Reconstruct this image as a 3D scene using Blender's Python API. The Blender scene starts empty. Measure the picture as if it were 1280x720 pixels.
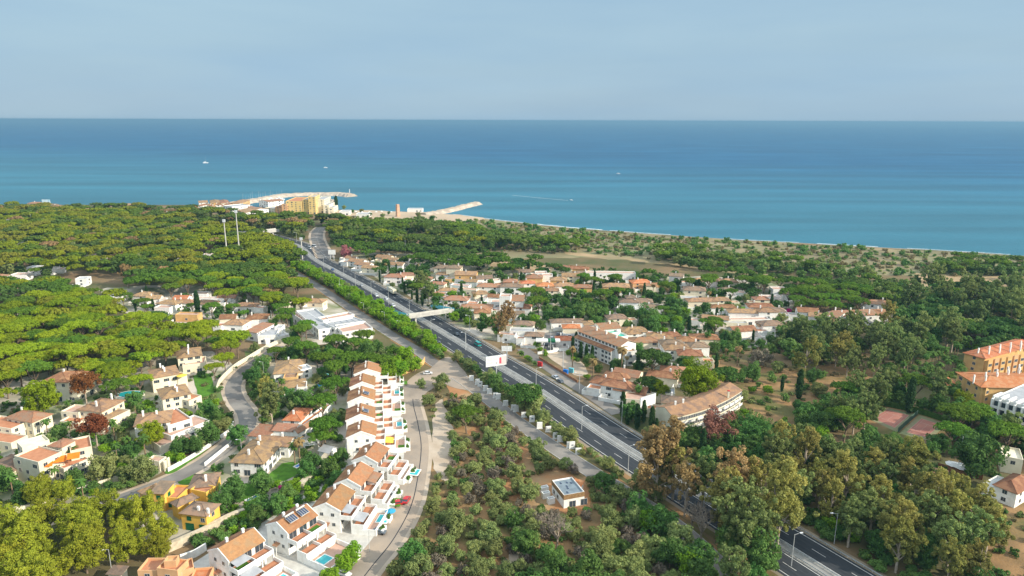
import bpy, bmesh, math, random
import numpy as np
from mathutils import Matrix, Vector
R = math.radians
scene = bpy.context.scene
col = scene.collection
# ---------------------------------------------------------------- camera
FPX, CAMH, PITCH, ROLL = 865.0, 120.0, R(13.62), R(0.18)
camd = bpy.data.cameras.new('camera')
cam = bpy.data.objects.new('camera', camd); col.objects.link(cam)
camd.sensor_width = 36; camd.lens = 36*FPX/1280
camd.clip_start = 1; camd.clip_end = 200000
CM = Matrix.Rotation(math.pi/2-PITCH, 3, 'X') @ Matrix.Rotation(ROLL, 3, 'Z')
cam.matrix_world = Matrix.Translation((0, 0, CAMH)) @ CM.to_4x4()
scene.camera = cam
# ---------------------------------------------------------------- light
SUN_EL, SUN_AZ = R(27), R(-22)            # azimuth measured from +X, towards the camera side
sv = Vector((math.cos(SUN_AZ)*math.cos(SUN_EL), math.sin(SUN_AZ)*math.cos(SUN_EL), math.sin(SUN_EL)))
sd = bpy.data.lights.new('sun', 'SUN'); sd.energy = 4.4; sd.angle = R(0.6); sd.color = (1, .91, .77)
so = bpy.data.objects.new('sun', sd); col.objects.link(so)
so.rotation_euler = sv.to_track_quat('Z', 'Y').to_euler()
w = bpy.data.worlds.new('World'); scene.world = w; w.use_nodes = True
nt = w.node_tree; nt.nodes.clear()
sky = nt.nodes.new('ShaderNodeTexSky'); sky.sky_type = 'NISHITA'; sky.sun_disc = False
sky.sun_elevation = SUN_EL; sky.sun_rotation = math.pi/2 - SUN_AZ
sky.altitude = 100; sky.air_density = 1.6; sky.dust_density = 1.2; sky.ozone_density = 3.2
bg = nt.nodes.new('ShaderNodeBackground'); bg.inputs[1].default_value = 0.10
wo = nt.nodes.new('ShaderNodeOutputWorld')
# thin veil of high cloud over the clear sky
tc = nt.nodes.new('ShaderNodeTexCoord'); mp = nt.nodes.new('ShaderNodeMapping'); mp.inputs['Scale'].default_value = (1.2, 1.2, 9)
cn = nt.nodes.new('ShaderNodeTexNoise'); cn.inputs['Scale'].default_value = 1.6; cn.inputs['Detail'].default_value = 5
cr = nt.nodes.new('ShaderNodeMapRange'); cr.inputs[1].default_value = .35; cr.inputs[2].default_value = .75; cr.inputs[3].default_value = .86; cr.inputs[4].default_value = .97
mx = nt.nodes.new('ShaderNodeMix'); mx.data_type = 'RGBA'; mx.inputs[7].default_value = (2.5, 3.8, 5.0, 1)
L = nt.links.new
L(tc.outputs['Generated'], mp.inputs[0]); L(mp.outputs[0], cn.inputs[0]); L(cn.outputs[0], cr.inputs[0])
mp3 = nt.nodes.new('ShaderNodeMapping'); mp3.inputs['Scale'].default_value = (2.2, 2.2, 14); mp3.inputs['Rotation'].default_value = (0, .05, .3)
c3 = nt.nodes.new('ShaderNodeTexNoise'); c3.inputs['Scale'].default_value = 1.1; c3.inputs['Detail'].default_value = 7; c3.inputs['Roughness'].default_value = .55
r3_ = nt.nodes.new('ShaderNodeMapRange'); r3_.inputs[1].default_value = .38; r3_.inputs[2].default_value = .7
mc = nt.nodes.new('ShaderNodeMix'); mc.data_type = 'RGBA'; mc.inputs[6].default_value = (2.6, 3.95, 5.2, 1); mc.inputs[7].default_value = (2.95, 4.3, 5.4, 1)
L(tc.outputs['Generated'], mp3.inputs[0]); L(mp3.outputs[0], c3.inputs[0]); L(c3.outputs[0], r3_.inputs[0]); L(r3_.outputs[0], mc.inputs[0]); L(mc.outputs[2], mx.inputs[7])
# unseen sky high overhead made brighter and whiter, added as fill for the shadows
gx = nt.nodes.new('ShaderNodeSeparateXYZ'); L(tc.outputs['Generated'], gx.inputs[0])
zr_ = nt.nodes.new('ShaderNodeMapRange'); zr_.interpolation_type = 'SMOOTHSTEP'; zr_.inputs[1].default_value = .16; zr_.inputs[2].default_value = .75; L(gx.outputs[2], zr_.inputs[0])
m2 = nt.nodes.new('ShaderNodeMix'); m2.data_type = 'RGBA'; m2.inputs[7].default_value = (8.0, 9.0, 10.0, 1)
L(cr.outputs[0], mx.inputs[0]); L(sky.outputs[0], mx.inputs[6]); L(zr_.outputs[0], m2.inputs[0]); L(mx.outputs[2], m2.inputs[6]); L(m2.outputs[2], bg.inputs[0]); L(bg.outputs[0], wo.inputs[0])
vs = scene.view_settings; vs.view_transform = 'Standard'; vs.look = 'None'; vs.exposure = 0.45; vs.gamma = 1
# ---------------------------------------------------------------- helpers
def G(px, py, z=0.0):
    d = CM @ Vector(((px-640)/FPX, (360-py)/FPX, -1))
    t = (z-CAMH)/d.z
    return Vector((d.x*t, d.y*t, z))
def link(o, parent=None):
    col.objects.link(o)
    if parent: o.parent = parent
    return o
def tag(o, label, cat, group=None, kind=None):
    if label: o['label'] = label
    if cat: o['category'] = cat
    if group: o['group'] = group
    if kind: o['kind'] = kind
    return o
def empty(name, loc, rz=0.0):
    o = bpy.data.objects.new(name, None); o.location = loc; o.rotation_euler.z = rz
    o.empty_display_size = .5
    return link(o)
def inst(name, mesh, parent=None, loc=(0, 0, 0), rz=0.0, s=(1, 1, 1)):
    o = bpy.data.objects.new(name, mesh); o.location = loc; o.rotation_euler.z = rz; o.scale = s
    return link(o, parent)
class MB:
    def __init__(s): s.v = []; s.f = []; s.m = []
    def face(s, pts, m=0):
        n = len(s.v); s.v += [tuple(p) for p in pts]; s.f.append(tuple(range(n, n+len(pts)))); s.m.append(m)
    def box(s, x0, x1, y0, y1, z0, z1, m=0, bottom=True):
        n = len(s.v)
        s.v += [(x0,y0,z0),(x1,y0,z0),(x1,y1,z0),(x0,y1,z0),(x0,y0,z1),(x1,y0,z1),(x1,y1,z1),(x0,y1,z1)]
        fs = [(4,5,6,7),(0,1,5,4),(1,2,6,5),(2,3,7,6),(3,0,4,7)]
        if bottom: fs.append((3,2,1,0))
        for f in fs: s.f.append(tuple(n+i for i in f)); s.m.append(m)
    def prism(s, poly, z0, z1, m=0, mtop=None):
        a = sum(poly[i][0]*poly[(i+1)%len(poly)][1]-poly[(i+1)%len(poly)][0]*poly[i][1] for i in range(len(poly)))
        if a < 0: poly = poly[::-1]
        k = len(poly); n = len(s.v)
        s.v += [(p[0],p[1],z0) for p in poly]+[(p[0],p[1],z1) for p in poly]
        for i in range(k):
            j = (i+1)%k; s.f.append((n+i,n+j,n+k+j,n+k+i)); s.m.append(m)
        s.f.append(tuple(n+k+i for i in range(k))); s.m.append(m if mtop is None else mtop)
    def tube(s, a, b, r0, r1, k=6, m=0, cap=True):
        a = Vector(a); b = Vector(b); d = (b-a).normalized()
        u = d.orthogonal().normalized(); q = d.cross(u); n = len(s.v)
        for (c, r) in ((a, r0), (b, r1)):
            for i in range(k):
                t = 2*math.pi*i/k; s.v.append(tuple(c+u*math.cos(t)*r+q*math.sin(t)*r))
        for i in range(k):
            j = (i+1)%k; s.f.append((n+i,n+j,n+k+j,n+k+i)); s.m.append(m)
        if cap: s.f.append(tuple(n+k+i for i in range(k))); s.m.append(m)
    def slab(s, quad, th, m=0):
        """thick sheet: quad (3D, ccw from above) extruded downwards"""
        n = len(s.v); k = len(quad)
        s.v += [tuple(p) for p in quad]+[(p[0],p[1],p[2]-th) for p in quad]
        s.f.append(tuple(n+i for i in range(k))); s.m.append(m)
        s.f.append(tuple(n+k+i for i in range(k))[::-1]); s.m.append(m)
        for i in range(k):
            j = (i+1)%k; s.f.append((n+i,n+k+i,n+k+j,n+j)); s.m.append(m)
    def mesh(s, name, mats):
        me = bpy.data.meshes.new(name); me.from_pydata(s.v, [], s.f)
        for m in (mats if isinstance(mats, (list, tuple)) else [mats]): me.materials.append(m)
        me.polygons.foreach_set('material_index', s.m); me.update()
        return me
    def build(s, name, mats, parent=None, loc=(0,0,0), rz=0.0):
        return inst(name, s.mesh(name, mats), parent, loc, rz)
# ---------------------------------------------------------------- materials
def mat(name, c1, c2=None, scale=1.0, rough=.85, detail=4, spec=.2, bump=0, bscale=8, lo=.35, hi=.65, hue=0.0, coord='Object', obj=0.0, trans=0.0, mul=None, c3=None, s3=.1):
    m = bpy.data.materials.new(name); m.use_nodes = True; t = m.node_tree; t.nodes.clear(); N = t.nodes.new; K = t.links.new
    out = N('ShaderNodeOutputMaterial'); b = N('ShaderNodeBsdfPrincipled')
    b.inputs['Roughness'].default_value = rough; b.inputs['Specular IOR Level'].default_value = spec
    c2 = c2 or tuple(x*.8 for x in c1)
    if coord == 'Position':
        g = N('ShaderNodeNewGeometry'); cs = g.outputs['Position']
    else:
        g = N('ShaderNodeTexCoord'); cs = g.outputs[coord]
    n = N('ShaderNodeTexNoise'); n.inputs['Scale'].default_value = scale; n.inputs['Detail'].default_value = detail; K(cs, n.inputs['Vector'])
    r = N('ShaderNodeMapRange'); r.inputs[1].default_value = lo; r.inputs[2].default_value = hi; K(n.outputs[0], r.inputs[0])
    x = N('ShaderNodeMix'); x.data_type = 'RGBA'; x.inputs[6].default_value = (*c1, 1); x.inputs[7].default_value = (*c2, 1); K(r.outputs[0], x.inputs[0])
    last = x.outputs[2]
    if c3:
        n3 = N('ShaderNodeTexNoise'); n3.inputs['Scale'].default_value = s3; n3.inputs['Detail'].default_value = 5; K(cs, n3.inputs['Vector'])
        r3 = N('ShaderNodeMapRange'); r3.inputs[1].default_value = .47; r3.inputs[2].default_value = .6; K(n3.outputs[0], r3.inputs[0])
        x3 = N('ShaderNodeMix'); x3.data_type = 'RGBA'; K(r3.outputs[0], x3.inputs[0]); K(last, x3.inputs[6]); x3.inputs[7].default_value = (*c3, 1); last = x3.outputs[2]
    if obj or hue:
        oi = N('ShaderNodeObjectInfo'); h = N('ShaderNodeHueSaturation')
        if hue:
            a = N('ShaderNodeMapRange'); a.inputs[3].default_value = .5-hue; a.inputs[4].default_value = .5+hue; K(oi.outputs['Random'], a.inputs[0]); K(a.outputs[0], h.inputs['Hue'])
        if obj:
            mu = N('ShaderNodeMath'); mu.operation = 'MULTIPLY'; mu.inputs[1].default_value = 7.31; K(oi.outputs['Random'], mu.inputs[0])
            fr = N('ShaderNodeMath'); fr.operation = 'FRACT'; K(mu.outputs[0], fr.inputs[0])
            a = N('ShaderNodeMapRange'); a.inputs[3].default_value = 1-obj; a.inputs[4].default_value = 1+obj; K(fr.outputs[0], a.inputs[0]); K(a.outputs[0], h.inputs['Value'])
        K(last, h.inputs['Color']); last = h.outputs[0]
    K(last, b.inputs['Base Color'])
    if bump:
        bn = N('ShaderNodeTexNoise'); bn.inputs['Scale'].default_value = bscale; bn.inputs['Detail'].default_value = 6; K(cs, bn.inputs['Vector'])
        bu = N('ShaderNodeBump'); bu.inputs['Strength'].default_value = bump; bu.inputs['Distance'].default_value = .3; K(bn.outputs[0], bu.inputs['Height']); K(bu.outputs[0], b.inputs['Normal'])
    if trans:
        tr = N('ShaderNodeBsdfTranslucent'); ms = N('ShaderNodeMixShader'); ms.inputs[0].default_value = trans
        K(last, tr.inputs[0]); K(b.outputs[0], ms.inputs[1]); K(tr.outputs[0], ms.inputs[2]); K(ms.outputs[0], out.inputs[0])
    else: K(b.outputs[0], out.inputs[0])
    return m
def tiles(name, c1, c2, c3):
    """clay tiles: rows of half-round tiles, blotches of lichen and newer patches"""
    m = mat(name, c1, c2, scale=1.3, rough=.9, hue=.008, obj=.12, c3=c3, s3=.45)
    t = m.node_tree; b = next(n for n in t.nodes if n.type == 'BSDF_PRINCIPLED')
    g = t.nodes.new('ShaderNodeTexCoord'); wv = t.nodes.new('ShaderNodeTexWave'); wv.inputs['Scale'].default_value = 1.1; wv.bands_direction = 'X'
    wv.inputs['Distortion'].default_value = .6
    t.links.new(g.outputs['Object'], wv.inputs[0]); bu = t.nodes.new('ShaderNodeBump'); bu.inputs['Strength'].default_value = .5; bu.inputs['Distance'].default_value = .12
    t.links.new(wv.outputs[0], bu.inputs['Height']); t.links.new(bu.outputs[0], b.inputs['Normal'])
    return m
M = {}
M['white'] = mat('white_render', (.87,.86,.82), (.79,.77,.72), .35, obj=.05, lo=.3, hi=.9, c3=(.76,.74,.68), s3=.7)
M['cream'] = mat('cream_render', (.80,.74,.57), (.70,.63,.47), .35, obj=.05)
M['yellow'] = mat('yellow_render', (.80,.50,.10), (.68,.40,.08), .35)
M['ochre'] = mat('ochre_render', (.72,.47,.20), (.60,.37,.15), .35)
M['peach'] = mat('peach_render', (.70,.42,.22), (.60,.34,.17), .3)
M['stonewall'] = mat('pale_stone_wall', (.62,.54,.40), (.45,.38,.27), .8)
M['tan_roof'] = tiles('sandy_roof_tiles', (.43,.27,.145), (.34,.205,.11), (.27,.18,.12))
M['brown_roof'] = tiles('brown_roof_tiles', (.31,.15,.08), (.23,.11,.06), (.36,.19,.10))
M['terra_roof'] = tiles('terracotta_roof_tiles', (.41,.205,.12), (.32,.16,.095), (.33,.21,.14))
M['red_roof'] = tiles('red_roof_tiles', (.55,.20,.09), (.46,.16,.07), (.54,.25,.13))
M['grey_roof'] = tiles('weathered_roof_tiles', (.24,.18,.13), (.19,.14,.10), (.30,.20,.13))
M['dark_wood_roof'] = tiles('dark_brown_roof_tiles', (.17,.09,.06), (.13,.07,.045), (.20,.11,.07))
M['flat_grey'] = mat('grey_flat_roof', (.42,.43,.44), (.34,.35,.36), .4)
M['terracotta'] = mat('terracotta_paving', (.52,.24,.13), (.44,.19,.10), .6)
M['pinkpave'] = mat('pink_paving', (.52,.34,.26), (.45,.29,.22), .5)
M['glass'] = mat('dark_glass', (.035,.05,.06), (.05,.07,.09), 1, rough=.12, spec=.6)
M['frame'] = mat('window_frame', (.6,.58,.54), None, 2)
M['green_door'] = mat('green_shutter', (.01,.13,.055), None, 2, rough=.5)
M['wood'] = mat('brown_wood', (.22,.10,.05), None, 2)
M['metal'] = mat('galvanised_metal', (.50,.52,.52), (.4,.42,.42), 1, rough=.5, spec=.5)
M['darkmetal'] = mat('dark_metal', (.06,.07,.08), None, 1, rough=.5)
M['concrete'] = mat('pale_concrete', (.58,.56,.50), (.46,.44,.40), .5)
M['pool'] = mat('blue_pool_water', (.0,.13,.42), (.0,.18,.50), .5, rough=.05, spec=.5)
M['tpool'] = mat('turquoise_pool_water', (.02,.38,.42), (.02,.45,.48), .6, rough=.05, spec=.5)
M['solar'] = mat('solar_panel', (.03,.05,.09), (.05,.07,.12), 1, rough=.2, spec=.6)
M['lawn'] = mat('lawn_grass', (.09,.22,.02), (.06,.15,.015), .5, rough=.95)
M['hedge'] = mat('hedge_leaves', (.085,.17,.025), (.04,.09,.015), 1.6, trans=.15)
M['asphalt'] = mat('dark_asphalt', (.032,.037,.043), (.045,.05,.056), .15, rough=.85)
M['oldasphalt'] = mat('worn_asphalt', (.35,.29,.23), (.27,.225,.18), .12, rough=.9, coord='Position', c3=(.40,.315,.235), s3=.05)
M['greyasphalt'] = mat('grey_asphalt', (.19,.18,.165), (.28,.255,.225), .1, rough=.9, coord='Position', c3=(.17,.155,.14), s3=.04)
M['paint'] = mat('road_paint', (.72,.72,.68), (.55,.55,.52), .5)
M['kerb'] = mat('kerb_stone', (.42,.40,.36), None, .5)
M['sand'] = mat('beach_sand', (.52,.40,.27), (.44,.34,.23), .02, coord='Position')
M['palesand'] = mat('pale_sandy_path', (.52,.43,.33), (.42,.33,.24), .15, coord='Position')
M['dirt'] = mat('orange_dirt', (.43,.22,.10), (.33,.16,.07), .12, coord='Position', c3=(.38,.25,.13), s3=.07, bump=.3, bscale=.8)
M['drygrass'] = mat('dry_grass', (.34,.20,.09), (.20,.13,.06), .10, coord='Position', c3=(.13,.12,.04), s3=.05, bump=.4, bscale=1.2)
M['rock'] = mat('breakwater_rock', (.55,.46,.36), (.36,.30,.24), .12, coord='Position', bump=.6, bscale=.4)
M['red'] = mat('red_paint', (.55,.02,.025), None, 1, rough=.25, spec=.5)
M['carwhite'] = mat('white_paint', (.75,.76,.77), None, 1, rough=.25, spec=.5)
M['cargrey'] = mat('grey_paint', (.13,.15,.17), None, 1, rough=.25, spec=.5)
M['carsilver'] = mat('silver_paint', (.45,.47,.49), None, 1, rough=.25, spec=.5)
M['carblue'] = mat('blue_paint', (.03,.08,.2), None, 1, rough=.25, spec=.5)
M['cargreen'] = mat('teal_paint', (.03,.32,.30), None, 1, rough=.3, spec=.5)
M['tyre'] = mat('tyre_rubber', (.02,.02,.02), None, 1)
M['orange'] = mat('orange_canvas', (.85,.22,.02), None, 1)
M['bluecloth'] = mat('blue_canvas', (.02,.2,.65), None, 1)
M['yellowcloth'] = mat('yellow_canvas', (.85,.6,.08), None, 1)
M['redcloth'] = mat('red_canvas', (.6,.05,.05), None, 1)
M['greenglass'] = mat('green_glass_screen', (.03,.50,.36), None, 1, rough=.2, spec=.5)
M['tealrail'] = mat('teal_railing', (.12,.42,.48), (.18,.48,.52), 1)
M['court_green'] = mat('court_green', (.20,.22,.11), (.26,.22,.13), .12, coord='Position')
M['court_red'] = mat('court_red', (.40,.18,.13), (.33,.14,.11), .12, coord='Position')
M['tanterra'] = tiles('tan_terracotta_tiles', (.42,.21,.10), (.34,.165,.08), (.34,.20,.11))
M['flat_blue'] = mat('blue_grey_roof', (.22,.27,.30), (.16,.20,.23), .5)
M['wood_tan'] = mat('tan_wood_fascia', (.30,.19,.09), (.22,.13,.06), 1)
M['court_net'] = mat('green_mesh', (.08,.14,.10), None, 2)
M['tealcloth'] = mat('teal_canvas', (.05,.35,.55), None, 1)
M['bark'] = mat('bark', (.26,.20,.14), (.13,.09,.06), 2, rough=.95)
M['palebark'] = mat('pale_bark', (.50,.42,.33), (.35,.28,.21), 1.5, rough=.95)
M['palmbark'] = mat('palm_bark', (.30,.21,.13), (.2,.14,.08), 2, rough=.95)
HAZE = 0.00010
def leaf(name, a, b, hue=.012, obj=.16, sc=.09, tr=.3, c3=None):
    return mat(name, a, b, sc, rough=.8, spec=.12, hue=hue, obj=obj, trans=tr, lo=.3, hi=.7, c3=c3, s3=.016)
M['l_pine'] = leaf('pine_needles', (.27,.35,.016), (.17,.25,.014), hue=.015, obj=.22, c3=(.25,.27,.03))
M['l_pineg'] = leaf('green_pine_needles', (.15,.26,.026), (.09,.18,.022), hue=.015, obj=.22, c3=(.10,.17,.035))
M['l_pined'] = leaf('dark_pine_needles', (.08,.17,.03), (.05,.11,.022))
M['l_dead'] = leaf('dead_brown_needles', (.30,.11,.035), (.20,.08,.03), sc=.5)
M['l_broad'] = leaf('broad_leaves', (.135,.25,.055), (.08,.17,.042), hue=.02, obj=.25)
M['l_olive'] = leaf('olive_leaves', (.29,.33,.11), (.19,.245,.08), hue=.02, obj=.25)
M['l_euc'] = leaf('yellowing_leaves', (.37,.335,.085), (.23,.25,.075), hue=.015, obj=.2)
M['l_eucg'] = leaf('grey_green_leaves', (.26,.32,.10), (.17,.23,.075), hue=.015, obj=.2)
M['l_tan'] = leaf('tan_leaves', (.44,.30,.13), (.30,.22,.09), hue=.01, obj=.15)
M['l_bright'] = leaf('bright_leaves', (.24,.40,.025), (.13,.27,.02), hue=.01, obj=.15)
M['l_cyp'] = leaf('cypress_leaves', (.05,.11,.03), (.03,.07,.02), hue=.01, obj=.15)
M['l_palm'] = leaf('palm_leaves', (.12,.22,.04), (.07,.14,.03), hue=.01, obj=.15)
M['l_palmd'] = leaf('dry_palm_leaves', (.34,.25,.10), (.26,.18,.07))
M['l_pink'] = leaf('pink_blossom', (.55,.22,.25), (.42,.14,.18), obj=.05)
M['l_mag'] = leaf('magenta_blossom', (.60,.03,.30), (.40,.02,.2), obj=.05)
M['l_red'] = leaf('red_brown_leaves', (.36,.16,.12), (.22,.10,.07), obj=.05)
M['l_greyb'] = leaf('grey_twigs', (.26,.22,.16), (.18,.15,.11))
M['l_dry'] = leaf('dry_brush', (.30,.24,.12), (.2,.17,.08))
M['l_aleppo'] = leaf('aleppo_pine_needles', (.36,.37,.03), (.23,.26,.024))
M['tan_track'] = mat('tan_track', (.44,.31,.18), (.34,.25,.13), .06, coord='Position', c3=(.25,.21,.11), s3=.02)
M['deadwood'] = mat('dead_wood', (.33,.27,.21), (.22,.18,.14), 1.5)
M['paleyellow'] = mat('sunny_yellow_render', (.78,.58,.24), (.70,.50,.19), .3)
M['track'] = mat('tyre_worn_asphalt', (.052,.056,.062), (.04,.045,.05), .6)
# ---------------------------------------------------------------- ground, sea, roads
def catmull(P, n=6):
    P = [Vector((p[0], p[1])) for p in P]; Q = [2*P[0]-P[1]]+P+[2*P[-1]-P[-2]]; out = []
    for i in range(1, len(Q)-2):
        a, b, c, d = Q[i-1:i+3]
        for k in range(n):
            t = k/n
            out.append(.5*((2*b)+(c-a)*t+(2*a-5*b+4*c-d)*t*t+(3*b-a-3*c+d)*t**3))
    out.append(Q[-2]); return out
def offs(P, d):
    o = []
    for i, p in enumerate(P):
        t = (P[min(i+1, len(P)-1)]-P[max(i-1, 0)]).normalized()
        o.append(p+Vector((t.y, -t.x))*d)          # right of travel for d>0
    return o
def pxs(L, z=0): return [G(a, b, z).xy for a, b in L]
def ribbon(name, path, a, b, z, m, kind='structure', h=0):
    A = offs(path, a); B = offs(path, b); mb = MB()
    for i in range(len(path)-1):
        q = [(*A[i], z), (*B[i], z), (*B[i+1], z), (*A[i+1], z)]
        e = (B[i]-A[i]).cross(A[i+1]-A[i])
        if e < 0: q = q[::-1]
        if h: mb.slab(q, h)
        else: mb.face(q)
    o = mb.build(name, m)
    if kind: o['kind'] = kind
    return o
def patch(name, L, z, m, rough=0.0, seed=1, px=True):
    """flat sheet with an uneven edge"""
    P = catmull(pxs(L)+[G(*L[0]).xy] if px else L+[L[0]], 5)[:-1] if rough else (pxs(L) if px else [Vector(p) for p in L])
    rnd = random.Random(seed)
    if rough:
        Q = []
        for i, p in enumerate(P):
            r_ = min(rough, .35*(P[(i+1) % len(P)]-p).length, .35*(P[i-1]-p).length); Q.append(p+Vector((rnd.uniform(-r_, r_), rnd.uniform(-r_, r_))))
        P = Q
    bm = bmesh.new(); vs_ = [bm.verts.new((p.x, p.y, z)) for p in P]
    f = bm.faces.new(vs_); f.normal_update()
    if f.normal.z < 0: f.normal_flip()
    bmesh.ops.triangulate(bm, faces=[f]); me = bpy.data.meshes.new(name); bm.to_mesh(me); bm.free()
    me.materials.append(m); o = inst(name, me); o['kind'] = 'structure'; return o
M['vergesand'] = mat('dusty_verge', (.36,.29,.21), (.24,.20,.14), .1, coord='Position')
M['median'] = mat('median_concrete', (.36,.35,.32), (.25,.245,.23), .3, coord='Position')
# materials of the setting
M['ground'] = mat('woodland_ground', (.085,.10,.035), (.15,.12,.06), .03, coord='Position', c3=(.22,.15,.08), s3=.018, rough=.95, bump=.4, bscale=.7)
M['dune'] = mat('dune_scrub_ground', (.34,.26,.15), (.17,.19,.09), .035, coord='Position', c3=(.21,.18,.10), s3=.012, rough=.95, detail=8)
M['garden'] = mat('garden_ground', (.42,.36,.28), (.12,.17,.05), .05, coord='Position', c3=(.55,.49,.41), s3=.035, rough=.95)
def sea_mat():
    m = mat('sea_water', (.004,.084,.178), (.008,.104,.210), .004, rough=.5, spec=.14, coord='Position', detail=7, lo=.4, hi=.62)
    t = m.node_tree; N = t.nodes.new; K = t.links.new; b = next(n for n in t.nodes if n.type == 'BSDF_PRINCIPLED')
    g = N('ShaderNodeNewGeometry'); sp = N('ShaderNodeSeparateXYZ'); K(g.outputs['Position'], sp.inputs[0])
    # streaks of wind-ruffled water, stretched along the shore
    mp = N('ShaderNodeMapping'); mp.inputs['Scale'].default_value = (.0016, .011, 1); mp.inputs['Rotation'].default_value = (0, 0, R(8)); K(g.outputs['Position'], mp.inputs[0])
    n = N('ShaderNodeTexNoise'); n.inputs['Scale'].default_value = 1.0; n.inputs['Detail'].default_value = 9; K(mp.outputs[0], n.inputs[0])
    r = N('ShaderNodeMapRange'); r.inputs[1].default_value = .35; r.inputs[2].default_value = .68; r.inputs[3].default_value = .82; r.inputs[4].default_value = 1.2; K(n.outputs[0], r.inputs[0])
    old = b.inputs['Base Color'].links[0].from_socket
    # shallow water by the beach is greener and paler: depth grows away from the coast line
    d = N('ShaderNodeMath'); d.operation = 'MULTIPLY_ADD'; d.inputs[1].default_value = .42; K(sp.outputs[0], d.inputs[0]); K(sp.outputs[1], d.inputs[2])
    q = N('ShaderNodeMapRange'); q.inputs[1].default_value = 800; q.inputs[2].default_value = 2700; q.interpolation_type = 'SMOOTHSTEP'; K(d.outputs[0], q.inputs[0])
    x = N('ShaderNodeMix'); x.data_type = 'RGBA'; x.inputs[6].default_value = (.032,.155,.215, 1); K(q.outputs[0], x.inputs[0]); K(old, x.inputs[7])
    h = N('ShaderNodeHueSaturation'); K(r.outputs[0], h.inputs['Value']); K(x.outputs[2], h.inputs['Color']); K(h.outputs[0], b.inputs['Base Color'])
    mp2 = N('ShaderNodeMapping'); mp2.inputs['Scale'].default_value = (.12, .3, 1); K(g.outputs['Position'], mp2.inputs[0])
    w2 = N('ShaderNodeTexNoise'); w2.inputs['Scale'].default_value = 1; w2.inputs['Detail'].default_value = 6; K(mp2.outputs[0], w2.inputs[0])
    bu = N('ShaderNodeBump'); bu.inputs['Strength'].default_value = .7; bu.inputs['Distance'].default_value = 1.2; K(w2.outputs[0], bu.inputs['Height']); K(bu.outputs[0], b.inputs['Normal'])
    return m
M['sea'] = sea_mat()
sm = MB(); sm.face([(-48000, 300, -1.0), (48000, 300, -1.0), (48000, 40000, -1.0), (-48000, 40000, -1.0)])
sea = sm.build('sea', M['sea']); sea['kind'] = 'structure'
COAST = [(-900,275),(-300,263),(-100,259),(0,256),(120,256),(250,256.5),(300,259.5),(345,262.5),(430,264),(500,265),(560,268),(600,273),(640,277.5),(700,284),(760,288.6),(800,291.5),(900,298.5),(1000,304),(1100,309.5),(1200,315),(1290,320.5),(1500,336),(2200,400)]
cp = catmull(pxs(COAST), 5); rnd = random.Random(3)
cp = [p+Vector((rnd.uniform(-1.5, 1.5), rnd.uniform(-1.5, 1.5))) for p in cp]
land = cp[::-1]
gm = bmesh.new()
ring = [gm.verts.new((p.x, p.y, 0)) for p in cp]+[gm.verts.new(v) for v in ((1500, -120, 0), (-1800, -120, 0))]
f = gm.faces.new(ring); f.normal_update()
if f.normal.z < 0: f.normal_flip()
bmesh.ops.triangulate(gm, faces=[f]); me = bpy.data.meshes.new('ground'); gm.to_mesh(me); gm.free(); me.materials.append(M['ground'])
ground = inst('ground', me); ground['kind'] = 'structure'
# beach: a sloping strip from the land edge down under the water
bmb = MB(); A = offs(cp, 2); B = offs(cp, -13)
for i in range(len(cp)-1):
    bmb.face([(*A[i], .05), (*A[i+1], .05), (*B[i+1], -1.6), (*B[i], -1.6)])
beach = bmb.build('beach', M['sand']); beach['kind'] = 'structure'
M['foam'] = mat('sea_foam', (.8,.82,.8), (.45,.56,.56), .2, coord='Position')
for a0, a1, e in ((50, 62, 1.6), (62, 70, 3), (70, 78, 2), (80, 86, 1.5), (86, 91, 2.5), (92, 100, 1.5), (100, 108, 3)):
    fo = ribbon('surf_line', cp[a0:a1], -10, -10-e, -.97, M['foam'])
patch('beach_front', [(415,263),(440,262.5),(500,264.5),(560,267.5),(606,273.5),(575,277),(530,277),(480,274),(440,272),(415,270)], .03, M['sand'], 4, 4)
patch('dunes', [(440,270),(480,273),(540,275),(600,274),(640,278.5),(700,285),(760,290),(800,292.5),(900,299.5),(1000,305),(1100,310.5),(1200,316),(1290,321.5),(1500,337),(1500,380),(1290,352),(1130,345),(1000,342),(900,337),(820,328),(730,322),(640,322),(560,318),(500,306),(430,290)], .02, M['dune'], 6, 5)
for i, L_ in enumerate(([(706,315),(760,319.5),(830,327),(905,338.5),(985,344),(1060,350),(1140,354),(1230,352.5),(1300,354),(1300,357.5),(1220,356),(1120,359),(1010,350.5),(930,344),(850,332.5),(780,325),(712,318.5)],
        [(508,296),(522,295),(540,300),(530,307),(512,304)], [(540,299),(562,298),(570,304),(552,308)], [(578,304),(600,303),(612,309),(590,311)],
        [(1145,342),(1200,346),(1290,345),(1290,352),(1200,353),(1150,350)],
        [(600,324),(650,330),(700,333),(760,338),(740,345),(680,341),(620,334)])):
    patch('sandy_clearing', L_, .05+.01*i, M['tan_track'] if i in (0, 4, 5) else M['dirt'], 2.5, 10+i)
patch('village_ground', [(430,318),(480,316),(560,320),(660,338),(760,352),(860,345),(950,352),(1000,372),(980,400),(960,430),(880,440),(850,470),(800,455),(690,440),(640,430),(560,405),(520,380),(470,345)], .03, M['garden'], 4, 21)
patch('villa_grounds', [(120,362),(200,356),(330,366),(330,384),(420,372),(470,415),(430,430),(330,425),(250,395),(150,392)], .03, M['garden'], 3, 22)
patch('villa_terrace_ground', [(300,440),(400,440),(440,450),(440,520),(420,600),(350,625),(290,640),(230,680),(150,660),(190,610),(290,560),(330,520)], .03, M['garden'], 2, 23)
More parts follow.
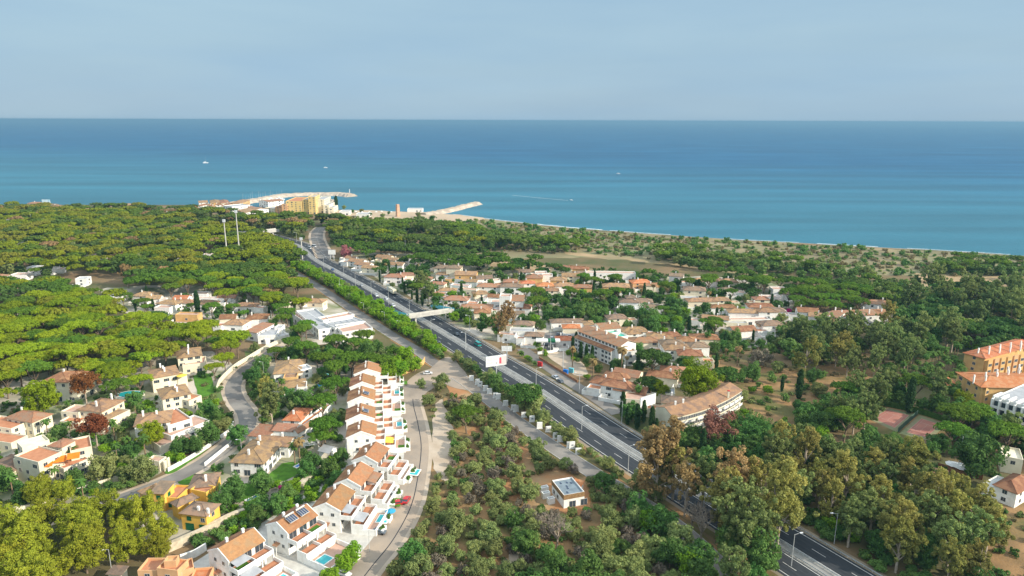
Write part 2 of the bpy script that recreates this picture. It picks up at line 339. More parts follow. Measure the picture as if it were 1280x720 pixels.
patch('west_villa_ground', [(-40,500),(60,465),(180,450),(260,440),(290,470),(270,530),(200,590),(100,630),(-60,640)], .03, M['garden'], 3, 24)
patch('dirt_lot', [(556,500),(575,468),(600,486),(640,520),(690,560),(735,590),(760,620),(800,660),(800,760),(480,760),(500,690),(530,620),(545,560)], .03, M['drygrass'], 3, 25)
patch('orange_clearing', [(625,560),(645,545),(665,560),(700,585),(735,612),(735,640),(690,640),(650,632),(618,610),(612,590)], .06, M['dirt'], 1.5, 26)
patch('orange_verge', [(555,466),(580,478),(625,520),(650,545),(640,556),(610,535),(590,545),(575,520),(565,495)], .07, M['dirt'], 1.2, 27)
patch('townhouse_yard', [(240,705),(330,652),(400,602),(432,560),(434,500),(444,462),(480,456),(506,480),(508,560),(496,630),(470,672),(440,712),(400,760),(300,770)], .085, M['concrete'], .4, 41)
patch('dry_field', [(840,440),(900,445),(960,460),(1050,455),(1110,470),(1040,500),(1010,540),(1010,570),(940,560),(925,500),(880,470)], .04, M['drygrass'], 4, 28)
patch('bare_field', [(1230,650),(1260,620),(1400,610),(1400,800),(1210,780),(1225,700)], .04, M['drygrass'], 3, 29)
patch('tennis_surround', [(1066,512),(1108,502),(1196,532),(1172,550),(1096,545)], .05, M['drygrass'], 1, 30)
# ---- highway (all offsets in metres from its centre line, right of travel = sea side is negative)
MED = [(-330,905),(-262,778),(-205,652),(-176,603),(-147,557),(-110,500),(-86,461),(-60,418),(-43,390),(-28,365),(-13.5,340),(4.0,311),(15.5,290.5),(28.3,266),(39.5,245),(53.5,221),(67,198),(79.5,176.5),(92,155),(112,121),(140,72)]
MED = [(-330,905),(-262,778)]+MED[2:]
WG = [G(a, b).xy for a, b in ((250,281),(290,288),(320,292.5),(350,300),(375,308))]   # the road bends away to the left far off
HW = catmull([tuple(p) for p in WG]+[(-176,603)]+MED[4:], 10)
HW = HW[::-1]      # travelling away from the camera: left of travel = inland
ribbon('highway_verge', HW, -12.2, 13.4, .10, M['vergesand']); ribbon('highway_verge', HW, -14.5, -12.2, .09, M['drygrass'])
ribbon('highway', HW, 1.9, 11.0, .13, M['asphalt']); 
ribbon('highway', HW, -10.9, -2.0, .13, M['asphalt'])
ribbon('highway_median', HW, -2.0, 1.9, .13, M['median'])
for o_ in (2.35, 10.0, -2.5, -9.9): ribbon('road_marking', HW, o_-.11, o_+.11, .15, M['paint'])
def dashes(path, off, z, on, gap, wd, name='lane_marking'):
    mb = MB(); acc = 0; A = offs(path, off-wd/2); B = offs(path, off+wd/2); s0 = 0; tot = 0
    P = offs(path, off); seg = [(P[i+1]-P[i]).length for i in range(len(P)-1)]; cum = [0]
    for s_ in seg: cum.append(cum[-1]+s_)
    def at(d):
        for i in range(len(seg)):
            if cum[i+1] >= d: t = (d-cum[i])/seg[i]; break
        return A[i].lerp(A[i+1], t), B[i].lerp(B[i+1], t)
    d = 0
    while d+on < cum[-1]:
        a, b = at(d); c, e = at(d+on); mb.face([(*b, z), (*e, z), (*c, z), (*a, z)][::-1] if (b-a).cross(c-a) > 0 else [(*a, z), (*c, z), (*e, z), (*b, z)]); d += on+gap
    o = mb.build(name, M['paint']); o['kind'] = 'structure'
for o_ in (6.15, -6.2): dashes(HW, o_, .15, 4.5, 8, .16)
# ---- guard rails on the median
_p = MB(); _p.box(-.06, .06, -.06, .06, 0, .7); POST = _p.mesh('rail_post', M['metal'])
def rail(name, path, off, label, hgt=.75, m='metal'):
    P = offs(path, off); mb = MB(); posts = []
    for i in range(len(P)-1):
        t = (P[i+1]-P[i]); n = Vector((t.y, -t.x)).normalized()*.05
        q = [(*(P[i]-n), hgt), (*(P[i]+n), hgt), (*(P[i+1]+n), hgt), (*(P[i+1]-n), hgt)]
        if (Vector(q[1])-Vector(q[0])).cross(Vector(q[3])-Vector(q[0])).z < 0: q = q[::-1]
        mb.slab(q, .3); k = max(1, int(t.length/4))
        for j in range(k): posts.append(P[i].lerp(P[i+1], j/k))
    e = empty(name, (0, 0, 0)); tag(e, label, 'guard rail'); mb.build('rail_beam', M[m], e)
    posts.sort(key=lambda c: c.length)
    for c in posts[:95]: inst('rail_post', POST, e, (c.x, c.y, 0))
    pm = MB()
    for c in posts[95:]: pm.box(c.x-.06, c.x+.06, c.y-.06, c.y+.06, 0, .7)
    o = pm.build('rail_posts', M[m], e); o['kind'] = 'stuff'; return e
rail('guard_rail', HW, 1.2, 'grey metal guard rail along the seaward side of the highway median')
rail('guard_rail', HW, -1.4, 'grey metal guard rail along the inland side of the highway median')
rail('guard_rail', HW, 11.4, 'grey metal guard rail on the outer seaward edge of the highway')
# slip and service roads
SL = catmull(pxs([(655,436),(668,446),(690,461),(715,478),(745,497),(775,517)]), 6)
ribbon('side_lane', SL, -2.6, 4.2, .16, M['greyasphalt'])
EXR = catmull(pxs([(407,323),(402,312),(398,303),(396,295),(398,289),(403,284)]), 6)
ribbon('slip_road_verge', EXR, -8.5, 8.5, .14, M['palesand']); ribbon('slip_road', EXR, -6.2, 6.2, .17, M['greyasphalt'])
dashes(EXR, 0, .19, 3, 6, .2)
SR = catmull(pxs([(352,334),(375,345),(402,361),(430,380),(462,401),(495,422),(520,437),(545,455),(572,471),(600,491),(650,530),(700,565),(742,592),(790,622),(840,655),(890,700),(910,730)]), 8)
ribbon('service_road_verge', SR, -5.0, 4.8, .09, M['drygrass']); ribbon('service_road', SR, -3.3, 3.3, .12, M['greyasphalt'])
for o_ in (4.2, 8.0, -4.3, -8.0):
    for q_ in (-.8, .8): ribbon('tyre_track', HW, o_+q_-.28, o_+q_+.28, .14, M['track'])
ribbon('kerb', SR[64:], -3.65, -3.3, .24, M['kerb'], h=.14); ribbon('kerb', SR[64:], 3.3, 3.65, .24, M['kerb'], h=.14); ribbon('kerb', SR[:58], 3.3, 3.6, .24, M['kerb'], h=.14)
LS = catmull(pxs([(556,463),(536,468),(521,480),(514,500),(520,530),(524,560),(519,600),(510,635),(488,675),(460,710),(430,750)]), 8)
ribbon('town_street', LS, -4.6, 5.4, .10, M['oldasphalt'])
ribbon('road_seam', LS, -.9, -.6, .12, M['asphalt']); ribbon('dusty_shoulder', LS, -5.0, -3.6, .115, M['palesand'])
patch('street_mouth', [(528,470),(560,446),(585,470),(600,489),(572,486),(552,480),(535,490),(522,500),(512,492)], .14, M['oldasphalt'], .3, 31)
patch('sandy_path', [(545,505),(553,500),(560,520),(572,560),(560,600),(545,590),(540,560),(541,525)], .11, M['palesand'], .5, 32)
ribbon('footpath', catmull(pxs([(640,640),(648,670),(642,700),(655,730)]), 6), -1.4, 1.4, .08, M['palesand'])
RS = catmull(pxs([(352,432),(330,447),(306,463),(292,482),(296,500),(308,517),(308,535),(285,557),(258,577),(225,595),(185,612),(140,628),(95,640),(40,652),(-30,662)]), 8)
ribbon('residential_street_verge', RS, -5.2, 5.2, .10, M['palesand']); ribbon('residential_street', RS, -3.3, 3.6, .13, M['greyasphalt'])
CR = catmull(pxs([(352,432),(372,424),(392,415),(345,403),(320,398)][:3]+[(412,417)]), 5)
ribbon('lane', catmull(pxs([(350,433),(372,421),(390,419),(368,410),(340,403)]), 6), -2.4, 2.4, .15, M['palesand'])
patch('parking_apron', [(680,430),(703,428),(722,448),(735,465),(722,470),(700,456),(678,440)], .10, M['palesand'], .5, 33)
patch('car_park', [(668,418),(700,414),(722,420),(730,432),(700,440),(676,436)], .12, M['greyasphalt'], .5, 34)
M['court_line'] = mat('worn_court_line', (.50,.38,.32), None, 1)
# tennis courts
def court(L_, name):
    P = pxs(L_)
    def bil(u, v): return (P[0].lerp(P[1], u)).lerp(P[3].lerp(P[2], u), v)
    def q(u0, u1, v0, v1, z, m, nm):
        mb = MB(); mb.face([(*bil(u0, v0), z), (*bil(u1, v0), z), (*bil(u1, v1), z), (*bil(u0, v1), z)]); o = mb.build(nm, m); o['kind'] = 'structure'
    q(0, 1, 0, 1, .09, M['court_green'], name)
    q(.16, .84, .12, .88, .11, M['court_red'], name)
    for (a, b, c, d) in ((.16,.84,.12,.127),(.16,.84,.873,.88),(.16,.168,.12,.88),(.832,.84,.12,.88),(.25,.256,.12,.88),(.744,.75,.12,.88),(.25,.75,.30,.308),(.25,.75,.69,.698),(.497,.503,.3,.7)):
        q(a, b, c, d, .13, M['court_line'], 'court_line')
court([(1082,522),(1122,541),(1146,518.5),(1105,509)], 'tennis_court')
court([(1124,542),(1160,551),(1185,530.5),(1149,519)], 'tennis_court')
# ---------------------------------------------------------------- building kit
BLOCK = []     # oriented rectangles kept free of trees: (origin, xdir, W, D, margin)
def win_mesh(name, w_, h_, gm, bars=1, fm='frame'):
    mb = MB(); t = .07
    mb.box(-w_/2-t, w_/2+t, -.05, .0, -t, 0, 0); mb.box(-w_/2-t, w_/2+t, -.05, .0, h_, h_+t, 0)
    mb.box(-w_/2-t, -w_/2, -.05, .0, 0, h_, 0); mb.box(w_/2, w_/2+t, -.05, .0, 0, h_, 0)
    for i in range(bars): x = -w_/2+(i+1)*w_/(bars+1); mb.box(x-.03, x+.03, -.045, .0, 0, h_, 0)
    mb.box(-w_/2, w_/2, -.02, .005, 0, h_, 1)
    return mb.mesh(name, [M[fm], M[gm]])
WIN = win_mesh('window', 1.3, 1.25, 'glass'); WINW = win_mesh('window', 2.2, 1.3, 'glass', 2); DOOR = win_mesh('glass_door', 2.2, 2.1, 'glass', 1)
SHUT = win_mesh('shuttered_window', 1.3, 1.3, 'green_door', 1, 'green_door'); GAR = win_mesh('garage_door', 2.7, 2.3, 'green_door', 0, 'green_door')
def chim_mesh(hh):
    mb = MB(); mb.box(-.32, .32, -.26, .26, -1.0, hh, 0); mb.box(-.4, .4, -.34, .34, hh, hh+.1, 0); mb.box(-.22, .22, -.16, .16, hh+.1, hh+.35, 0); mb.box(-.36, .36, -.3, .3, hh+.35, hh+.43, 0)
    return mb.mesh('chimney', M['white'])
CHIM = chim_mesh(1.3)
def wing(e, A, B, C, he, rise=1.6, roof='hip', wall='white', rm='tan_roof', over=.45, z0=0.0, wins=1, chim=0, win=None, sides=None, along='x', par=.7, wh=None, floor=None, keep=2.0, seed=0, oneslope=False):
    """A, B: the two eave corners of one side, C a corner of the opposite side (beside B)"""
    A, B, C = [Vector(p[:2]) for p in (A, B, C)]
    if (B-A).cross(C-B) < 0: A, B, C = B, A, C
    u = (B-A).normalized(); v = Vector((-u.y, u.x)); W = (B-A).length; D = max(1.5, abs((C-B).dot(v)))
    rz = math.atan2(u.y, u.x); loc = (A.x-e.location.x, A.y-e.location.y, z0)
    BLOCK.append((A.copy(), u.copy(), v.copy(), W, D, keep))
    he = he-z0; wm = M[wall]; mb = MB(); rb = MB(); t = .16
    mb.box(0, W, 0, D, -0.3, he, 0, False)
    if along == 'y' and roof == 'gable':
        xs = (0, W/2, W)
        for y in (0.0, D): 
            p = [(0, y, he), (W, y, he), (W/2, y, he+rise)]; mb.face(p if y == 0 else p[::-1])
        o = over; k = rise/(W/2)
        rb.slab([(-o, -o, he-o*k+t), (W/2, -o, he+rise+t), (W/2, D+o, he+rise+t), (-o, D+o, he-o*k+t)], t)
        rb.slab([(W/2, -o, he+rise+t), (W+o, -o, he-o*k+t), (W+o, D+o, he-o*k+t), (W/2, D+o, he+rise+t)], t)
    elif roof == 'gable':
        for x in (0.0, W):
            p = [(x, 0, he), (x, D, he), (x, D/2, he+rise)]; mb.face(p if x > 0 else p[::-1])
        o = over; k = rise/(D/2)
        rb.slab([(-o, -o, he-o*k+t), (W+o, -o, he-o*k+t), (W+o, D/2, he+rise+t), (-o, D/2, he+rise+t)], t)
        rb.slab([(-o, D/2, he+rise+t), (W+o, D/2, he+rise+t), (W+o, D+o, he-o*k+t), (-o, D+o, he-o*k+t)], t)
    elif roof == 'shed':
        rb.slab([(-over, -over, he+.1), (W+over, -over, he+.1), (W+over, D+over, he+rise), (-over, D+over, he+rise)], t)
        for x in (0.0, W): p = [(x, 0, he), (x, D, he), (x, D, he+rise-t)]; mb.face(p if x > 0 else p[::-1])
        mb.face([(W, D, he), (0, D, he), (0, D, he+rise-t), (W, D, he+rise-t)])
    elif roof == 'hip':
        o = over; x0, x1, y0, y1 = -o, W+o, -o, D+o; zz = he+.03
        if W >= D: h = D/2; r = [(x0+h+o, D/2, he+rise), (x1-h-o, D/2, he+rise)]
        else: h = W/2; r = [(W/2, y0+h+o, he+rise), (W/2, y1-h-o, he+rise)]
        a, b, c, d = (x0, y0, zz), (x1, y0, zz), (x1, y1, zz), (x0, y1, zz)
        if W >= D: fs = [[a, b, r[1], r[0]], [b, c, r[1]], [c, d, r[0], r[1]], [d, a, r[0]]]
        else: fs = [[a, b, r[0]], [b, c, r[1], r[0]], [c, d, r[1]], [d, a, r[0], r[1]]]
        for f_ in fs: rb.face(f_)
        lo = [(p[0], p[1], zz-.16) for p in (a, b, c, d)]
        for i, (p, q) in enumerate(((a, b), (b, c), (c, d), (d, a))): rb.face([lo[i], lo[(i+1) % 4], q, p])
        rb.face(lo[::-1])
        for p, q in ((a, r[0]), (b, r[1] if W >= D else r[0]), (c, r[1]), (d, r[0] if W >= D else r[1]), (r[0], r[1])):
            rb.tube(Vector(p)+Vector((0, 0, .03)), Vector(q)+Vector((0, 0, .05)), .13, .13, 4, 0, False)
    if roof == 'flat':
        mb = MB(); mb.box(0, W, 0, D, -.3, he, 0, False)
        q = .22
        mb.box(0, W, 0, q, he, he+par); mb.box(0, W, D-q, D, he, he+par); mb.box(0, q, q, D-q, he, he+par); mb.box(W-q, W, q, D-q, he, he+par)
        rb.box(q, W-q, q, D-q, he, he+.05, 0, False)
    wo_ = mb.build('wall', wm, e, loc, rz)
    ro = rb.build('roof', M[floor or ('flat_grey' if roof == 'flat' else rm)], e, loc, rz)
    rnd = random.Random(seed+int(W*7)+int(D*13))
    for i in range(chim):
        fx = rnd.uniform(.2, .8); zc = he+(rise if roof != 'flat' else 0)*.75
        inst('chimney', CHIM, ro, (W*(i+fx)/chim if W > D else W*rnd.uniform(.35, .65), D*rnd.uniform(.4, .7) if W > D else D*(i+fx)/chim, zc))
    if wins:
        st = max(1, int(round(he/2.9))); mid = A+u*W/2+v*D/2
        for nm, n_, L_, f_ in (('f', -v, W, lambda s: (s, -.006)), ('r', u, D, lambda s: (W+.006, s)), ('b', v, W, lambda s: (W-s, D+.006)), ('l', -u, D, lambda s: (-.006, D-s))):
            if sides: 
                if nm not in sides: continue
            elif n_.dot(-mid) < .12*mid.length: continue
            k = int(L_/(3.3 if wins == 1 else 4.6 if wins == 2 else 7))
            k = min(k, 9)
            for s_ in range(st):
                for i in range(k):
                    if rnd.random() < .12: continue
                    s = L_*(i+.5)/k+rnd.uniform(-.2, .2); x, y = f_(s); ang = {'f': 0, 'r': math.pi/2, 'b': math.pi, 'l': -math.pi/2}[nm]
                    z = he*s_/st+(.15 if s_ == 0 and i % 3 == 1 else .95)
                    me_ = win or (DOOR if (s_ == 0 and i % 3 == 1) else WINW if rnd.random() < .25 else WIN)
                    if me_ is DOOR or z-he*s_/st < .5: me_ = DOOR if not win else win
                    inst('door' if me_ is DOOR else 'window', me_, wo_, (x, y, z), ang)
    return wo_, ro
def bld(name, label, cat, px, he=0, group=None):
    p = G(*px, he); e = empty(name, (p.x, p.y, 0)); tag(e, label, cat, group); return e
def W_(e, a, b, c, he, rise=1.6, **k): return wing(e, G(*a, he), G(*b, he), G(*c, he), he, rise, **k)
def local_box(e, name, a, b, c, z0, z1, m, top=None, rimw=0):
    """box over the pixel rectangle a-b-c (taken at height z1)"""
    A, B, C = [G(*p, z1).xy for p in (a, b, c)]
    if (B-A).cross(C-B) < 0: A, B = B, A
    u = (B-A).normalized(); v = Vector((-u.y, u.x)); W = (B-A).length; D = max(.3, abs((C-B).dot(v)))
    mb = MB()
    if rimw:
        r = rimw; mb.box(0, W, 0, r, z0, z1); mb.box(0, W, D-r, D, z0, z1); mb.box(0, r, r, D-r, z0, z1); mb.box(W-r, W, r, D-r, z0, z1)
        mb.box(r, W-r, r, D-r, z0, z1-.12 if isinstance(top, str) and 'pool' in top else z1-.85, 1, False); ms = [M[m], M[top]]
    else: mb.box(0, W, 0, D, z0, z1, 0, z0 > .5); ms = [M[m]]
    o = mb.build(name, ms, e, ((A.x, A.y, 0) if e is None else (A.x-e.location.x, A.y-e.location.y, 0)), math.atan2(u.y, u.x))
    return o
# ================================================================ row of white townhouses by the street
def townhouse(i, a, b, c, label, solar=0, depth=14.0, front=False):
    """a, b: ridge ends in the picture (near, far) at 9.6 m; c: near right eave corner"""
    zr, ze = 9.6, 7.6
    A = G(*a, zr).xy; B = G(*b, zr).xy; C = G(*c, ze).xy; u = (B-A).normalized(); v = Vector((-u.y, u.x)); Ln = (B-A).length
    hw = abs((C-A).dot(v)); hw = max(4.2, min(hw, 7.5)); hl = hw*1.05
    e = empty('townhouse', (A.x, A.y, 0)); tag(e, label, 'townhouse', 'white townhouses stepping along the street')
    rz = math.atan2(u.y, u.x)
    e.rotation_euler.z = rz
    BLOCK.append((A-v*(hw+depth), u.copy(), v.copy(), Ln, hw+hl+depth, 1.2))
    t = .18; mb = MB()
    P = [(0, -hw), (0, hl)]
    mb.box(0, Ln, -hw, hl, 0, ze, 0, False)
    for x in (0.0, Ln):
        p = [(x, -hw, ze), (x, hl, ze), (x, 0, zr)]; mb.face(p if x > 0 else p[::-1])
    # white band of the gable parapet
    for x in (-.12, Ln-.1):
        for (y0, y1) in ((-hw-.3, 0), (hl+.3, 0)):
            q = [(x, y0, ze-.1), (x+.22, y0, ze-.1), (x+.22, y1, zr+.22), (x, y1, zr+.22)]
            if y0 > y1: q = [q[3], q[2], q[1], q[0]]
            mb.slab(q, .5)
    wall = mb.build('wall', M['white'], e)
    rb = MB(); k = (zr-ze)/hw; rb.slab([(.11, 0, zr+t), (.11, -hw-.5, ze-.5*k+t), (Ln-.12, -hw-.5, ze-.5*k+t), (Ln-.12, 0, zr+t)], t)
    ro = rb.build('roof', M['terra_roof' if i > 1 else 'tan_roof'] if 0 else M['tanterra'], e)
    rb = MB(); rb.slab([(.11, hl+.4, ze-.4*k+t), (.11, 0, zr+t), (Ln-.12, 0, zr+t), (Ln-.12, hl+.4, ze-.4*k+t)], t)
    r2 = rb.build('roof', M['brown_roof'], e)  # slope turned from the sun: its shade is put into the darker tile colour
    for j in range(2):
        inst('chimney', CHIM, r2, (Ln*(.3+.42*j)+.3*j, .9, zr-.6))
    if solar:
        for j in range(solar):
            s = MB(); x = Ln*(.2+.36*j); s.slab([(x, -1.0, zr+.35), (x, -3.2, zr-.45), (x+3.0, -3.2, zr-.45), (x+3.0, -1.0, zr+.35)], .1, 0)
            for q in range(4): s.slab([(x+.05+q*.74, -1.05, zr+.37), (x+.05+q*.74, -3.1, zr-.40), (x+.68+q*.74, -3.1, zr-.40), (x+.68+q*.74, -1.05, zr+.37)], .03, 1)
            s.tube((x-.1, -.9, zr+.75), (x+3.1, -.9, zr+.75), .28, .28, 8, 0)
            s.build('solar_panel', [M['frame'], M['solar']], ro)
    # gable windows
    for (y, z) in ((-hw*.45, 5.4), (hl*.35, 5.4), (-hw*.5, 2.2), (hl*.3, 2.2)):
        w0 = inst('window', WIN, wall, (-.008, y, z), -math.pi/2, (.75, 1, .8))
    pc = MB(); pc.slab([(-1.5, -.9, 2.9), (0, -.9, 3.3), (0, .9, 3.3), (-1.5, .9, 2.9)], .12, 0); pc.box(-1.5, -1.38, -.8, -.68, 0, 2.75, 1); pc.box(-1.5, -1.38, .68, .8, 0, 2.75, 1)
    pc.build('porch', [M['terra_roof'], M['white']], e, (0, -hw*.0, 0))
    # stepped terraces down to the street
    y1, y2, y3 = -hw-3.6, -hw-7.2, -hw-depth; z1, z2, z3 = 4.9, 2.4, .7
    tm = MB(); fl = MB()
    def deck(ya, yb, z, solid):
        fl.box(.2, Ln-.2, yb+.2, ya, z, z+.06, 0, False)
        tm.box(0, Ln, yb, ya, (0 if solid else z-.35), z, 0, True)
        tm.box(0, Ln, yb, yb+.18, z, z+.95); tm.box(0, .18, yb+.18, ya, z, z+1.1); tm.box(Ln-.18, Ln, yb+.18, ya, z, z+1.1); tm.box(Ln/2-.1, Ln/2+.1, yb+.2, ya, z, z+1.0)
        if not solid:
            n = 3
            for j in range(n+1): x = (Ln-.35)*j/n; tm.box(x, x+.35, yb, yb+.35, 0, z-.36)
    deck(-hw, y1, z1, False); deck(y1, y2, z2, True)
    tm.box(0, Ln, y3, y2, 0, z3); tm.box(0, Ln, y3, y3+.3, z3, z3+1.5); tm.box(0, .25, y3+.3, y2, z3, z3+1.4); tm.box(Ln-.25, Ln, y3+.3, y2, z3, z3+1.4)
    fl.box(.3, Ln-.3, y3+.35, y2-.05, z3, z3+.05, 1, False)
    tm.build('terrace', M['white'], e); fl.build('terrace_floor', [M['terracotta'], M['pinkpave']], e)
    rnd = random.Random(100+i)
    for z, y in ((5.05, -hw-.006), (2.55, -hw-.006), (.25, y1-.006)):
        for j in range(3):
            x = Ln*(j+.5)/3
            inst('terrace_door', DOOR, wall, (x, y, z), 0, (min(1.2, Ln/9), 1, 1))
    # planters, lawn or awning on the decks
    pk = rnd.random()
    pm = MB(); a_ = .4 if pk < .5 else Ln/2+.3; pm.box(a_, a_+Ln*.36, y1+.5, -hw-.9, z1+.061, z1+.2)
    if i % 3 != 2: pm.build('roof_lawn', M['lawn'], e)
    for j in range(2):
        x = Ln*(.25+.5*j); qb = MB(); qb.box(x-1.5, x+1.5, y3-1.7, y3+.0-.01, 0, 1.3, 0); p_ = qb.build('planter', M['white'], e)
        gb = MB()
        for q in range(9):
            cx, cy = x+rnd.uniform(-1.1, 1.1), y3-.85+rnd.uniform(-.5, .5); gb.tube((cx, cy, 1.2), (cx, cy, 1.3+rnd.uniform(.4, 1.1)), .5, .12, 5)
        gb.build('shrub', M['hedge'], p_)
    if i in (0, 2): 
        s = MB(); s.slab([(.3, -hw, z1+2.2), (.3, -hw-3, z1+1.8), (Ln*.42, -hw-3, z1+1.8), (Ln*.42, -hw, z1+2.2)], .08); s.build('awning', M['flat_grey'], e)
        s = MB(); s.slab([(.3, y1, z2+2.3), (.3, y1-3.4, z2+1.9), (Ln*.45, y1-3.4, z2+1.9), (Ln*.45, y1, z2+2.3)], .08); s.build('awning', M['flat_grey'], e)
    pool = MB(); w2 = (.12, .48) if i % 2 else (.5, .9)
    pool.box(Ln*w2[0], Ln*w2[1], y2-5.0, y2-1.2, z3+.051, z3+.28, 0); pool.box(Ln*w2[0]+.3, Ln*w2[1]-.3, y2-4.7, y2-1.5, z3+.281, z3+.30, 1)
    if i in (0, 1, 2, 4, 6, 8): pool.build('pool', [M['white'], M['tpool']], e)
    else:
        s = MB(); s.box(Ln*.1, Ln*.5, y2-5, y2-1, z3+.051, z3+.12); s.build('garden_mat', M['lawn'], e)
    if i == 5:
        s = MB(); s.slab([(.3, y1, z2+2.2), (.3, y1-3, z2+1.7), (Ln*.5, y1-3, z2+1.7), (Ln*.5, y1, z2+2.2)], .06); s.build('awning', M['yellowcloth'], e)
    if i == 3:
        s = MB(); s.slab([(Ln*.4, -hw+.3, ze-.6), (Ln*.4, -hw-3.2, ze-1.3), (Ln*.95, -hw-3.2, ze-1.3), (Ln*.95, -hw+.3, ze-.6)], .15); s.build('lean_to_roof', M['terra_roof'], e)
    return e

TH = [((272,686),(317.5,660),(287.5,698.7),'white townhouse at the near end of the row, plain tan roof without panels',0,13),
 ((345.5,653),(383.5,630),(361.5,664),'white townhouse second from the near end, two solar panels on its tan roof',2,16),
 ((407.3,629),(426.5,604.5),(427.5,634),'white townhouse third from the near end, grass patch on its roof terrace',0,11),
 ((434,599),(451,577),(452.5,604),'white townhouse fourth from the near end, beside the parked red car',0,8.8),
 ((456,570),(470.5,552),(474,575),'white townhouse fifth from the near end, turning point of the row',0,9),
 ((451,539.5),(453,525),(468.5,544.5),'white townhouse sixth from the near end, yellow awning on its terrace',0,11),
 ((450.2,518),(451.2,504),(467.5,522),'white townhouse seventh from the near end, one dark panel on its roof',1,11),
 ((451.2,495.5),(452.5,482.5),(467.5,499),'white townhouse eighth from the near end, one blue panel on its roof',1,11),
 ((452.5,477.5),(453.8,466.5),(467.5,480.5),'white townhouse ninth from the near end, glass skylight by its ridge',0,11),
 ((459,461.5),(460,451.5),(475,466.5),'white townhouse at the far end of the row, under the trees',0,9)]
for i, (a, b, c, lb, so_, dp) in enumerate(TH): townhouse(i, a, b, c, lb, so_, dp)
# low garden of the second house with its long pools
def deck_pool(name, label, a, b, c, z, m, cat='pool'):
    o = local_box(None, name, a, b, c, 0, z, 'white', m, .5); tag(o, label, cat); return o
# ================================================================ villas left of the street
e = bld('villa', 'large white villa with a sandy hipped roof beside the palms and lawn', 'villa', (288,578), 4.5)
W_(e, (288,577.5), (329,579.5), (350,551), 5, 2.2, chim=3, rm='tan_roof', sides='fr')
W_(e, (318,556), (360,558), (366,546), 4.6, 1.6, roof='gable', rm='tan_roof', chim=1)
e = bld('garage', 'low white garage with a red edged terracotta roof above the street', 'garage', (311,545), 3)
W_(e, (311,544.5), (334,546.5), (340,534), 3, .9, roof='shed', rm='terra_roof', wins=0)
e = bld('villa', 'white villa with long orange roofs set behind the tall monkey puzzle tree', 'villa', (345,540), 3.5)
W_(e, (341,538), (366,539.5), (369,533), 4, 1.0, roof='shed', rm='terra_roof', wins=2)
W_(e, (366,539), (372,540.5), (389,524), 4.2, 1.0, roof='gable', along='y', rm='terra_roof', wins=2)
W_(e, (354,525), (376,526), (388,511), 4.5, 1.8, rm='red_roof', chim=1, wins=2)
W_(e, (372,532), (379,533), (409,506), 3, .5, roof='flat', wins=0, floor='terracotta', keep=1)
e = bld('villa', 'white villa under a broad brown hipped roof beside the blue fenced pool', 'villa', (341,468), 4)
W_(e, (342,467.5), (378,465), (381,449), 4.2, 2.4, rm='brown_roof2' if 'brown_roof2' in M else 'tan_roof', chim=1)
W_(e, (376,464), (390,461), (391,455), 4.5, .8, roof='flat')
e = bld('annexe', 'tan flat topped annexe between the brown roofed villa and the blue pool', 'annexe', (354,482), 4)
W_(e, (354,474), (371,473), (371,466), 3.5, .5, roof='flat', wall='ochre', floor='tan_roof', wins=2)
W_(e, (350,486), (383,482), (383,473), 3.4, 1.4, rm='tan_roof', wins=2)
W_(e, (371,486), (383,485), (383,478), 3.2, .5, roof='flat', wins=2)
p = local_box(None, 'swimming_pool', (393,491), (401.5,490.5), (400,480), 0, .5, 'carblue', 'pool', .4); tag(p, 'deep blue fenced pool beside the big pines', 'pool')
# yellow villas
e = bld('villa', 'yellow villa nearest the pines, two green garage doors under a weathered roof', 'villa', (225,640), 5)
W_(e, (226,641), (257.5,645), (269,630), 5.6, 1.7, roof='hip', wall='yellow', rm='grey_roof', sides='r', chim=0)
W_(e, (222,633), (247,622), (252,612), 4.6, 1.2, roof='hip', wall='yellow', rm='grey_roof', wins=0)
par_ = e
mp_ = [c for c in e.children if c.name.startswith('wall')][0]
inst('garage_door', GAR, mp_, (2.6, -.01, .1)); inst('garage_door', GAR, mp_, (7.2, -.01, .1)); inst('window', SHUT, mp_, (2.6, -.01, 3.4)); inst('window', WIN, mp_, (7.2, -.01, 3.4))
rf_ = [c for c in e.children if c.name.startswith('roof')][0]
inst('chimney', CHIM, rf_, (5.2, 1.3, 5.9)); inst('chimney', CHIM, rf_, (8.4, 1.2, 5.7))
e = bld('villa', 'yellow villa beside the small lawn, chimney standing on its brown roof', 'villa', (232,611), 4)
W_(e, (236,610), (268,607), (286,590), 4.2, 1.9, roof='hip', wall='yellow', rm='grey_roof', chim=1, win=SHUT)
W_(e, (238,614), (258,618), (264,609), 3.8, .7, roof='flat', wall='yellow', floor='terracotta', wins=0)
e = bld('villa', 'yellow villa with a square upper storey beside the dirt street corner', 'villa', (172,612), 5)
W_(e, (174,614), (186,621), (198,607), 4.2, 1.5, roof='hip', wall='ochre', rm='tan_roof', wins=0)
W_(e, (189,616), (205,617), (212,606), 6.2, 1.2, roof='shed', wall='yellow', rm='grey_roof', win=SHUT, wins=1)
W_(e, (203,624), (222,625), (236,609), 3.6, .7, roof='flat', wall='yellow', floor='terracotta', win=SHUT, wins=2)
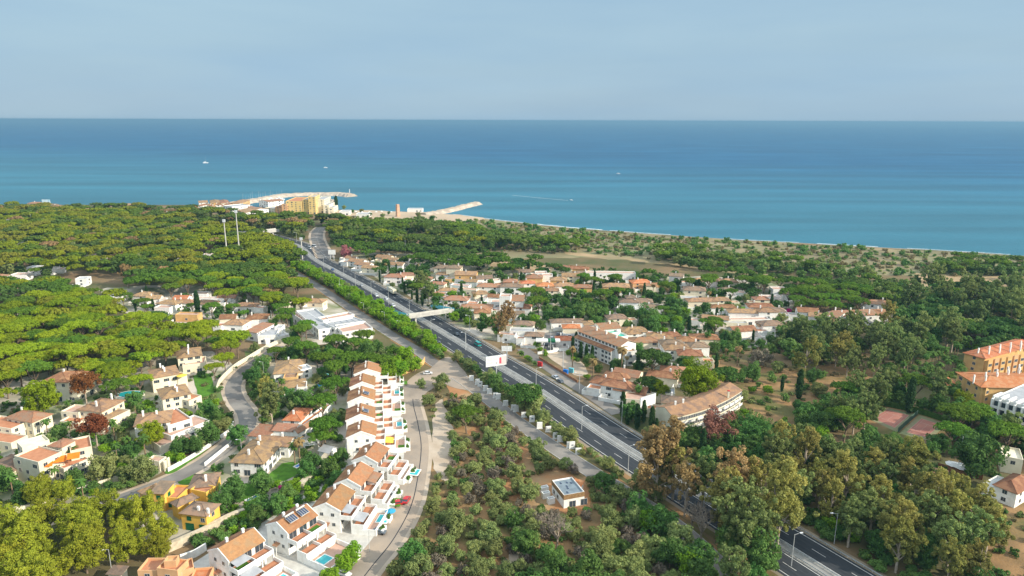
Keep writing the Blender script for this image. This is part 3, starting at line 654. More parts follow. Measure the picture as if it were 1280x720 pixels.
# cream villas on the west slope
WV = 'cream villas between the pine wood and the curved street'
def cream(label, parts):
    e = bld('villa', label, 'villa', parts[0][0], 4, WV)
    for a, b, c, he, rise, kw in parts: W_(e, a, b, c, he, rise, **kw)
    return e
cream('cream villa at the top of the slope with a tall blank lower wall', [((222,448),(252,444),(258,433),7.5,1.8,dict(wall='cream',rm='tan_roof',chim=3)), ((228,458),(256,455),(262,446),4.2,.7,dict(roof='flat',wall='cream',floor='pinkpave',wins=2))])
cream('cream villa with a yellow parasol on its terrace, second down the slope', [((190,473),(224,467),(230,455),7,1.8,dict(wall='cream',rm='tan_roof',chim=3)), ((222,474),(234,471),(236,464),4.6,.7,dict(roof='flat',wall='cream',floor='terracotta',wins=2))])
cream('cream villa in the middle of the slope with two dark paired windows', [((203,499),(238,492),(243,478),7.5,2.0,dict(wall='cream',rm='tan_roof',chim=3)), ((236,503),(252,496),(250,484),5.0,.8,dict(roof='flat',wall='cream',floor='terracotta',wins=2)), ((205,508),(246,503),(246,495),3.6,.8,dict(roof='flat',wall='cream',floor='terracotta',wins=2))])
cream('cream villa lowest on the slope with stepped terraces toward the street', [((168,533),(212,527),(226,511),7.5,2.1,dict(wall='white',rm='tan_roof',chim=2)), ((210,534),(240,525),(232,508),6.2,.8,dict(roof='flat',wall='white',floor='terracotta')), ((214,547),(262,527),(256,515),3.8,.8,dict(roof='flat',wall='white',floor='pinkpave',wins=2)), ((200,560),(240,546),(236,536),2.4,.8,dict(roof='flat',wall='cream',floor='pinkpave',wins=0))])
cream('cream villa half hidden behind the dead brown pine, blank wall below', [((52,477),(84,478),(92,464),9,2.2,dict(wall='cream',rm='brown_roof',chim=1)), ((50,487),(96,489),(100,476),5.2,.8,dict(roof='flat',wall='cream',floor='pinkpave',wins=2))])
cream('cream villa with two stout chimneys beside the kidney shaped pool', [((97,512),(127,515),(150,500),6.5,2.1,dict(wall='cream',rm='tan_roof',chim=2)), ((76,516),(98,518),(104,508),5,.8,dict(roof='flat',wall='cream',floor='pinkpave')), ((128,531),(163,514),(160,505),4.2,.8,dict(roof='flat',wall='cream',floor='tan_roof',wins=2)), ((75,528),(98,530),(104,520),3,.8,dict(roof='flat',wall='cream',floor='terracotta',wins=2))])
cream('cream villa at the left edge with a terracotta roof and square chimney', [((8,522),(40,528),(50,515),6,2,dict(wall='cream',rm='terra_roof',chim=1)), ((-25,532),(14,538),(20,524),4.6,.8,dict(roof='flat',wall='cream',floor='terracotta')), ((-25,550),(14,556),(20,544),3,.8,dict(roof='flat',wall='cream',floor='terracotta',wins=2))])
ps = MB(); cc = G(163,502,.6)
ps.prism([(5.6*math.cos(t)*(1+.12*math.sin(2*t)), 3.9*math.sin(t)) for t in [i*math.pi/14 for i in range(28)]], 0, .6, 0); ps.prism([(5.0*math.cos(t)*(1+.12*math.sin(2*t)), 3.35*math.sin(t)) for t in [i*math.pi/14 for i in range(28)]], .601, .64, 1)
p = ps.build('swimming_pool', [M['white'], M['tpool']], None, (cc.x, cc.y, 3.6)); tag(p, 'kidney shaped teal pool on the terrace beside the cream villa', 'pool')
ps = MB(); ps.prism([(6.2*math.cos(t), 4.5*math.sin(t)) for t in [i*math.pi/10 for i in range(20)]], 0, 3.6, 0); p = ps.build('retaining_wall', M['cream'], None, (cc.x, cc.y, 0)); tag(p, 'round cream retaining wall under the kidney shaped pool', 'retaining wall')
# stepped cream apartments with orange awnings
e = bld('apartment_building', 'cream stepped apartment block with three orange awnings among palms', 'apartment building', (40,600), 8)
for a, b, c, he, kw in [((18,572),(48,580),(60,562),8.5,dict(floor='terracotta')), ((45,580),(62,571),(56,556),7,dict(floor='pinkpave')), ((60,576),(96,566),(92,548),6.4,dict(floor='pinkpave')), ((88,566),(115,560),(112,546),7.6,dict(floor='terracotta')),
        ((58,590),(82,583),(78,574),4.0,dict(floor='terracotta')), ((80,588),(112,575),(108,565),4.4,dict(floor='terracotta')), ((28,562),(62,552),(58,544),9.2,dict(floor='cream'))]:
    W_(e, a, b, c, he, 0, roof='flat', wall='cream', **kw)
for q in ((58,581,6.6),(75,575,6.8),(92,571,7.6)):
    c_ = G(*q); s = MB(); s.slab([(-1.9, -1.6, 0), (1.9, -1.6, 0), (1.9, 1.2, 1.0), (-1.9, 1.2, 1.0)], .08)
    s.build('awning', M['orange'], e, (c_.x-e.location.x, c_.y-e.location.y, q[2]), R(25))
W_(e, (62,557), (77,559), (84,549), 9.6, .9, roof='hip', wall='cream', rm='terra_roof', wins=2)
e = bld('villa', 'brown roofed cream house beside the stepped apartments behind palms', 'house', (4,585), 4)
W_(e, (-20,585), (14,590), (40,572), 4, 1.6, wall='cream', rm='grey_roof')
# gate lodge
e = bld('gate_lodge', 'small cream gate lodge with a dark arched opening by the street', 'lodge', (182,586), 3)
W_(e, (183,577), (199,579), (201,572), 3.2, .5, roof='flat', wall='cream', floor='pinkpave', wins=0)
l_ = [c for c in e.children if c.name.startswith('wall')][0]; inst('window', WINW, l_, (2.4, -.01, 1.2))
for q in ((204,580),(208,576)): W_(e, q, (q[0]+1.6, q[1]), (q[0]+1.8, q[1]-1.5), 3, 0, roof='flat', wall='cream', wins=0, keep=.5)
# peach terraces at the lower edge
e = bld('apartment_building', 'peach stepped building with terracotta terraces at the lower left edge', 'apartment building', (180,715), 5)
for a, b, c, he, kw in [((172,716),(196,716),(200,700),5,dict(floor='terracotta')), ((196,713),(222,716),(224,701),6.2,dict(floor='terracotta')), ((222,718),(243,712),(240,700),5,dict(floor='terracotta')), ((238,726),(262,724),(256,712),3.6,dict(floor='red_roof')), ((205,705),(220,704),(220,697),7.5,dict(floor='peach'))]:
    W_(e, a, b, c, he, 0, roof='flat', wall='peach', wins=2, **kw)
e = bld('utility_shed', 'small tan roofed shed beside the street lamp at the lower edge', 'shed', (135,716), 3)
W_(e, (135,717), (151,718), (152,710), 3, .5, roof='shed', wall='cream', rm='grey_roof', wins=0)
# sports club
e = bld('clubhouse', 'white flat roofed club building with terracotta decks and glass panel roof', 'clubhouse', (400,415), 5)
CL = [((428,417),(466,411.5),(458,402.5),5.4,'pinkpave'), ((419,411.5),(457,403.5),(446,396.5),5.6,'flat_white'), ((404,402),(443,394.5),(437,391),5.4,'pinkpave'), ((398,414),(424,410),(399,386),5.0,'flat_grey'), ((381,404),(399,401),(390,389),4.2,'pinkpave')]
M['flat_white'] = mat('pale_panel_roof', (.62,.64,.64), (.50,.54,.56), .4, rough=.5)
for a, b, c, he, fl_ in CL: W_(e, a, b, c, he, 0, roof='flat', wall='white', floor=fl_, wins=2, par=.9)
g_ = MB(); pts = [G(*q, 5.9) for q in ((416,410),(455,403),(445,397),(407,403))]
for i in range(5):
    for j in range(2):
        def bi(u_, v_): return pts[0].lerp(pts[1], u_).lerp(pts[3].lerp(pts[2], u_), v_)-Vector((e.location.x, e.location.y, 0))
        g_.slab([bi(.05+i*.19, .06+j*.47), bi(.21+i*.19, .06+j*.47), bi(.21+i*.19, .46+j*.47), bi(.05+i*.19, .46+j*.47)], .1)
g_.build('roof_panel', M['glass'] if 0 else M['flat_grey'], e)
# white modern villa behind the pines
e = bld('villa', 'angular white villa with a tan shed roof and white patio walls', 'villa', (306,415), 5)
W_(e, (307,414), (321,416), (331,406), 5.2, 1.4, roof='shed', rm='terra_roof', wins=2)
W_(e, (322,421), (345,420), (343,409), 4.2, .8, roof='flat', wins=2); W_(e, (332,426), (362,419), (356,409), 2.2, 1.0, roof='flat', wins=0); W_(e, (343,411), (352,411), (352,407), 5, .8, roof='flat', wins=2)
# small houses among the pines: px, py of the roof, width, depth, turn, eave, roof material, walls, words
HS = []
def small(px, py, w_, d_, rot, he, rm='tan_roof', wall='white', roof='hip', chim=1, wins=3, cl='', note=None, extra=0):
    HS.append(dict(px=px, py=py, w=w_, d=d_, rot=rot, he=he, rm=rm, wall=wall, roof=roof, chim=chim, wins=wins, cl=cl, note=note, extra=extra))
cl = 'in the villa cluster amid the left pine wood'
for a in [(143,370,12,9,5,4,'flat','white','flat'),(182,368,13,10,-8,5,'tan_roof','white','hip'),(193,372,9,8,10,4,'tan_roof','white','gable'),(213,378,14,9,-12,4.5,'tan_roof','white','hip'),(206,384,10,7,-5,3.6,'flat','white','flat'),(233,377,13,8,-8,4,'terra_roof','white','hip'),(228,372,9,8,0,5,'red_roof','white','gable'),(258,378,14,9,-10,4.2,'tan_roof','white','hip'),(236,393,14,6,-4,3.8,'flat','ochre','flat'),(285,371,12,7,0,3.5,'terra_roof','white','gable'),(309,381,14,8,-6,4,'tan_roof','white','hip'),(322,396,12,10,10,4.2,'brown_roof','white','hip'),(296,403,12,10,-6,4.2,'tan_roof','white','hip'),(286,396,9,8,10,4,'brown_roof','cream','gable'),(268,373,24,4,-4,3,'flat','white','flat'),(355,375,9,8,0,4,'tan_roof','cream','hip'),(395,376,12,8,-8,3.5,'tan_roof','cream','hip'),(252,367,10,7,0,4,'flat','white','flat')]:
    small(*a, cl=cl)
cl = 'glimpsed through the far left pine wood'
for a in [(22,301,14,8,8,5,'flat','white','flat'),(120,318,15,8,-4,4,'flat','white','flat'),(163,317,14,8,4,4,'tan_roof','white','hip'),(44,334,9,8,0,5,'flat','white','flat'),(67,331,10,9,5,6,'grey_roof','white','hip'),(27,343,12,8,0,4,'flat','white','flat'),(104,348,8,8,10,5,'flat','white','flat'),(6,391,14,10,12,4,'brown_roof','cream','hip'),(240,326,18,5,2,3.2,'flat','white','flat'),(255,322,16,5,-4,3,'flat','cream','flat'),(228,320,9,7,3,3,'grey_roof','white','hip'),(266,318,16,6,-2,3.2,'flat','white','flat'),(216,296,10,6,0,3.4,'flat','white','flat'),(0,345,9,8,0,5,'terra_roof','white','hip')]:
    small(*a, cl=cl)
cl = 'near the coast above the left tree line'
for a in [(72,258,16,10,0,7,'tan_roof','white','hip'),(45,254,18,9,0,6,'terra_roof','cream','hip'),(108,262,12,9,4,7,'tan_roof','white','hip'),(157,256,20,10,0,6,'tan_roof','cream','hip'),(190,265,16,9,6,7,'tan_roof','cream','gable'),(206,267,14,10,0,9,'terra_roof','yellow','hip'),(65,256,14,8,6,5,'grey_roof','cream','hip'),(2,275,16,6,-3,4,'flat','white','flat')]:
    small(*a, cl=cl)
cl = 'in the white terraces beside the highway'
for a in [(447,326,14,8,-22,4.5,'tan_roof','white','gable'),(455,330,14,8,-22,4.5,'tan_roof','white','gable'),(463,334,12,8,-22,4.5,'tan_roof','cream','gable'),(481,321,14,8,-20,4.5,'tan_roof','cream','gable'),(489,324,14,8,-20,4.5,'tan_roof','cream','gable'),(497,330,12,8,-16,4.5,'tan_roof','white','gable'),(494,345,15,9,-8,5,'terra_roof','white','hip'),(507,343,12,8,12,4.5,'terra_roof','cream','hip'),(440,322,10,7,-22,4,'tan_roof','white','gable'),(503,325,14,5,-14,3.2,'flat','white','flat')]:
    small(*a, cl=cl, note='')
cl = 'in the village beyond the footbridge'
for a in [(556,334,15,9,-8,8,'grey_roof','cream','hip'),(568,334,11,9,-8,10,'grey_roof','cream','hip'),(583,342,16,10,-6,7,'tan_roof','ochre','gable'),(554,342,10,7,-8,5,'tan_roof','white','hip'),(605,347,12,9,14,5,'grey_roof','white','gable'),(612,357,17,9,-6,5,'terra_roof','white','hip'),(628,356,10,8,5,4.5,'brown_roof','cream','hip'),(640,357,16,9,-4,6.5,'grey_roof','white','hip'),(638,351,10,8,0,7,'terra_roof','peach','hip'),(632,370,7,7,-6,12,'flat','white','flat'),(643,374,12,9,-6,9,'terra_roof','white','shed'),(652,383,12,9,-10,4.5,'brown_roof','white','hip'),(571,373,16,10,-8,5,'terra_roof','white','hip'),(560,362,12,7,0,4,'tan_roof','white','hip'),(576,357,14,6,-18,3.6,'flat','white','flat'),(587,362,12,6,-18,3.6,'flat','cream','flat'),(596,383,20,9,-4,4.6,'terra_roof','white','hip'),(603,389,10,9,0,4.4,'brown_roof','cream','hip'),(570,349,16,5,-20,3.4,'flat','white','flat'),(547,354,12,7,-12,3.6,'terra_roof','cream','hip'),(589,351,10,7,-10,4,'tan_roof','white','gable'),(600,366,10,8,15,4.4,'tan_roof','cream','hip'),(619,370,9,7,-10,4,'brown_roof','white','gable'),(622,377,8,7,0,4,'flat','white','flat'),(545,367,10,8,-20,4,'terra_roof','white','hip'),(532,348,10,8,0,4,'terra_roof','white','hip'),(668,346,12,10,-4,6.5,'terra_roof','ochre','hip'),(682,356,12,9,0,5,'red_roof','cream','hip'),(698,349,12,9,-4,6.5,'tan_roof','ochre','hip'),(704,356,14,9,8,5,'tan_roof','white','hip'),(713,344,13,9,0,5,'tan_roof','cream','gable'),(728,358,14,8,-6,4.5,'terra_roof','ochre','hip'),(656,339,9,8,0,5,'grey_roof','white','gable'),(676,341,9,8,0,6,'flat','white','flat'),(703,334,18,9,-20,5,'terra_roof','cream','hip'),(722,335,18,8,-10,5,'brown_roof','ochre','hip'),(684,344,8,8,0,6,'flat','white','flat'),(727,341,14,8,0,4.5,'grey_roof','cream','hip'),(660,353,10,7,0,5,'red_roof','white','hip'),(690,362,9,8,0,5,'tan_roof','cream','hip'),(656,362,8,6,0,4,'flat','white','flat'),(646,391,9,6,0,3.5,'grey_roof','white','gable')]:
    small(*a, cl=cl)
cl = 'in the green suburb toward the dunes'
for a in [(763,341,38,7,-3,6,'flat','white','flat'),(770,357,19,10,-4,5,'tan_roof','ochre','hip'),(800,352,14,10,8,5,'red_roof','peach','hip'),(813,356,7,7,0,5,'terra_roof','cream','gable'),(788,371,6,7,0,8.5,'grey_roof','white','hip'),(786,376,12,9,-8,6.5,'grey_roof','white','hip'),(801,376,15,9,-6,5.6,'grey_roof','white','hip'),(793,386,22,6,-10,3.4,'flat','white','flat'),(816,383,12,7,-6,4,'grey_roof','white','hip'),(709,401,20,7,4,3.8,'grey_roof','white','hip'),(770,396,12,9,8,4.5,'grey_roof','cream','hip'),(846,344,10,8,-20,7,'grey_roof','white','gable'),(884,350,24,9,3,4,'tan_roof','white','hip'),(910,351,13,9,0,5,'tan_roof','cream','hip'),(909,362,12,9,0,4.5,'grey_roof','white','hip'),(868,361,15,10,-12,6,'grey_roof','cream','hip'),(862,372,12,7,-6,4,'flat','cream','flat'),(877,375,20,8,2,4.2,'tan_roof','cream','hip'),(900,374,12,8,0,4.6,'tan_roof','cream','hip'),(903,383,16,7,0,4.5,'brown_roof','white','hip'),(894,397,15,7,-14,5,'tan_roof','white','gable'),(930,389,20,8,-6,4,'tan_roof','white','hip'),(950,382,16,9,-6,5.6,'brown_roof','white','hip'),(958,388,12,8,0,5,'tan_roof','white','hip'),(951,373,10,8,0,5,'terra_roof','cream','hip'),(963,404,13,9,6,6,'grey_roof','white','hip'),(927,411,14,9,12,4,'brown_roof','white','gable'),(936,399,24,6,4,3.2,'flat','white','flat'),(912,403,20,5,-6,3,'flat','cream','flat'),(880,421,15,9,-6,4.5,'brown_roof','cream','hip'),(838,418,10,8,8,5,'brown_roof','white','hip'),(825,420,14,8,-6,4.5,'tan_roof','white','hip'),(806,425,16,9,4,5,'terra_roof','cream','hip'),(846,434,14,9,0,6,'tan_roof','white','hip'),(862,441,12,9,-6,6,'brown_roof','cream','hip'),(872,431,10,8,5,6.5,'grey_roof','white','hip'),(839,428,12,8,0,6.5,'grey_roof','white','hip'),(858,424,10,8,-10,5,'brown_roof','white','hip'),(792,412,14,9,2,4.6,'tan_roof','white','hip'),(962,371,14,6,0,3.4,'flat','white','flat'),(985,366,10,8,0,5,'grey_roof','white','hip'),(973,361,10,8,0,6,'flat','white','flat')]:
    small(*a, cl=cl)
small(966,387,14,8,-10,5,'grey_roof','white','hip',cl=cl); small(962,406,14,8,-8,5,'tan_roof','white','hip',cl=cl)
cl = 'at the foot of the tall trees left of the white row'
for a in [(1009,388,12,9,-12,6,'brown_roof','white','gable'),(1022,394,10,8,-20,5,'tan_roof','white','gable'),(1032,400,10,8,-20,5,'tan_roof','white','gable'),(1096,378,16,9,-10,6,'terra_roof','white','hip'),(1043,405,9,7,-15,5,'brown_roof','white','gable')]:
    small(*a, cl=cl)
cl = 'behind the billboard between the two long hotels'
for a in [(756,476,11,9,-26,4.4,'brown_roof','white','hip'),(771,470,12,9,-26,4.8,'brown_roof','cream','hip'),(785,466,12,9,-26,5,'terra_roof','cream','gable'),(774,480,14,9,-26,5.6,'brown_roof','white','hip'),(790,486,14,9,-26,4.6,'brown_roof','white','gable'),(842,462,12,9,-14,4.5,'terra_roof','cream','hip'),(829,468,14,8,-20,4.2,'brown_roof','cream','hip'),(847,500,13,8,-12,6.4,'grey_roof','cream','hip'),(799,497,12,8,-12,4.2,'flat','cream','flat'),(829,489,10,8,-12,4.2,'flat','cream','flat'),(714,408,10,7,0,4,'red_roof','cream','hip'),(668,418,10,7,-8,5,'grey_roof','white','hip'),(653,413,14,7,-5,5,'flat','white','flat'),(705,423,9,7,0,4,'red_roof','white','hip'),(634,418,10,5,-15,4,'flat','white','flat'),(655,404,12,8,-12,4.5,'grey_roof','cream','hip')]:
    small(*a, cl=cl)
RN = {'tan_roof': 'tan tiled', 'brown_roof': 'brown tiled', 'terra_roof': 'terracotta tiled', 'red_roof': 'red tiled', 'grey_roof': 'weathered grey brown', 'flat': 'flat'}
ORD = ['first', 'second', 'third', 'fourth', 'fifth', 'sixth', 'seventh', 'eighth', 'ninth', 'tenth', 'eleventh', 'twelfth', 'thirteenth', 'fourteenth', 'fifteenth']
keyf = {}
for h in HS:
    sz = 'tall' if h['he'] >= 6.5 else 'long' if h['w'] >= 2.2*h['d'] else 'low' if h['he'] < 4.3 else ''
    h['key'] = (sz, h['wall'], h['rm'], h['roof'], h['cl']); keyf.setdefault(h['key'], []).append(h)
for k, L_ in keyf.items():
    L_.sort(key=lambda h: h['px'])
    for i, h in enumerate(L_):
        shape = {'hip': 'hipped', 'gable': 'gabled', 'flat': '', 'shed': 'sloping'}[h['roof']]
        base = ' '.join(x for x in (k[0], {'ochre': 'sand coloured', 'peach': 'peach', 'yellow': 'yellow'}.get(k[1], k[1]), 'house with', RN[k[2]], shape, 'roof', k[4]) if x)
        if len(L_) > 1: base = ('leftmost' if i == 0 else 'rightmost' if i == len(L_)-1 else ORD[i]+' from left') + ' ' + base
        ws = base.split(); base = ' '.join(w for w in ws if w not in ('the',)) if len(ws) > 16 else base
        h['label'] = ' '.join(base.split()[:16])
for n, h in enumerate(HS):
    c_ = G(h['px'], h['py'], h['he']); a = R(h['rot']); u = Vector((math.cos(a), math.sin(a))); v = Vector((-u.y, u.x)); c2 = c_.xy
    A = c2-u*h['w']/2-v*h['d']/2; e = empty('house', (A.x, A.y, 0)); tag(e, h['label'], 'house', 'houses '+h['cl'])
    wing(e, A, A+u*h['w'], A+u*h['w']+v*h['d'], h['he'], min(2.2, h['d']*.2), roof=h['roof'], wall=h['wall'], rm=h['rm'], chim=h['chim'] if h['roof'] != 'flat' else 0, wins=h['wins'] if h['py'] > 300 else 3, seed=n, floor=('pinkpave' if n % 3 else 'flat_grey') if h['roof'] == 'flat' else None, keep=.3 if 'glimpsed' in h['cl'] or 'coast' in h['cl'] else 1.2)
    if n % 2 == 0 and h['roof'] != 'flat' and h['py'] > 320:
        B = A+u*(h['w'] if n % 4 else -h['w']*.45)-v*1.5
        wing(e, B, B+u*h['w']*.45, B+u*h['w']*.45+v*h['d']*.6, min(h['he'], 3.2), .6, roof='flat', wall=h['wall'], wins=0, floor='terracotta', keep=.8)
    if 300 < h['py'] and n % 5:
        rw = random.Random(900+n); gw, gd = h['w']*rw.uniform(.9, 1.3), rw.uniform(4, 7); x0 = rw.uniform(-2, 1.5)
        mb = MB(); hh = rw.uniform(1.4, 2.3); mb.box(x0, x0+gw, -gd, -gd+.25, 0, hh); mb.box(x0, x0+.25, -gd+.25, -.4, 0, hh); mb.box(x0+gw-.25, x0+gw, -gd+.25, -.4, 0, hh)
        mb.build('garden_wall', M['white'], e, (0, 0, 0), a)
        mb = MB(); mb.box(x0+.3, x0+gw-.3, -gd+.3, -.45, 0, .16); mb.build('patio', M['pinkpave' if n % 3 else 'concrete'], e, (0, 0, 0), a)
# ================================================================ larger buildings on the seaward side
e = bld('hotel', 'long white hotel with terracotta roof, balconies and cypresses along its front', 'hotel', (723,432), 0)
wl, rf = W_(e, (723,413.5), (774,433), (795,428), 10.5, 2.2, roof='gable', rm='terra_roof', wins=0, over=.6)
ex, hx, Ln = e.location, rf.rotation_euler.z, (G(774,433,10.5)-G(723,413.5,10.5)).length
s = MB(); s.slab([(-.5, -3.0, 7.4), (Ln-3, -3.0, 7.4), (Ln-3, 0, 8.3), (-.5, 0, 8.3)], .2); s.build('lower_roof', M['brown_roof'], rf)
s = MB(); s.box(0, Ln-3.2, -2.4, 0, -.2, 7.5); s.build('lower_wall', M['white'], rf)
n = 12
for i in range(n):
    x = Ln*(i+.5)/n
    inst('window', WIN, wl, (x, -.01, 8.8), 0, (1.1, 1, .9))
    if i % 4 != 3 and i < n-1:
        for z in (.5, 2.9, 5.2): inst('balcony_window', WINW, wl, (x, -2.42, z), 0, (.75, 1, .9))
for i in range(3): inst('chimney', CHIM, rf, (Ln*(.3+.24*i), 4.5, 12.0), 0, (1.2, 1.2, 1.4))
for i in range(3): inst('window', WIN, wl, (Ln+.01, 2.5+3*i, 6.0), math.pi/2)
W_(e, (752,412), (776,410), (772,402), 9, 1.6, roof='gable', rm='terra_roof', wins=2, chim=1)
W_(e, (730,406), (742,406), (741,401), 11, .8, roof='hip', rm='tan_roof', wins=0)
W_(e, (762,418), (774,416), (772,411), 7.5, .8, roof='flat', wins=0, floor='greenglass'); W_(e, (772,423), (785,421), (783,416), 6.5, .8, roof='flat', wins=0, floor='greenglass')
W_(e, (782,441), (796,440), (796,430), 7.2, .8, roof='flat', wins=2, floor='tan_roof')
e = bld('low_building', 'low white house with tan hipped roof just behind the hotel', 'house', (782,416), 4)
W_(e, (785,418), (802,417), (800,411), 4.4, 1.3, rm='tan_roof', wins=2)
e = bld('row_house', 'long white row house with brown roofs and many chimneys on the right', 'row house', (1051,394), 0)
for i in range(4):
    x = 1049+i*16; W_(e, (x, 395.5-i*.7+.5*(i % 2)), (x+15.6, 394.8-i*.7+.5*(i % 2)), (x+13, 388-i*.6), 7-.5*(i % 2), 2.0, roof='gable', rm='brown_roof' if i % 2 else 'terra_roof', chim=2, wins=2, keep=3)
W_(e, (1033,394), (1047,397), (1051,389), 7.5, 1.4, roof='gable', rm='terra_roof', wins=2, keep=3)
# curved apartment block
e = bld('apartment_building', 'curved cream apartment block with a long brown roof and bright balconies', 'apartment building', (841,525), 0)
ef = catmull([G(a, b, 8.6) .xy for a, b in ((841,521),(860,516.5),(882,510),(903,501),(916,494),(927,487))], 4)
dv = 10.5; bk = offs(ef, -dv); md = offs(ef, -dv/2); fo = offs(ef, .5); fb = offs(ef, -dv-.4); o_ = e.location.xy
wm_ = MB(); rm1 = MB()
for i in range(len(ef)-1):
    a, b = ef[i]-o_, ef[i+1]-o_; c, d = bk[i]-o_, bk[i+1]-o_
    wm_.face([(*a, -.2), (*b, -.2), (*b, 8.6), (*a, 8.6)]); wm_.face([(*d, -.2), (*c, -.2), (*c, 8.6), (*d, 8.6)])
    p, q, r, s = fo[i]-o_, fo[i+1]-o_, md[i+1]-o_, md[i]-o_
    rm1.slab([(*p, 8.5), (*q, 8.5), (*r, 10.6), (*s, 10.6)], .2)
    p, q, r, s = md[i]-o_, md[i+1]-o_, fb[i+1]-o_, fb[i]-o_
    rm1.slab([(*p, 10.6), (*q, 10.6), (*r, 8.5), (*s, 8.5)], .2)
for i, sg in ((0, 1), (len(ef)-1, -1)):
    a, c, m_ = ef[i]-o_, bk[i]-o_, md[i]-o_; f_ = [(*c, -.2), (*a, -.2), (*a, 8.6), (*m_, 10.4), (*c, 8.6)]; wm_.face(f_ if sg > 0 else f_[::-1])
wl = wm_.build('wall', M['cream'], e); rf = rm1.build('roof', M['tan_roof'], e)
for i in range(0, len(ef)-1):
    a, b = ef[i]-o_, ef[i+1]-o_; t = (b-a); ang = math.atan2(t.y, t.x); k = 2
    nrm = Vector((t.y, -t.x)).normalized()
    for j in range(k):
        p = a.lerp(b, (j+.5)/k)+nrm*.02
        for st in range(3): inst('window', WINW if (i+j+st) % 3 else WIN, wl, (p.x, p.y, .7+2.75*st), ang)
    if i % 2 == 0:
        m_ = a.lerp(b, .5)+nrm*.8
        for z in (2.6, 5.4):
            s = MB(); s.box(-1.7, 1.7, -.7, .7, 0, .15); s.box(-1.7, 1.7, -.7, -.55, .15, 1.0); s.build('balcony', M['white'], wl, (m_.x, m_.y, z), ang)
for i in (3, 5): inst('chimney', CHIM, rf, (*(md[i]-o_), 10.4))
ch = MB(); ch.box(-.35, .35, -.35, .35, 0, 3.4, 0); ch.box(-.45, .45, -.45, .45, 3.4, 3.7, 1); ch.build('chimney', [M['cream'], M['redcloth']], rf, (*(ef[14]-o_), 8.2))
for i in range(0, len(ef)-1, 2): BLOCK.append((ef[i].copy(), (ef[i+1]-ef[i]).normalized(), Vector((-(ef[i+1]-ef[i]).y, (ef[i+1]-ef[i]).x)).normalized(), (ef[min(i+2, len(ef)-1)]-ef[i]).length, dv, 2.5))
W_(e, (829,507), (839,511), (844,505), 7.2, 1.2, roof='hip', rm='terra_roof', wall='cream', wins=2)
# orange roofed complexes
def oc(label, A, B, C, he, n):
    e = bld('apartment_building', label, 'apartment building', B, 0, 'orange roofed apartment complexes at the right edge')
    wl, rf = W_(e, A, B, C, he, 2.0, roof='hip', rm='red_roof', wall='ochre', wins=2, sides='fl', over=.7)
    a, b, c = G(*A, he).xy, G(*B, he).xy, G(*C, he).xy
    flip = (b-a).cross(c-b) < 0
    u = (c-b).normalized(); Lc = (c-b).length; nrm = Vector((u.y, -u.x)) 
    if nrm.dot(-b) < 0: nrm = -nrm
    ang = math.atan2(u.y, u.x); o = e.location.xy
    for i in range(n):
        p = b+u*(Lc*(i+.5)/n)-o; w2 = Lc/n*.34
        s = MB(); s.box(-w2, w2, -1.5, 0.3, 0, he-1.2); s.box(-w2, w2, -1.5, -1.35, he-1.2, he-.3)
        bay = s.build('balcony_bay', M['peach'] if i % 3 == 1 else M['ochre'], e, (p.x, p.y, 0), ang)
        for st in range(3): inst('window', WINW, bay, (0, -1.51, .9+3.1*st))
        q = p+u*(Lc/n*.5)
        for st in range(3): inst('window', WIN, e, (q.x+nrm.x*.02, q.y+nrm.y*.02, 1+3.1*st), ang)
    for i in range(n+2):
        q = b+u*(Lc*(i+.4)/(n+2))-nrm*(2.0 if i % 2 else 4.5)-o
        rl = Matrix.Rotation(-rf.rotation_euler.z, 3, 'Z') @ (Vector((q.x, q.y, 0))-rf.location)
        inst('chimney', CHIM, rf, (rl.x, rl.y, he+1.0), ang-rf.rotation_euler.z, (.9, .9, 1.5))
    return e
oc('ochre apartment block with red orange roof, the farther of two at right edge', (1206,441), (1231,448), (1310,434), 11, 10)
oc('ochre apartment block with red orange roof, nearer one beside the blue pool', (1197,465.5), (1227,483.5), (1310,463), 10, 10)
e = bld('pool_house', 'small red roofed pool house at the end of the orange complex', 'pool house', (1181,480), 0)
W_(e, (1181,482), (1198,482), (1198,474), 3.6, 1.0, roof='shed', wall='peach', rm='red_roof', wins=3)
ps = MB(); P_ = [G(a, b).xy for a, b in ((1159,482),(1168,478),(1177,473),(1181,476),(1179,483),(1168,485))]
ps.prism([tuple(p) for p in P_], 0, .3, 0); m_ = sum(P_, Vector((0, 0)))/6; ps.prism([tuple(m_+(p-m_)*.86) for p in P_], .301, .34, 1)
p = ps.build('swimming_pool', [M['pinkpave'], M['pool']]); tag(p, 'bright blue pool beside the orange roofed complex on the right', 'pool')
e = bld('apartment_building', 'white modern terraced apartment block with dark glass bands at the right edge', 'apartment building', (1245,500), 0)
wl, rf = W_(e, (1243,497), (1290,511), (1322,489), 10.5, 0, roof='flat', wall='white', wins=0, par=.5)
Ln = (G(1290,511,10.5)-G(1243,497,10.5)).length
for st in range(3):
    for i in range(5):
        w2 = Ln/5; s = MB(); s.box(.4, w2-.4, -.02, .3, 0, 2.2, 0); s.build('window', M['glass'], wl, (w2*i, -.3, .6+3.3*st))
        s = MB(); s.box(.2, w2-.2, -1.6, .3, -.35, -.1, 0); s.box(.2, w2-.2, -1.6, -1.5, -.1, .75, 0); s.build('balcony', M['white'], wl, (w2*i, -.0, .5+3.3*st))
for i in range(6): s = MB(); s.box(-.3, .3, -1.9, .5, 0, 10.5-.0, 0); s.box(-.3, .3, -.9, 6, 10.5, 11.6, 0); s.build('fin_wall', M['white'], wl, (Ln/5*i, 0, -.02*i))
W_(e, (1239,503), (1247,505), (1256,493), 7, 0, roof='flat', wall='white', wins=3, par=.8, keep=1)
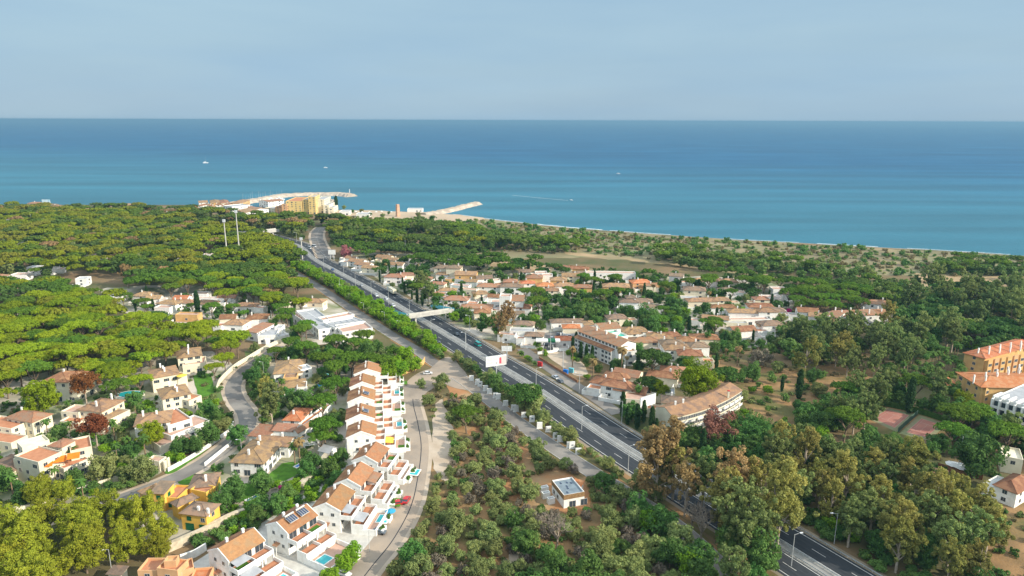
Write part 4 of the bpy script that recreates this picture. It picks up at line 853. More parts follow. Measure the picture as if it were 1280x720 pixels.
# lone house in the orange clearing
e = bld('lone_house', 'small white cube house with grey roof deck alone in the orange clearing', 'house', (690,615), 0)
wl, rf = W_(e, (690,602), (705,621), (730,615.5), 4.2, 0, roof='flat', wall='white', wins=0, par=.5, floor='solar2' if 'solar2' in M else 'flat_blue' if 'flat_blue' in M else 'flat_grey')
a, b, c = [G(*q, 4.2).xy for q in ((690,602),(705,621),(730,615.5))]
BB = MB(); W1 = (b-a).length; D1 = (c-b).length
BB.box(-.12, W1+.12, -.12, -.004, 3.1, 4.75); BB.box(W1+.004, W1+.12, 0, D1, 3.1, 4.75); BB.build('fascia', M['wood_tan'] if 'wood_tan' in M else M['wood'], wl)
dk = MB()
rnd = random.Random(8)
for i in range(6): x, y = W1*rnd.uniform(.15, .8), D1*rnd.uniform(.15, .8); dk.box(x-.5, x+.5, y-.25, y+.25, 4.26, 4.36)
dk.build('roof_panel', M['solar'], wl)
for x in (2.0, 5.0): inst('window', WIN, wl, (x, -.01, .9))
for y in (3.0, 7): inst('door', DOOR, wl, (W1+.01, y, .1), math.pi/2)
W_(e, (716,606), (725,608.5), (727,603.5), 3.2, .8, roof='shed', wall='white', rm='red_roof', wins=0)
for q in (((677,612),(686,610),(687,608)), ((679,619),(688,617),(689,615)), ((686,626),(694,624),(695,622))):
    A_, B_, C_ = q; W_(e, A_, B_, C_, 1.6, 0, roof='flat', wall='white', wins=0, par=.5, keep=.5)
# houses at the lower right
e = bld('house', 'white house with brown hipped roof at the lower right edge', 'house', (1245,612), 0)
W_(e, (1243,606), (1271,617), (1292,602), 5.2, 2.2, rm='brown_roof', wall='white', wins=2)
W_(e, (1228,606), (1243,612), (1256,600), 3.2, .3, roof='flat', wall='white', wins=0, floor='flat_white')
e = bld('beach_house', 'cream open framed building above the brown roofed house at right edge', 'house', (1253,578), 0)
W_(e, (1253,572), (1279,577), (1284,565), 5.4, .8, roof='flat', wall='cream', wins=1, floor='cream')
e = bld('house', 'low tan roofed house with a pale patio half hidden in lower right trees', 'house', (1170,600), 0)
W_(e, (1166,598), (1186,602), (1193,592), 4, .6, roof='shed', rm='terra_roof', wins=0); W_(e, (1176,610), (1200,614), (1206,604), 3.4, .6, roof='flat', wins=3)
wlm = lambda *a, **k: None
# ---------------------------------------------------------------- walls and hedges
def wallrun(name, label, pts, h, m, th=.35, cat='wall', cap=None):
    P = catmull(pxs(pts), 4); A, B = offs(P, -th/2), offs(P, th/2); mb = MB()
    n = len(P); mb.v = [(*A[i], 0) for i in range(n)]+[(*B[i], 0) for i in range(n)]+[(*A[i], h) for i in range(n)]+[(*B[i], h) for i in range(n)]
    for i in range(n-1):
        for f in ((2*n+i, 3*n+i, 3*n+i+1, 2*n+i+1), (i, 2*n+i, 2*n+i+1, i+1), (n+i, n+i+1, 3*n+i+1, 3*n+i)): mb.f.append(f); mb.m.append(0)
    for i in (0, n-1): mb.f.append((i, n+i, 3*n+i, 2*n+i)); mb.m.append(0)
    o = mb.build(name, M[m]); tag(o, label, cat); return o
wallrun('garden_wall', 'long white wall curving beside the pines and the residential street', [(352,428),(338,434),(325,441),(312,449),(297,458),(285,468),(275,479),(271,490)], 2.2, 'cream')
wallrun('garden_wall', 'white wall below the stepped villa along the curved street', [(292,531),(286,541),(270,553),(250,567),(225,582),(210,590)], 1.6, 'white')
wallrun('garden_wall', 'pale wall along the street below the stepped apartments', [(165,596),(140,603),(110,612),(85,622),(60,632),(20,640),(-20,646)], 1.8, 'cream')
wallrun('garden_wall', 'bright green topped white wall in front of the large white villa', [(301,549),(287,558),(272,570),(256,583)], 1.4, 'white')
wallrun('retaining_wall', 'tan retaining wall climbing behind the row of townhouses', [(376,613),(388,600),(400,586),(410,573),(417,563)], 2.4, 'stonewall', 2.2)
wallrun('retaining_wall', 'pale retaining wall from the yellow villa garage to the first townhouse', [(205,692),(232,680),(256,669),(272,660),(290,651),(306,645)], 2.6, 'stonewall', 1.4)
wallrun('garden_wall', 'peach wall curving round the trees at the street mouth', [(494,474),(500,470),(510,466),(520,462),(528,457),(531,452)], 2.6, 'ochre')
wallrun('garden_wall', 'white wall beside the small white villa and its lane', [(326,463),(334,456),(342,450)], 1.8, 'white', .5)
wallrun('boundary_wall', 'white boundary wall left of the first townhouse', [(226,703),(243,697),(258,688)], 2.4, 'white', .4)
wallrun('garden_wall', 'low white wall beside the hotel forecourt', [(672,443),(690,441),(704,438),(716,438)], 1.4, 'white', .4)
wallrun('boundary_wall', 'brown boundary wall along the side lane below the forecourt', [(674,449),(690,459),(706,469),(722,479)], 1.4, 'brown_roof', .4)
wallrun('fence', 'rusty brown fence beside the parasol terrace at lower right', [(1172,585),(1190,590),(1210,595),(1228,600)], 2.0, 'brown_roof', .3, 'fence')
wallrun('fence', 'dark green mesh fence dividing the two tennis courts', [(1122,541),(1135,529),(1147,518.5)], 2.2, 'court_net' if 'court_net' in M else 'hedge', .12, 'fence')
wallrun('fence', 'dark green mesh fence along the far side of the tennis courts', [(1104,507.5),(1147,517),(1187,530)], 2.6, 'hedge', .15, 'fence')
# ---------------------------------------------------------------- lawns and garden pools
def lawn(L_, sd, z=.12): patch('lawn', L_, z, M['lawn'], .5, sd)
lawn([(333,598),(352,580),(372,579),(374,590),(352,602)], 51); lawn([(290,626),(308,604),(336,613),(304,627)], 52, .14); lawn([(240,470),(262,468),(270,500),(276,530),(266,536),(250,500)], 53, .12)
lawn([(912,385),(935,384),(940,392),(922,398)], 54); lawn([(205,588),(232,575),(250,562),(262,556),(255,566),(215,592)], 55); lawn([(215,600),(240,590),(246,600),(230,606)], 56); lawn([(940,560),(990,553),(1030,566),(985,572)], 57)
p = local_box(None, 'swimming_pool', (305,625), (326,615.5), (329,618), 0, .35, 'white', 'pool', .4); tag(p, 'dark blue pool behind a hedge below the yellow villa lawn', 'pool')
p = local_box(None, 'swimming_pool', (371,585), (381,580), (378,577), 0, .35, 'white', 'pool', .4); tag(p, 'small blue pool beside the tall palms and the lawn', 'pool')
for (a, b, c), lb in (((((566,365)), (573,364), (572,362)), 'small turquoise pool on a village terrace beyond the footbridge'), (((182,325),(190,323.5),(189,321)), 'teal sports court roof left in the pine wood'), (((157,328),(172,327),(172,324)), 'green pool cover beside white sheds in the left pine wood')):
    p = local_box(None, 'swimming_pool', a, b, c, 0, .5, 'white', 'tpool', .4); tag(p, lb, 'pool')
# ---------------------------------------------------------------- footbridge
e = empty('footbridge', (*G(509.5, 404).xy, 0)); tag(e, 'white concrete footbridge with blue ramps crossing the highway', 'footbridge')
o = e.location.xy; Z = 6.0; a = G(509.5, 395.5, Z).xy-o; b = G(566, 387.5, Z).xy-o
def span(p, q, z0, z1, wd, th, nm, m, rail_m=None):
    u = (q-p).normalized(); n = Vector((-u.y, u.x))*wd/2; mb = MB()
    mb.slab([(*(p-n), z0), (*(q-n), z1), (*(q+n), z1), (*(p+n), z0)], th)
    if rail_m:
        for s in (-1, 1):
            p_, q_ = p+n*s*.97, q+n*s*.97; k = n.normalized()*.06
            mb.slab([(*(p_-k), z0+1.15), (*(q_-k), z1+1.15), (*(q_+k), z1+1.15), (*(p_+k), z0+1.15)], 1.1, 1)
    return mb.build(nm, [M[m], M[rail_m or m]], e)
span(a, b, Z, Z, 3.2, 1.1, 'deck', 'concrete', 'concrete')
l1 = G(491, 389.5, 3.4).xy-o; r1 = G(540, 382.5, 3.6).xy-o
span(l1, a, 3.2, Z, 2.2, .4, 'ramp', 'tealrail', 'tealrail'); span(r1, b, 3.4, Z, 2.2, .4, 'ramp', 'tealrail', 'tealrail')
u = (b-a).normalized(); nn = Vector((-u.y, u.x))
for q in (a+u*1.2, b-u*1.2, a+u*5, b-u*5):
    s = MB(); s.box(-.45, .45, -.45, .45, -.2, Z-1.1); s.build('pier', M['concrete'], e, (q.x, q.y, 0), math.atan2(u.y, u.x))
for p_, q_ in ((l1, a), (r1, b)):
    for t in (.15, .5, .8):
        c = p_.lerp(q_, t); s = MB(); s.tube((0, 0, 0), (0, 0, 3.0+2.4*t-.3), .2, .2, 8); s.build('pier', M['metal'], e, (c.x, c.y, 0))
# overpass far away
e = empty('overpass', (*G(320, 295).xy, 0)); tag(e, 'pale concrete road bridge over the highway bend among the pines', 'bridge'); o = e.location.xy
a = G(318, 290.5, 6).xy-o; b = G(347, 287.5, 6).xy-o
span(a, b, 6, 6.4, 9, 1.6, 'deck', 'concrete', 'concrete'); c = a.lerp(b, .74); s = MB(); s.box(-.8, .8, -3, 3, 0, 4.4); s.build('pier', M['concrete'], e, (c.x, c.y, 0), math.atan2((b-a).y, (b-a).x))
# ---------------------------------------------------------------- billboards
def billboard(label, tl, tr, hgt, base, top, face='frame_white', marks=False, legs=1):
    e = empty('billboard', (*G(*base).xy, 0)); tag(e, label, 'billboard'); o = e.location.xy
    P, Q = G(*tl, top).xy-o, G(*tr, top).xy-o; u = (Q-P); ln = u.length; ang = math.atan2(u.y, u.x)
    s = MB(); s.box(0, ln, 0, .5, top-hgt, top, 0); pn = s.build('panel', M[face], e, (P.x, P.y, 0), ang)
    s = MB(); s.box(-.12, ln+.12, .1, .4, top-hgt-.12, top-hgt); s.box(-.12, ln+.12, .1, .4, top, top+.12); s.build('frame', M['metal'], pn)
    for k in range(legs):
        m_ = P.lerp(Q, .5 if legs == 1 else .25+.5*k); s = MB(); s.tube((m_.x, m_.y, 0), (m_.x, m_.y, top-hgt), .35, .3, 8); s.build('pole', M['metal'], e)
    if marks:
        s = MB(); s.box(ln*.64, ln*.985, -.02, 0, top-hgt*.9, top-hgt*.13, 0); s.build('poster_panel', M['posterpink'], pn)
        s = MB(); s.box(ln*.65, ln*.75, -.04, -.02, top-hgt*.82, top-hgt*.28, 0); s.box(ln*.68, ln*.74, -.045, -.021, top-hgt*.28, top-hgt*.2, 0); s.build('poster_figure', M['posterred'], pn)
        s = MB(); rnd = random.Random(2)
        for r_, (z, x1) in enumerate(((.2, .55), (.33, .58), (.62, .38))):
            x = .06
            while x < x1: w_ = rnd.uniform(.03, .06); s.box(ln*x, ln*(x+w_*.6), -.02, 0, top-hgt*(z+.06), top-hgt*z); x += w_
        s.build('lettering', M['postergrey'], pn)
        s = MB(); s.prism([(ln*.5+.35*math.cos(t), top-hgt*.72+.3*math.sin(t)) for t in [i*.785 for i in range(8)]], 0, .02); d = s.build('emblem', M['postermark'], pn); d.rotation_euler = (math.pi/2, 0, 0)
    return e
M['frame_white'] = mat('billboard_white', (.85,.85,.82), None, 1); M['posterpink'] = mat('poster_pink', (.80,.55,.52), (.80,.62,.58), .8); M['posterred'] = mat('poster_red', (.65,.12,.16), None, 1); M['postergrey'] = mat('poster_grey', (.62,.60,.58), None, 1); M['postermark'] = mat('poster_mark', (.30,.32,.35), None, 1); M['panelblue'] = mat('billboard_blue', (.35,.62,.78), (.8,.85,.88), .2)
billboard('large white billboard with a pink poster on a tall pole by the service road', (607.5,446.5), (633,443), 5, (621,481), 12, marks=True)
billboard('smaller blank white billboard across the highway from the pink poster one', (627,433), (640,433), 2.6, (636,449), 7)
billboard('blank pale billboard on a red frame in the trees before the curved block', (801,498), (820,492), 4.4, (809,524), 10, legs=2)
billboard('white billboard beside the pink flowering tree on the highway bend', (410,312.5), (419,312.5), 4, (415,322), 9, legs=2)
billboard('bright pale blue billboard at the far left above the pine wood', (52,249.5), (62,249.5), 4.5, (58,264), 17, 'panelblue')
# ---------------------------------------------------------------- white display panels by the service road
pan = [(589.5,476),(597,481),(600,483),(607,489),(612,492.5),(619.5,497.5),(623,499.5),(632,507.5),(642,513),(645,515),(655,522),(665,527.5),(674.5,536),(685.5,540),(694.5,549),(700,552.5),(712,560),(715,561),(723,568)]
for i, (x, y) in enumerate(pan):
    c = G(x, y); e = empty('display_panel', (c.x, c.y, 0), R(12 if i % 2 else 4)); a_ = 'first' if i == 0 else 'last'
    tag(e, ('white upright panel %s in the row along the service road, %s end' % (a_, 'nearest the street mouth' if i == 0 else 'farthest from it')) if i in (0, len(pan)-1) else 'white upright panel in the long row along the service road', 'panel', 'white panels standing beside the service road')
    hh = 2.7+.25*math.sin(i*2.3)
    s = MB(); s.box(-1.1, 1.1, -.2, .2, .25, hh); s.build('panel', M['white'], e)
    s = MB(); s.box(-1.3, 1.3, -.45, .45, 0, .25); s.build('plinth', M['concrete'], e)
    if i % 3 == 2:
        s = MB(); s.box(-.35, .5, -.215, -.2, 1.2, 1.9); s.build('mark', M['postermark'], e)
# ---------------------------------------------------------------- street lamps
def lamp_meshes(hh, arm=1.6):
    a_ = MB(); a_.tube((0, 0, 0), (0, 0, hh), .13, .08, 6); b_ = MB(); b_.tube((0, 0, hh-.1), (arm, 0, hh+.25), .05, .05, 5); c_ = MB(); c_.box(arm-.1, arm+.8, -.2, .2, hh+.18, hh+.38)
    return a_.mesh('pole', M['lamp']), b_.mesh('arm', M['lamp']), c_.mesh('lamp_head', M['carwhite'])
M['lamp'] = mat('lamp_pole', (.55,.56,.55), None, 1, rough=.5)
LM = lamp_meshes(10)
def lamp(x, y, label, grp, ms=LM, rz=0, s=1):
    c = G(x, y); e = empty('street_lamp', (c.x, c.y, 0), rz); e.scale = (s, s, s); tag(e, label, 'street lamp', grp)
    for m_, n_ in zip(ms, ('pole', 'arm', 'lamp_head')): inst(n_, m_, e)
for i, (x, y) in enumerate([(425,366),(444.5,358),(464.3,370),(486,382),(512,395),(539,421),(582.5,436),(670,486),(727,537),(785,590),(879,637),(989,708),(430,346),(405,336)]):
    lamp(x, y, 'grey street lamp along the inland carriageway and median of the highway', 'street lamps on the inland side of the highway', rz=R(10))
for i, (x, y) in enumerate([(476.5,354),(499,368),(554.5,398),(587,415),(582,438),(634,452),(704,462),(724,492),(777,530),(1042.5,680),(387,300),(371,303),(347.5,306)]):
    lamp(x, y, 'grey street lamp on the seaward verge of the highway', 'street lamps on the seaward verge', rz=R(190))
for x, y in [(455,392),(481,404),(500,416),(427,368),(418,358),(330,470),(303,572),(340,505),(462,690),(140,716)]:
    lamp(x, y, 'slim street lamp beside a local road left of the highway', 'street lamps on the local roads', rz=R(200), s=.72)
for x, y, t_, lb in [(300,324,41,'tallest white floodlight mast among the left pines'), (284.5,326,34,'white floodlight mast left of the tallest one'), (378,324,17,'grey square mast beside the highway bend')]:
    c = G(x, y); e = empty('floodlight_mast', (c.x, c.y, 0)); tag(e, lb, 'mast'); s = MB(); s.tube((0,0,0), (0,0,t_), .7, .45, 8); s.build('mast', M['concrete'], e)
    s = MB(); s.box(-1.1, 1.1, -.6, .6, t_, t_+2.4); s.build('lamp_head', M['carwhite'], e)
for x, y, t_, lb in [(507,320,15,'pale wooden pole among the pines beyond the pink tree'), (688,440,12,'thin flagpole by the hotel forecourt, left one'), (703.5,460,9,'thin flagpole on the sandy forecourt'), (1197,588,13,'thin pole beside the parasol terrace'), (58,270,9,'thin pole near the far left houses'), (40,282,14,'mast in the far left wood')]:
    c = G(x, y); s = MB(); s.tube((0,0,0), (0,0,t_), .16, .1, 6); o_ = s.build('pole', M['lamp'], None, (c.x, c.y, 0)); tag(o_, lb, 'pole')
M['towerstone'] = mat('tower_stone', (.62,.40,.27), (.50,.30,.20), .4)
# ---------------------------------------------------------------- marina and coast
e = bld('apartment_building', 'big yellow stepped apartment building beside the marina, tallest on the coast', 'apartment building', (384,266), 0)
for a, b, c, he, wl_, kw in [((357,252),(377,252),(377,247),16,'paleyellow',dict(floor='terracotta')), ((378,250),(387,250),(387,247),18,'paleyellow',{}), ((385,246.5),(394,246.5),(394,244),22,'paleyellow',{}), ((393,250),(405,250),(405,246),17,'cream',{}), ((404,257),(411,257),(411,253),10,'cream',{}), ((410,260),(417,260),(417,257),7,'cream',{}), ((352,256),(359,256),(359,252),12,'peach',{})]:
    W_(e, a, b, c, he, 0, roof='flat', wall=wl_, wins=2, **kw)
mar = [((249,253.5),(260,253),(260,250.5),6,'white','gable','tan_roof','leftmost white house of the marina string'), ((263,254),(275,253.5),(275,250),8,'ochre','hip','tan_roof','ochre house second along the marina string'), ((276,254),(287,253.5),(287,250),8,'cream','hip','terra_roof','cream house with orange roof mid marina string'), ((287,254),(300,254),(300,250),8,'ochre','hip','tan_roof','ochre house at the right of the marina string'), ((279,257.5),(290,259),(300,255),10,'white','flat','tan_roof','tall blank white block in front of the marina string'), ((296,263),(307,266),(319,261.5),9,'white','gable','tan_roof','white gabled building nearest the pines by the marina'), ((306,261),(316,263),(324,259),9,'white','gable','tan_roof','second white gabled building by the marina pines'), ((335,252.5),(355,250.5),(355,248),8,'white','gable','terra_roof','long white boathouse with orange roof on the marina quay'), ((331,260),(343,261),(346,258),5,'cream','flat','tan_roof','low cream building on the marina quay'), ((344,259),(357,259),(357,255.5),8,'peach','hip','brown_roof','brown roofed building left of the yellow block'),((424,265),(437,265),(437,263),4,'white','flat','tan_roof','low white beach building right of the palms'),((445,268),(462,268),(462,266),4,'white','flat','tan_roof','low white beach restaurant among trees'),((509,262),(528,262),(528,260.5),3.5,'white','flat','tan_roof','white beach bar beyond the watchtower')]
for a, b, c, he, wl_, rt, rmm, lb in mar:
    e = bld('house', lb, 'building', a, 0); W_(e, a, b, c, he, 1.6, roof=rt, wall=wl_, rm=rmm, wins=2)
rq = random.Random(12)
for i in range(16):
    x = 247+i*4.2+rq.uniform(-1, 1); y = 256.5+rq.uniform(-1.2, 2.8)+(i > 9)*2
    c_ = G(x, y, 6).xy; a = rq.uniform(-.3, .3); u = Vector((math.cos(a), math.sin(a))); v = Vector((-u.y, u.x)); w1 = rq.uniform(6, 9); wl_ = rq.choice(['white', 'white', 'cream', 'ochre']); rmm = rq.choice(['tan_roof', 'terra_roof', 'brown_roof'])
    e = empty('house', (c_.x, c_.y, 0)); tag(e, {'white': 'small white', 'cream': 'small cream', 'ochre': 'small ochre'}[wl_]+' waterfront house with '+RN[rmm]+' roof in the marina village', 'house', 'small waterfront houses of the marina')
    wing(e, c_, c_+u*w1, c_+u*w1+v*6.5, rq.uniform(5.5, 8), 1.3, roof='hip', wall=wl_, rm=rmm, wins=2, chim=1, keep=.3, seed=i)
for i in range(9):
    x, y = 428+i*8.5+rq.uniform(-2, 2), 266.5+rq.uniform(-1, 1.2); c_ = G(x, y); e = empty('beach_parasol', (c_.x, c_.y, 0)); tag(e, 'pale parasol standing on the beach left of the watchtower', 'parasol', 'parasols on the beach')
    s = MB(); s.tube((0,0,0), (0,0,2.6), .08, .08, 5); s.build('pole', M['frame'], e); s = MB(); s.tube((0,0,2.1), (0,0,3.0), 1.9, .1, 8); s.build('canopy', M['frame_white'], e)
def mole(name, label, pts, z, wd, m='rock', cat='breakwater'):
    P = catmull([G(a, b, z).xy for a, b in pts], 8); mb = MB(); A, B, C, D = offs(P, -wd/2), offs(P, wd/2), offs(P, -wd/2-z*1.7-2), offs(P, wd/2+z*1.7+2); rnd = random.Random(4)
    J = lambda p, h: (p.x+rnd.uniform(-1, 1), p.y+rnd.uniform(-1, 1), h+rnd.uniform(-.5, .5))
    r_ = [[J(C[i], -1.8), J(A[i], z), J(B[i], z), J(D[i], -1.8)] for i in range(len(P))]
    for i in range(len(P)-1):
        for k in range(3): q = [r_[i][k], r_[i][k+1], r_[i+1][k+1], r_[i+1][k]]; mb.face(q if (Vector(q[1])-Vector(q[0])).cross(Vector(q[2])-Vector(q[0])).z > 0 else q[::-1], 1 if k == 1 else 0)
    for i in (0, len(P)-1): mb.face(r_[i])
    o = mb.build(name, [M[m], M['palesand']]); tag(o, label, cat)
mole('breakwater', 'long curved rocky breakwater sheltering the marina', [(262,256),(290,253),(315,249),(335,245.5),(350,243),(375,241.3),(400,240.8),(425,241),(440,242.6)], 3.2, 12)
mole('inner_mole', 'short inner mole inside the marina mouth', [(400,251),(408,249.6),(417,249.6)], 2, 6)
mole('groyne', 'straight rocky groyne running out from the beach', [(528,266),(548,263.5),(565,260),(580,256),(596,252.3)], 2.4, 9, cat='groyne')
s = MB(); s.tube((0,0,0), (0,0,5), .7, .5, 8); s.tube((0,0,5), (0,0,6), .7, .3, 8); c = G(437, 241, 3); p = s.build('harbour_light', M['carwhite'], None, (c.x, c.y, 3)); tag(p, 'small white harbour light at the breakwater tip', 'harbour light')
c = G(497.5, 270.5); s = MB(); s.tube((0,0,0), (0,0,15.5), 3.2, 2.3, 4); e = empty('watchtower', (c.x, c.y, 0), R(40)); tag(e, 'square tapering old stone watchtower standing alone on the beach', 'watchtower'); s.build('tower', M['towerstone'], e)
s = MB(); s.box(-.4, .4, -.06, 0, 0, 1.2); s.build('opening', M['darkmetal'], e, (1.6, -1.95, 6), R(-45)); 
def boat_mesh(ln):
    mb = MB(); h = ln*.16; w2 = ln*.15
    P = [(-ln/2, -w2), (ln*.2, -w2), (ln/2, 0), (ln*.2, w2), (-ln/2, w2)]
    n = len(mb.v); mb.v += [(x*.92, y*.7, -.2) for x, y in P]+[(x, y, h) for x, y in P]
    for i in range(5): j = (i+1) % 5; mb.f.append((n+i, n+j, n+5+j, n+5+i)); mb.m.append(0)
    mb.f.append(tuple(n+5+i for i in range(5))); mb.m.append(0); return mb.mesh('hull', M['carwhite'])
HULL = boat_mesh(10); s = MB(); s.box(-3, 1.2, -1.0, 1.0, 1.58, 2.7); CAB = s.mesh('cabin', M['frame_white']); s = MB(); s.tube((0.5,0,1.6), (0.5,0,13), .09, .05, 5); s.tube((.5,0,2.6), (-4,0,2.8), .12, .12, 5); MAST = s.mesh('mast', M['carwhite'])
def boat(x, y, rz, s, label, grp=None, mast=True):
    c = G(x, y, -1); e = empty('boat', (c.x, c.y, -1), rz); e.scale = (s, s, s); tag(e, label, 'boat', grp); inst('hull', HULL, e); inst('cabin', CAB, e)
    if mast: inst('mast', MAST, e)
rnd = random.Random(5)
for i in range(16): boat(304+i*3.2+rnd.uniform(-1, 1), 255.0-i*.42+rnd.uniform(-1, 2.0), rnd.uniform(-.3, .3)+1.3, rnd.uniform(.9, 1.3), 'white sailing boat moored in the marina basin', 'boats moored in the marina')
boat(257, 204, .4, 1.5, 'white boat far out on the left of the sea'); boat(407, 210, .2, 1.0, 'small white boat beyond the marina mouth', mast=False); boat(773, 217.5, -.2, .9, 'small dark boat out at sea right of centre', mast=False); boat(714, 250.5, -.25, .55, 'small motor boat drawing a wake off the beach', mast=False)
wk = ribbon('boat_wake', catmull(pxs([(640,244),(670,247),(695,249.3),(710,250.6)], -1), 5), -.5, .7, -.965, M['foam'])
# ---------------------------------------------------------------- vehicles
def car_parts(body_m, L=4.3, Wd=1.78, hh=1.45, van=False):
    b_ = MB(); g_ = MB(); w2 = Wd/2
    pr = [(-L/2, .35), (-L/2, .85), (-L*.36, .95), (L*.22, .92), (L*.48, .72), (L/2, .45), (L/2-.1, .3), (-L/2+.1, .28)]
    if van: pr = [(-L/2, .35), (-L/2, 1.1), (L*.3, 1.1), (L*.46, .95), (L/2, .5), (L/2-.1, .3), (-L/2+.1, .28)]
    n = len(b_.v); k = len(pr); b_.v += [(x, -w2, z) for x, z in pr]+[(x, w2, z) for x, z in pr]
    b_.f.append(tuple(range(n, n+k))); b_.m.append(0); b_.f.append(tuple(range(n+k, n+2*k))[::-1]); b_.m.append(0)
    for i in range(k): j = (i+1) % k; b_.f.append((n+i, n+k+i, n+k+j, n+j)); b_.m.append(0)
    t = .16; z0 = .9 if not van else 1.08
    c = [(-L*.42, z0), (-L*.30, hh-.03), (L*.06, hh), (L*.24, z0)] if not van else [(-L*.495, z0), (-L*.48, hh), (L*.26, hh), (L*.42, z0)]
    k = 4; n = len(g_.v); g_.v += [(c[0][0], -w2+.05, c[0][1]), (c[1][0], -w2+t, c[1][1]-.06), (c[2][0], -w2+t, c[2][1]-.06), (c[3][0], -w2+.05, c[3][1])]+[(c[0][0], w2-.05, c[0][1]), (c[1][0], w2-t, c[1][1]-.06), (c[2][0], w2-t, c[2][1]-.06), (c[3][0], w2-.05, c[3][1])]
    for f in ((0,1,2,3), (7,6,5,4), (0,4,5,1), (1,5,6,2), (2,6,7,3)): g_.f.append(tuple(n+i for i in f)); g_.m.append(0)
    b_.box(c[1][0]-.05, c[2][0]+.05, -w2+t-.02, w2-t+.02, hh-.06, hh)
    return b_.mesh('body', body_m), g_.mesh('windows', M['glass'])
s = MB(); s.tube((0, -.12, 0), (0, .12, 0), .32, .32, 12, 0); s.tube((0, -.125, 0), (0, -.12, 0), .18, .18, 8, 1); s.face([(.32*math.cos(i*math.pi/6), -.12, .32*math.sin(i*math.pi/6)) for i in range(12)]); WHEEL = s.mesh('wheel', [M['tyre'], M['metal']])
CARS = {k: car_parts(M[k]) for k in ('red', 'carwhite', 'cargrey', 'carsilver', 'carblue')}
VAN = car_parts(M['cargreen'], 5.4, 2.0, 2.3, True); WV_ = car_parts(M['carwhite'], 5.6, 2.0, 2.4, True)
def car(x, y, ang, k, label, grp=None, L=4.3, name='parked_car', cat='car', z=.16):
    c = G(x, y); e = empty(name, (c.x, c.y, z), ang); tag(e, label, cat, grp); ms = k if isinstance(k, tuple) else CARS[k]
    inst('body', ms[0], e); inst('windows', ms[1], e)
    for sx in (-1, 1):
        for sy in (-1, 1): inst('wheel', WHEEL, e, (sx*L*.31, sy*.78, .32))
hw_dir = math.atan2(HW[60].y-HW[50].y, HW[60].x-HW[50].x) if len(HW) > 60 else R(118)
hd = math.atan2(106, -57)
car(508, 627, R(80), 'red', 'red car with a dark roof parked by the fourth townhouse, pointing along the street'); car(499, 631, R(20), 'red', 'bright red car parked askew below the dark roofed red one'); car(495, 620.5, R(4), 'carsilver', 'silver car parked against the townhouse planters'); car(474, 667, R(-12), 'cargrey', 'dark grey car parked by the triangular pool yard')
car(430, 719, R(-30), 'carwhite', 'white car under the round green tree at the lower edge'); car(535, 468, R(5), 'carwhite', 'white car parked on the open street mouth'); car(546, 429, R(10), 'cargrey', 'dark car at the junction under the highway lamp'); car(500, 487, R(80), 'cargrey', 'dark motor vehicle beside the eighth townhouse planters')
car(694, 473, R(120), 'carwhite', 'white car parked on the side lane by the highway'); car(700, 478, R(120), 'cargrey', 'dark car parked behind the white one on the side lane')
for i, (x, y, k) in enumerate([(690,424,'carwhite'),(696,426,'carsilver'),(702,427,'carblue'),(708,424,'carwhite'),(713,426,'carblue'),(718,428,'carsilver'),(698,419,'cargrey'),(705,420,'carsilver'),(712,421,'carwhite'),(684,431,'cargrey'),(692,430,'carwhite'),(700,432,'carblue'),(710,432,'carwhite')]):
    car(x, y, R(70+8*(i % 3)), k, {'carwhite': 'white', 'carsilver': 'silver', 'carblue': 'dark blue', 'cargrey': 'dark grey'}[k]+' car in the crowded car park left of the hotel', 'cars in the hotel car park')
for x, y, k, lb in [(470.5,370.5,'carwhite','white car on the inland carriageway, farthest of the three before the footbridge'),(483,374.5,'carwhite','white car on the inland carriageway, middle of the three before the footbridge'),(491.5,383,'carwhite','white car on the inland carriageway, nearest the footbridge'),(452,358,'carsilver','silver car on the inland carriageway beyond the white ones'),(416,338,'carblue','dark blue car on the inland carriageway near the bend'),(571,419,'cargrey','small dark car on the seaward carriageway past the footbridge'),(425,331,'cargrey','dark car on the seaward carriageway near the bend')]:
    car(x, y, hd+(math.pi if 'inland' in lb else 0), k, lb, name='moving_car')
car(597, 432, hd, VAN, 'teal van on the seaward carriageway', L=5.4, name='van', cat='van')
for x, y, lb in [(392,309,'white van on the highway bend near the slip road'), (386,311,'pale van following on the highway bend')]: car(x, y, hd+.5, WV_, lb, L=5.6, name='van', cat='van')
c = G(489.5, 366.5); e = empty('articulated_lorry', (c.x, c.y, .16), hd); tag(e, 'long cream lorry on the seaward carriageway before the footbridge', 'lorry')
s = MB(); s.box(-7, 4.2, -1.3, 1.3, 1.1, 4.0); s.build('trailer', M['cream'], e); s = MB(); s.box(4.6, 6.9, -1.2, 1.2, .6, 3.2); s.build('cab', M['carwhite'], e); s = MB(); s.box(-6.8, 6.6, -.9, .9, .5, 1.1); s.build('chassis', M['darkmetal'], e)
for x in (-5.8, -4.6, -3.4, 3.2, 5.8):
    for y in (-1.1, 1.1): inst('wheel', WHEEL, e, (x, y, .5), 0, (1.5, 1.5, 1.5))
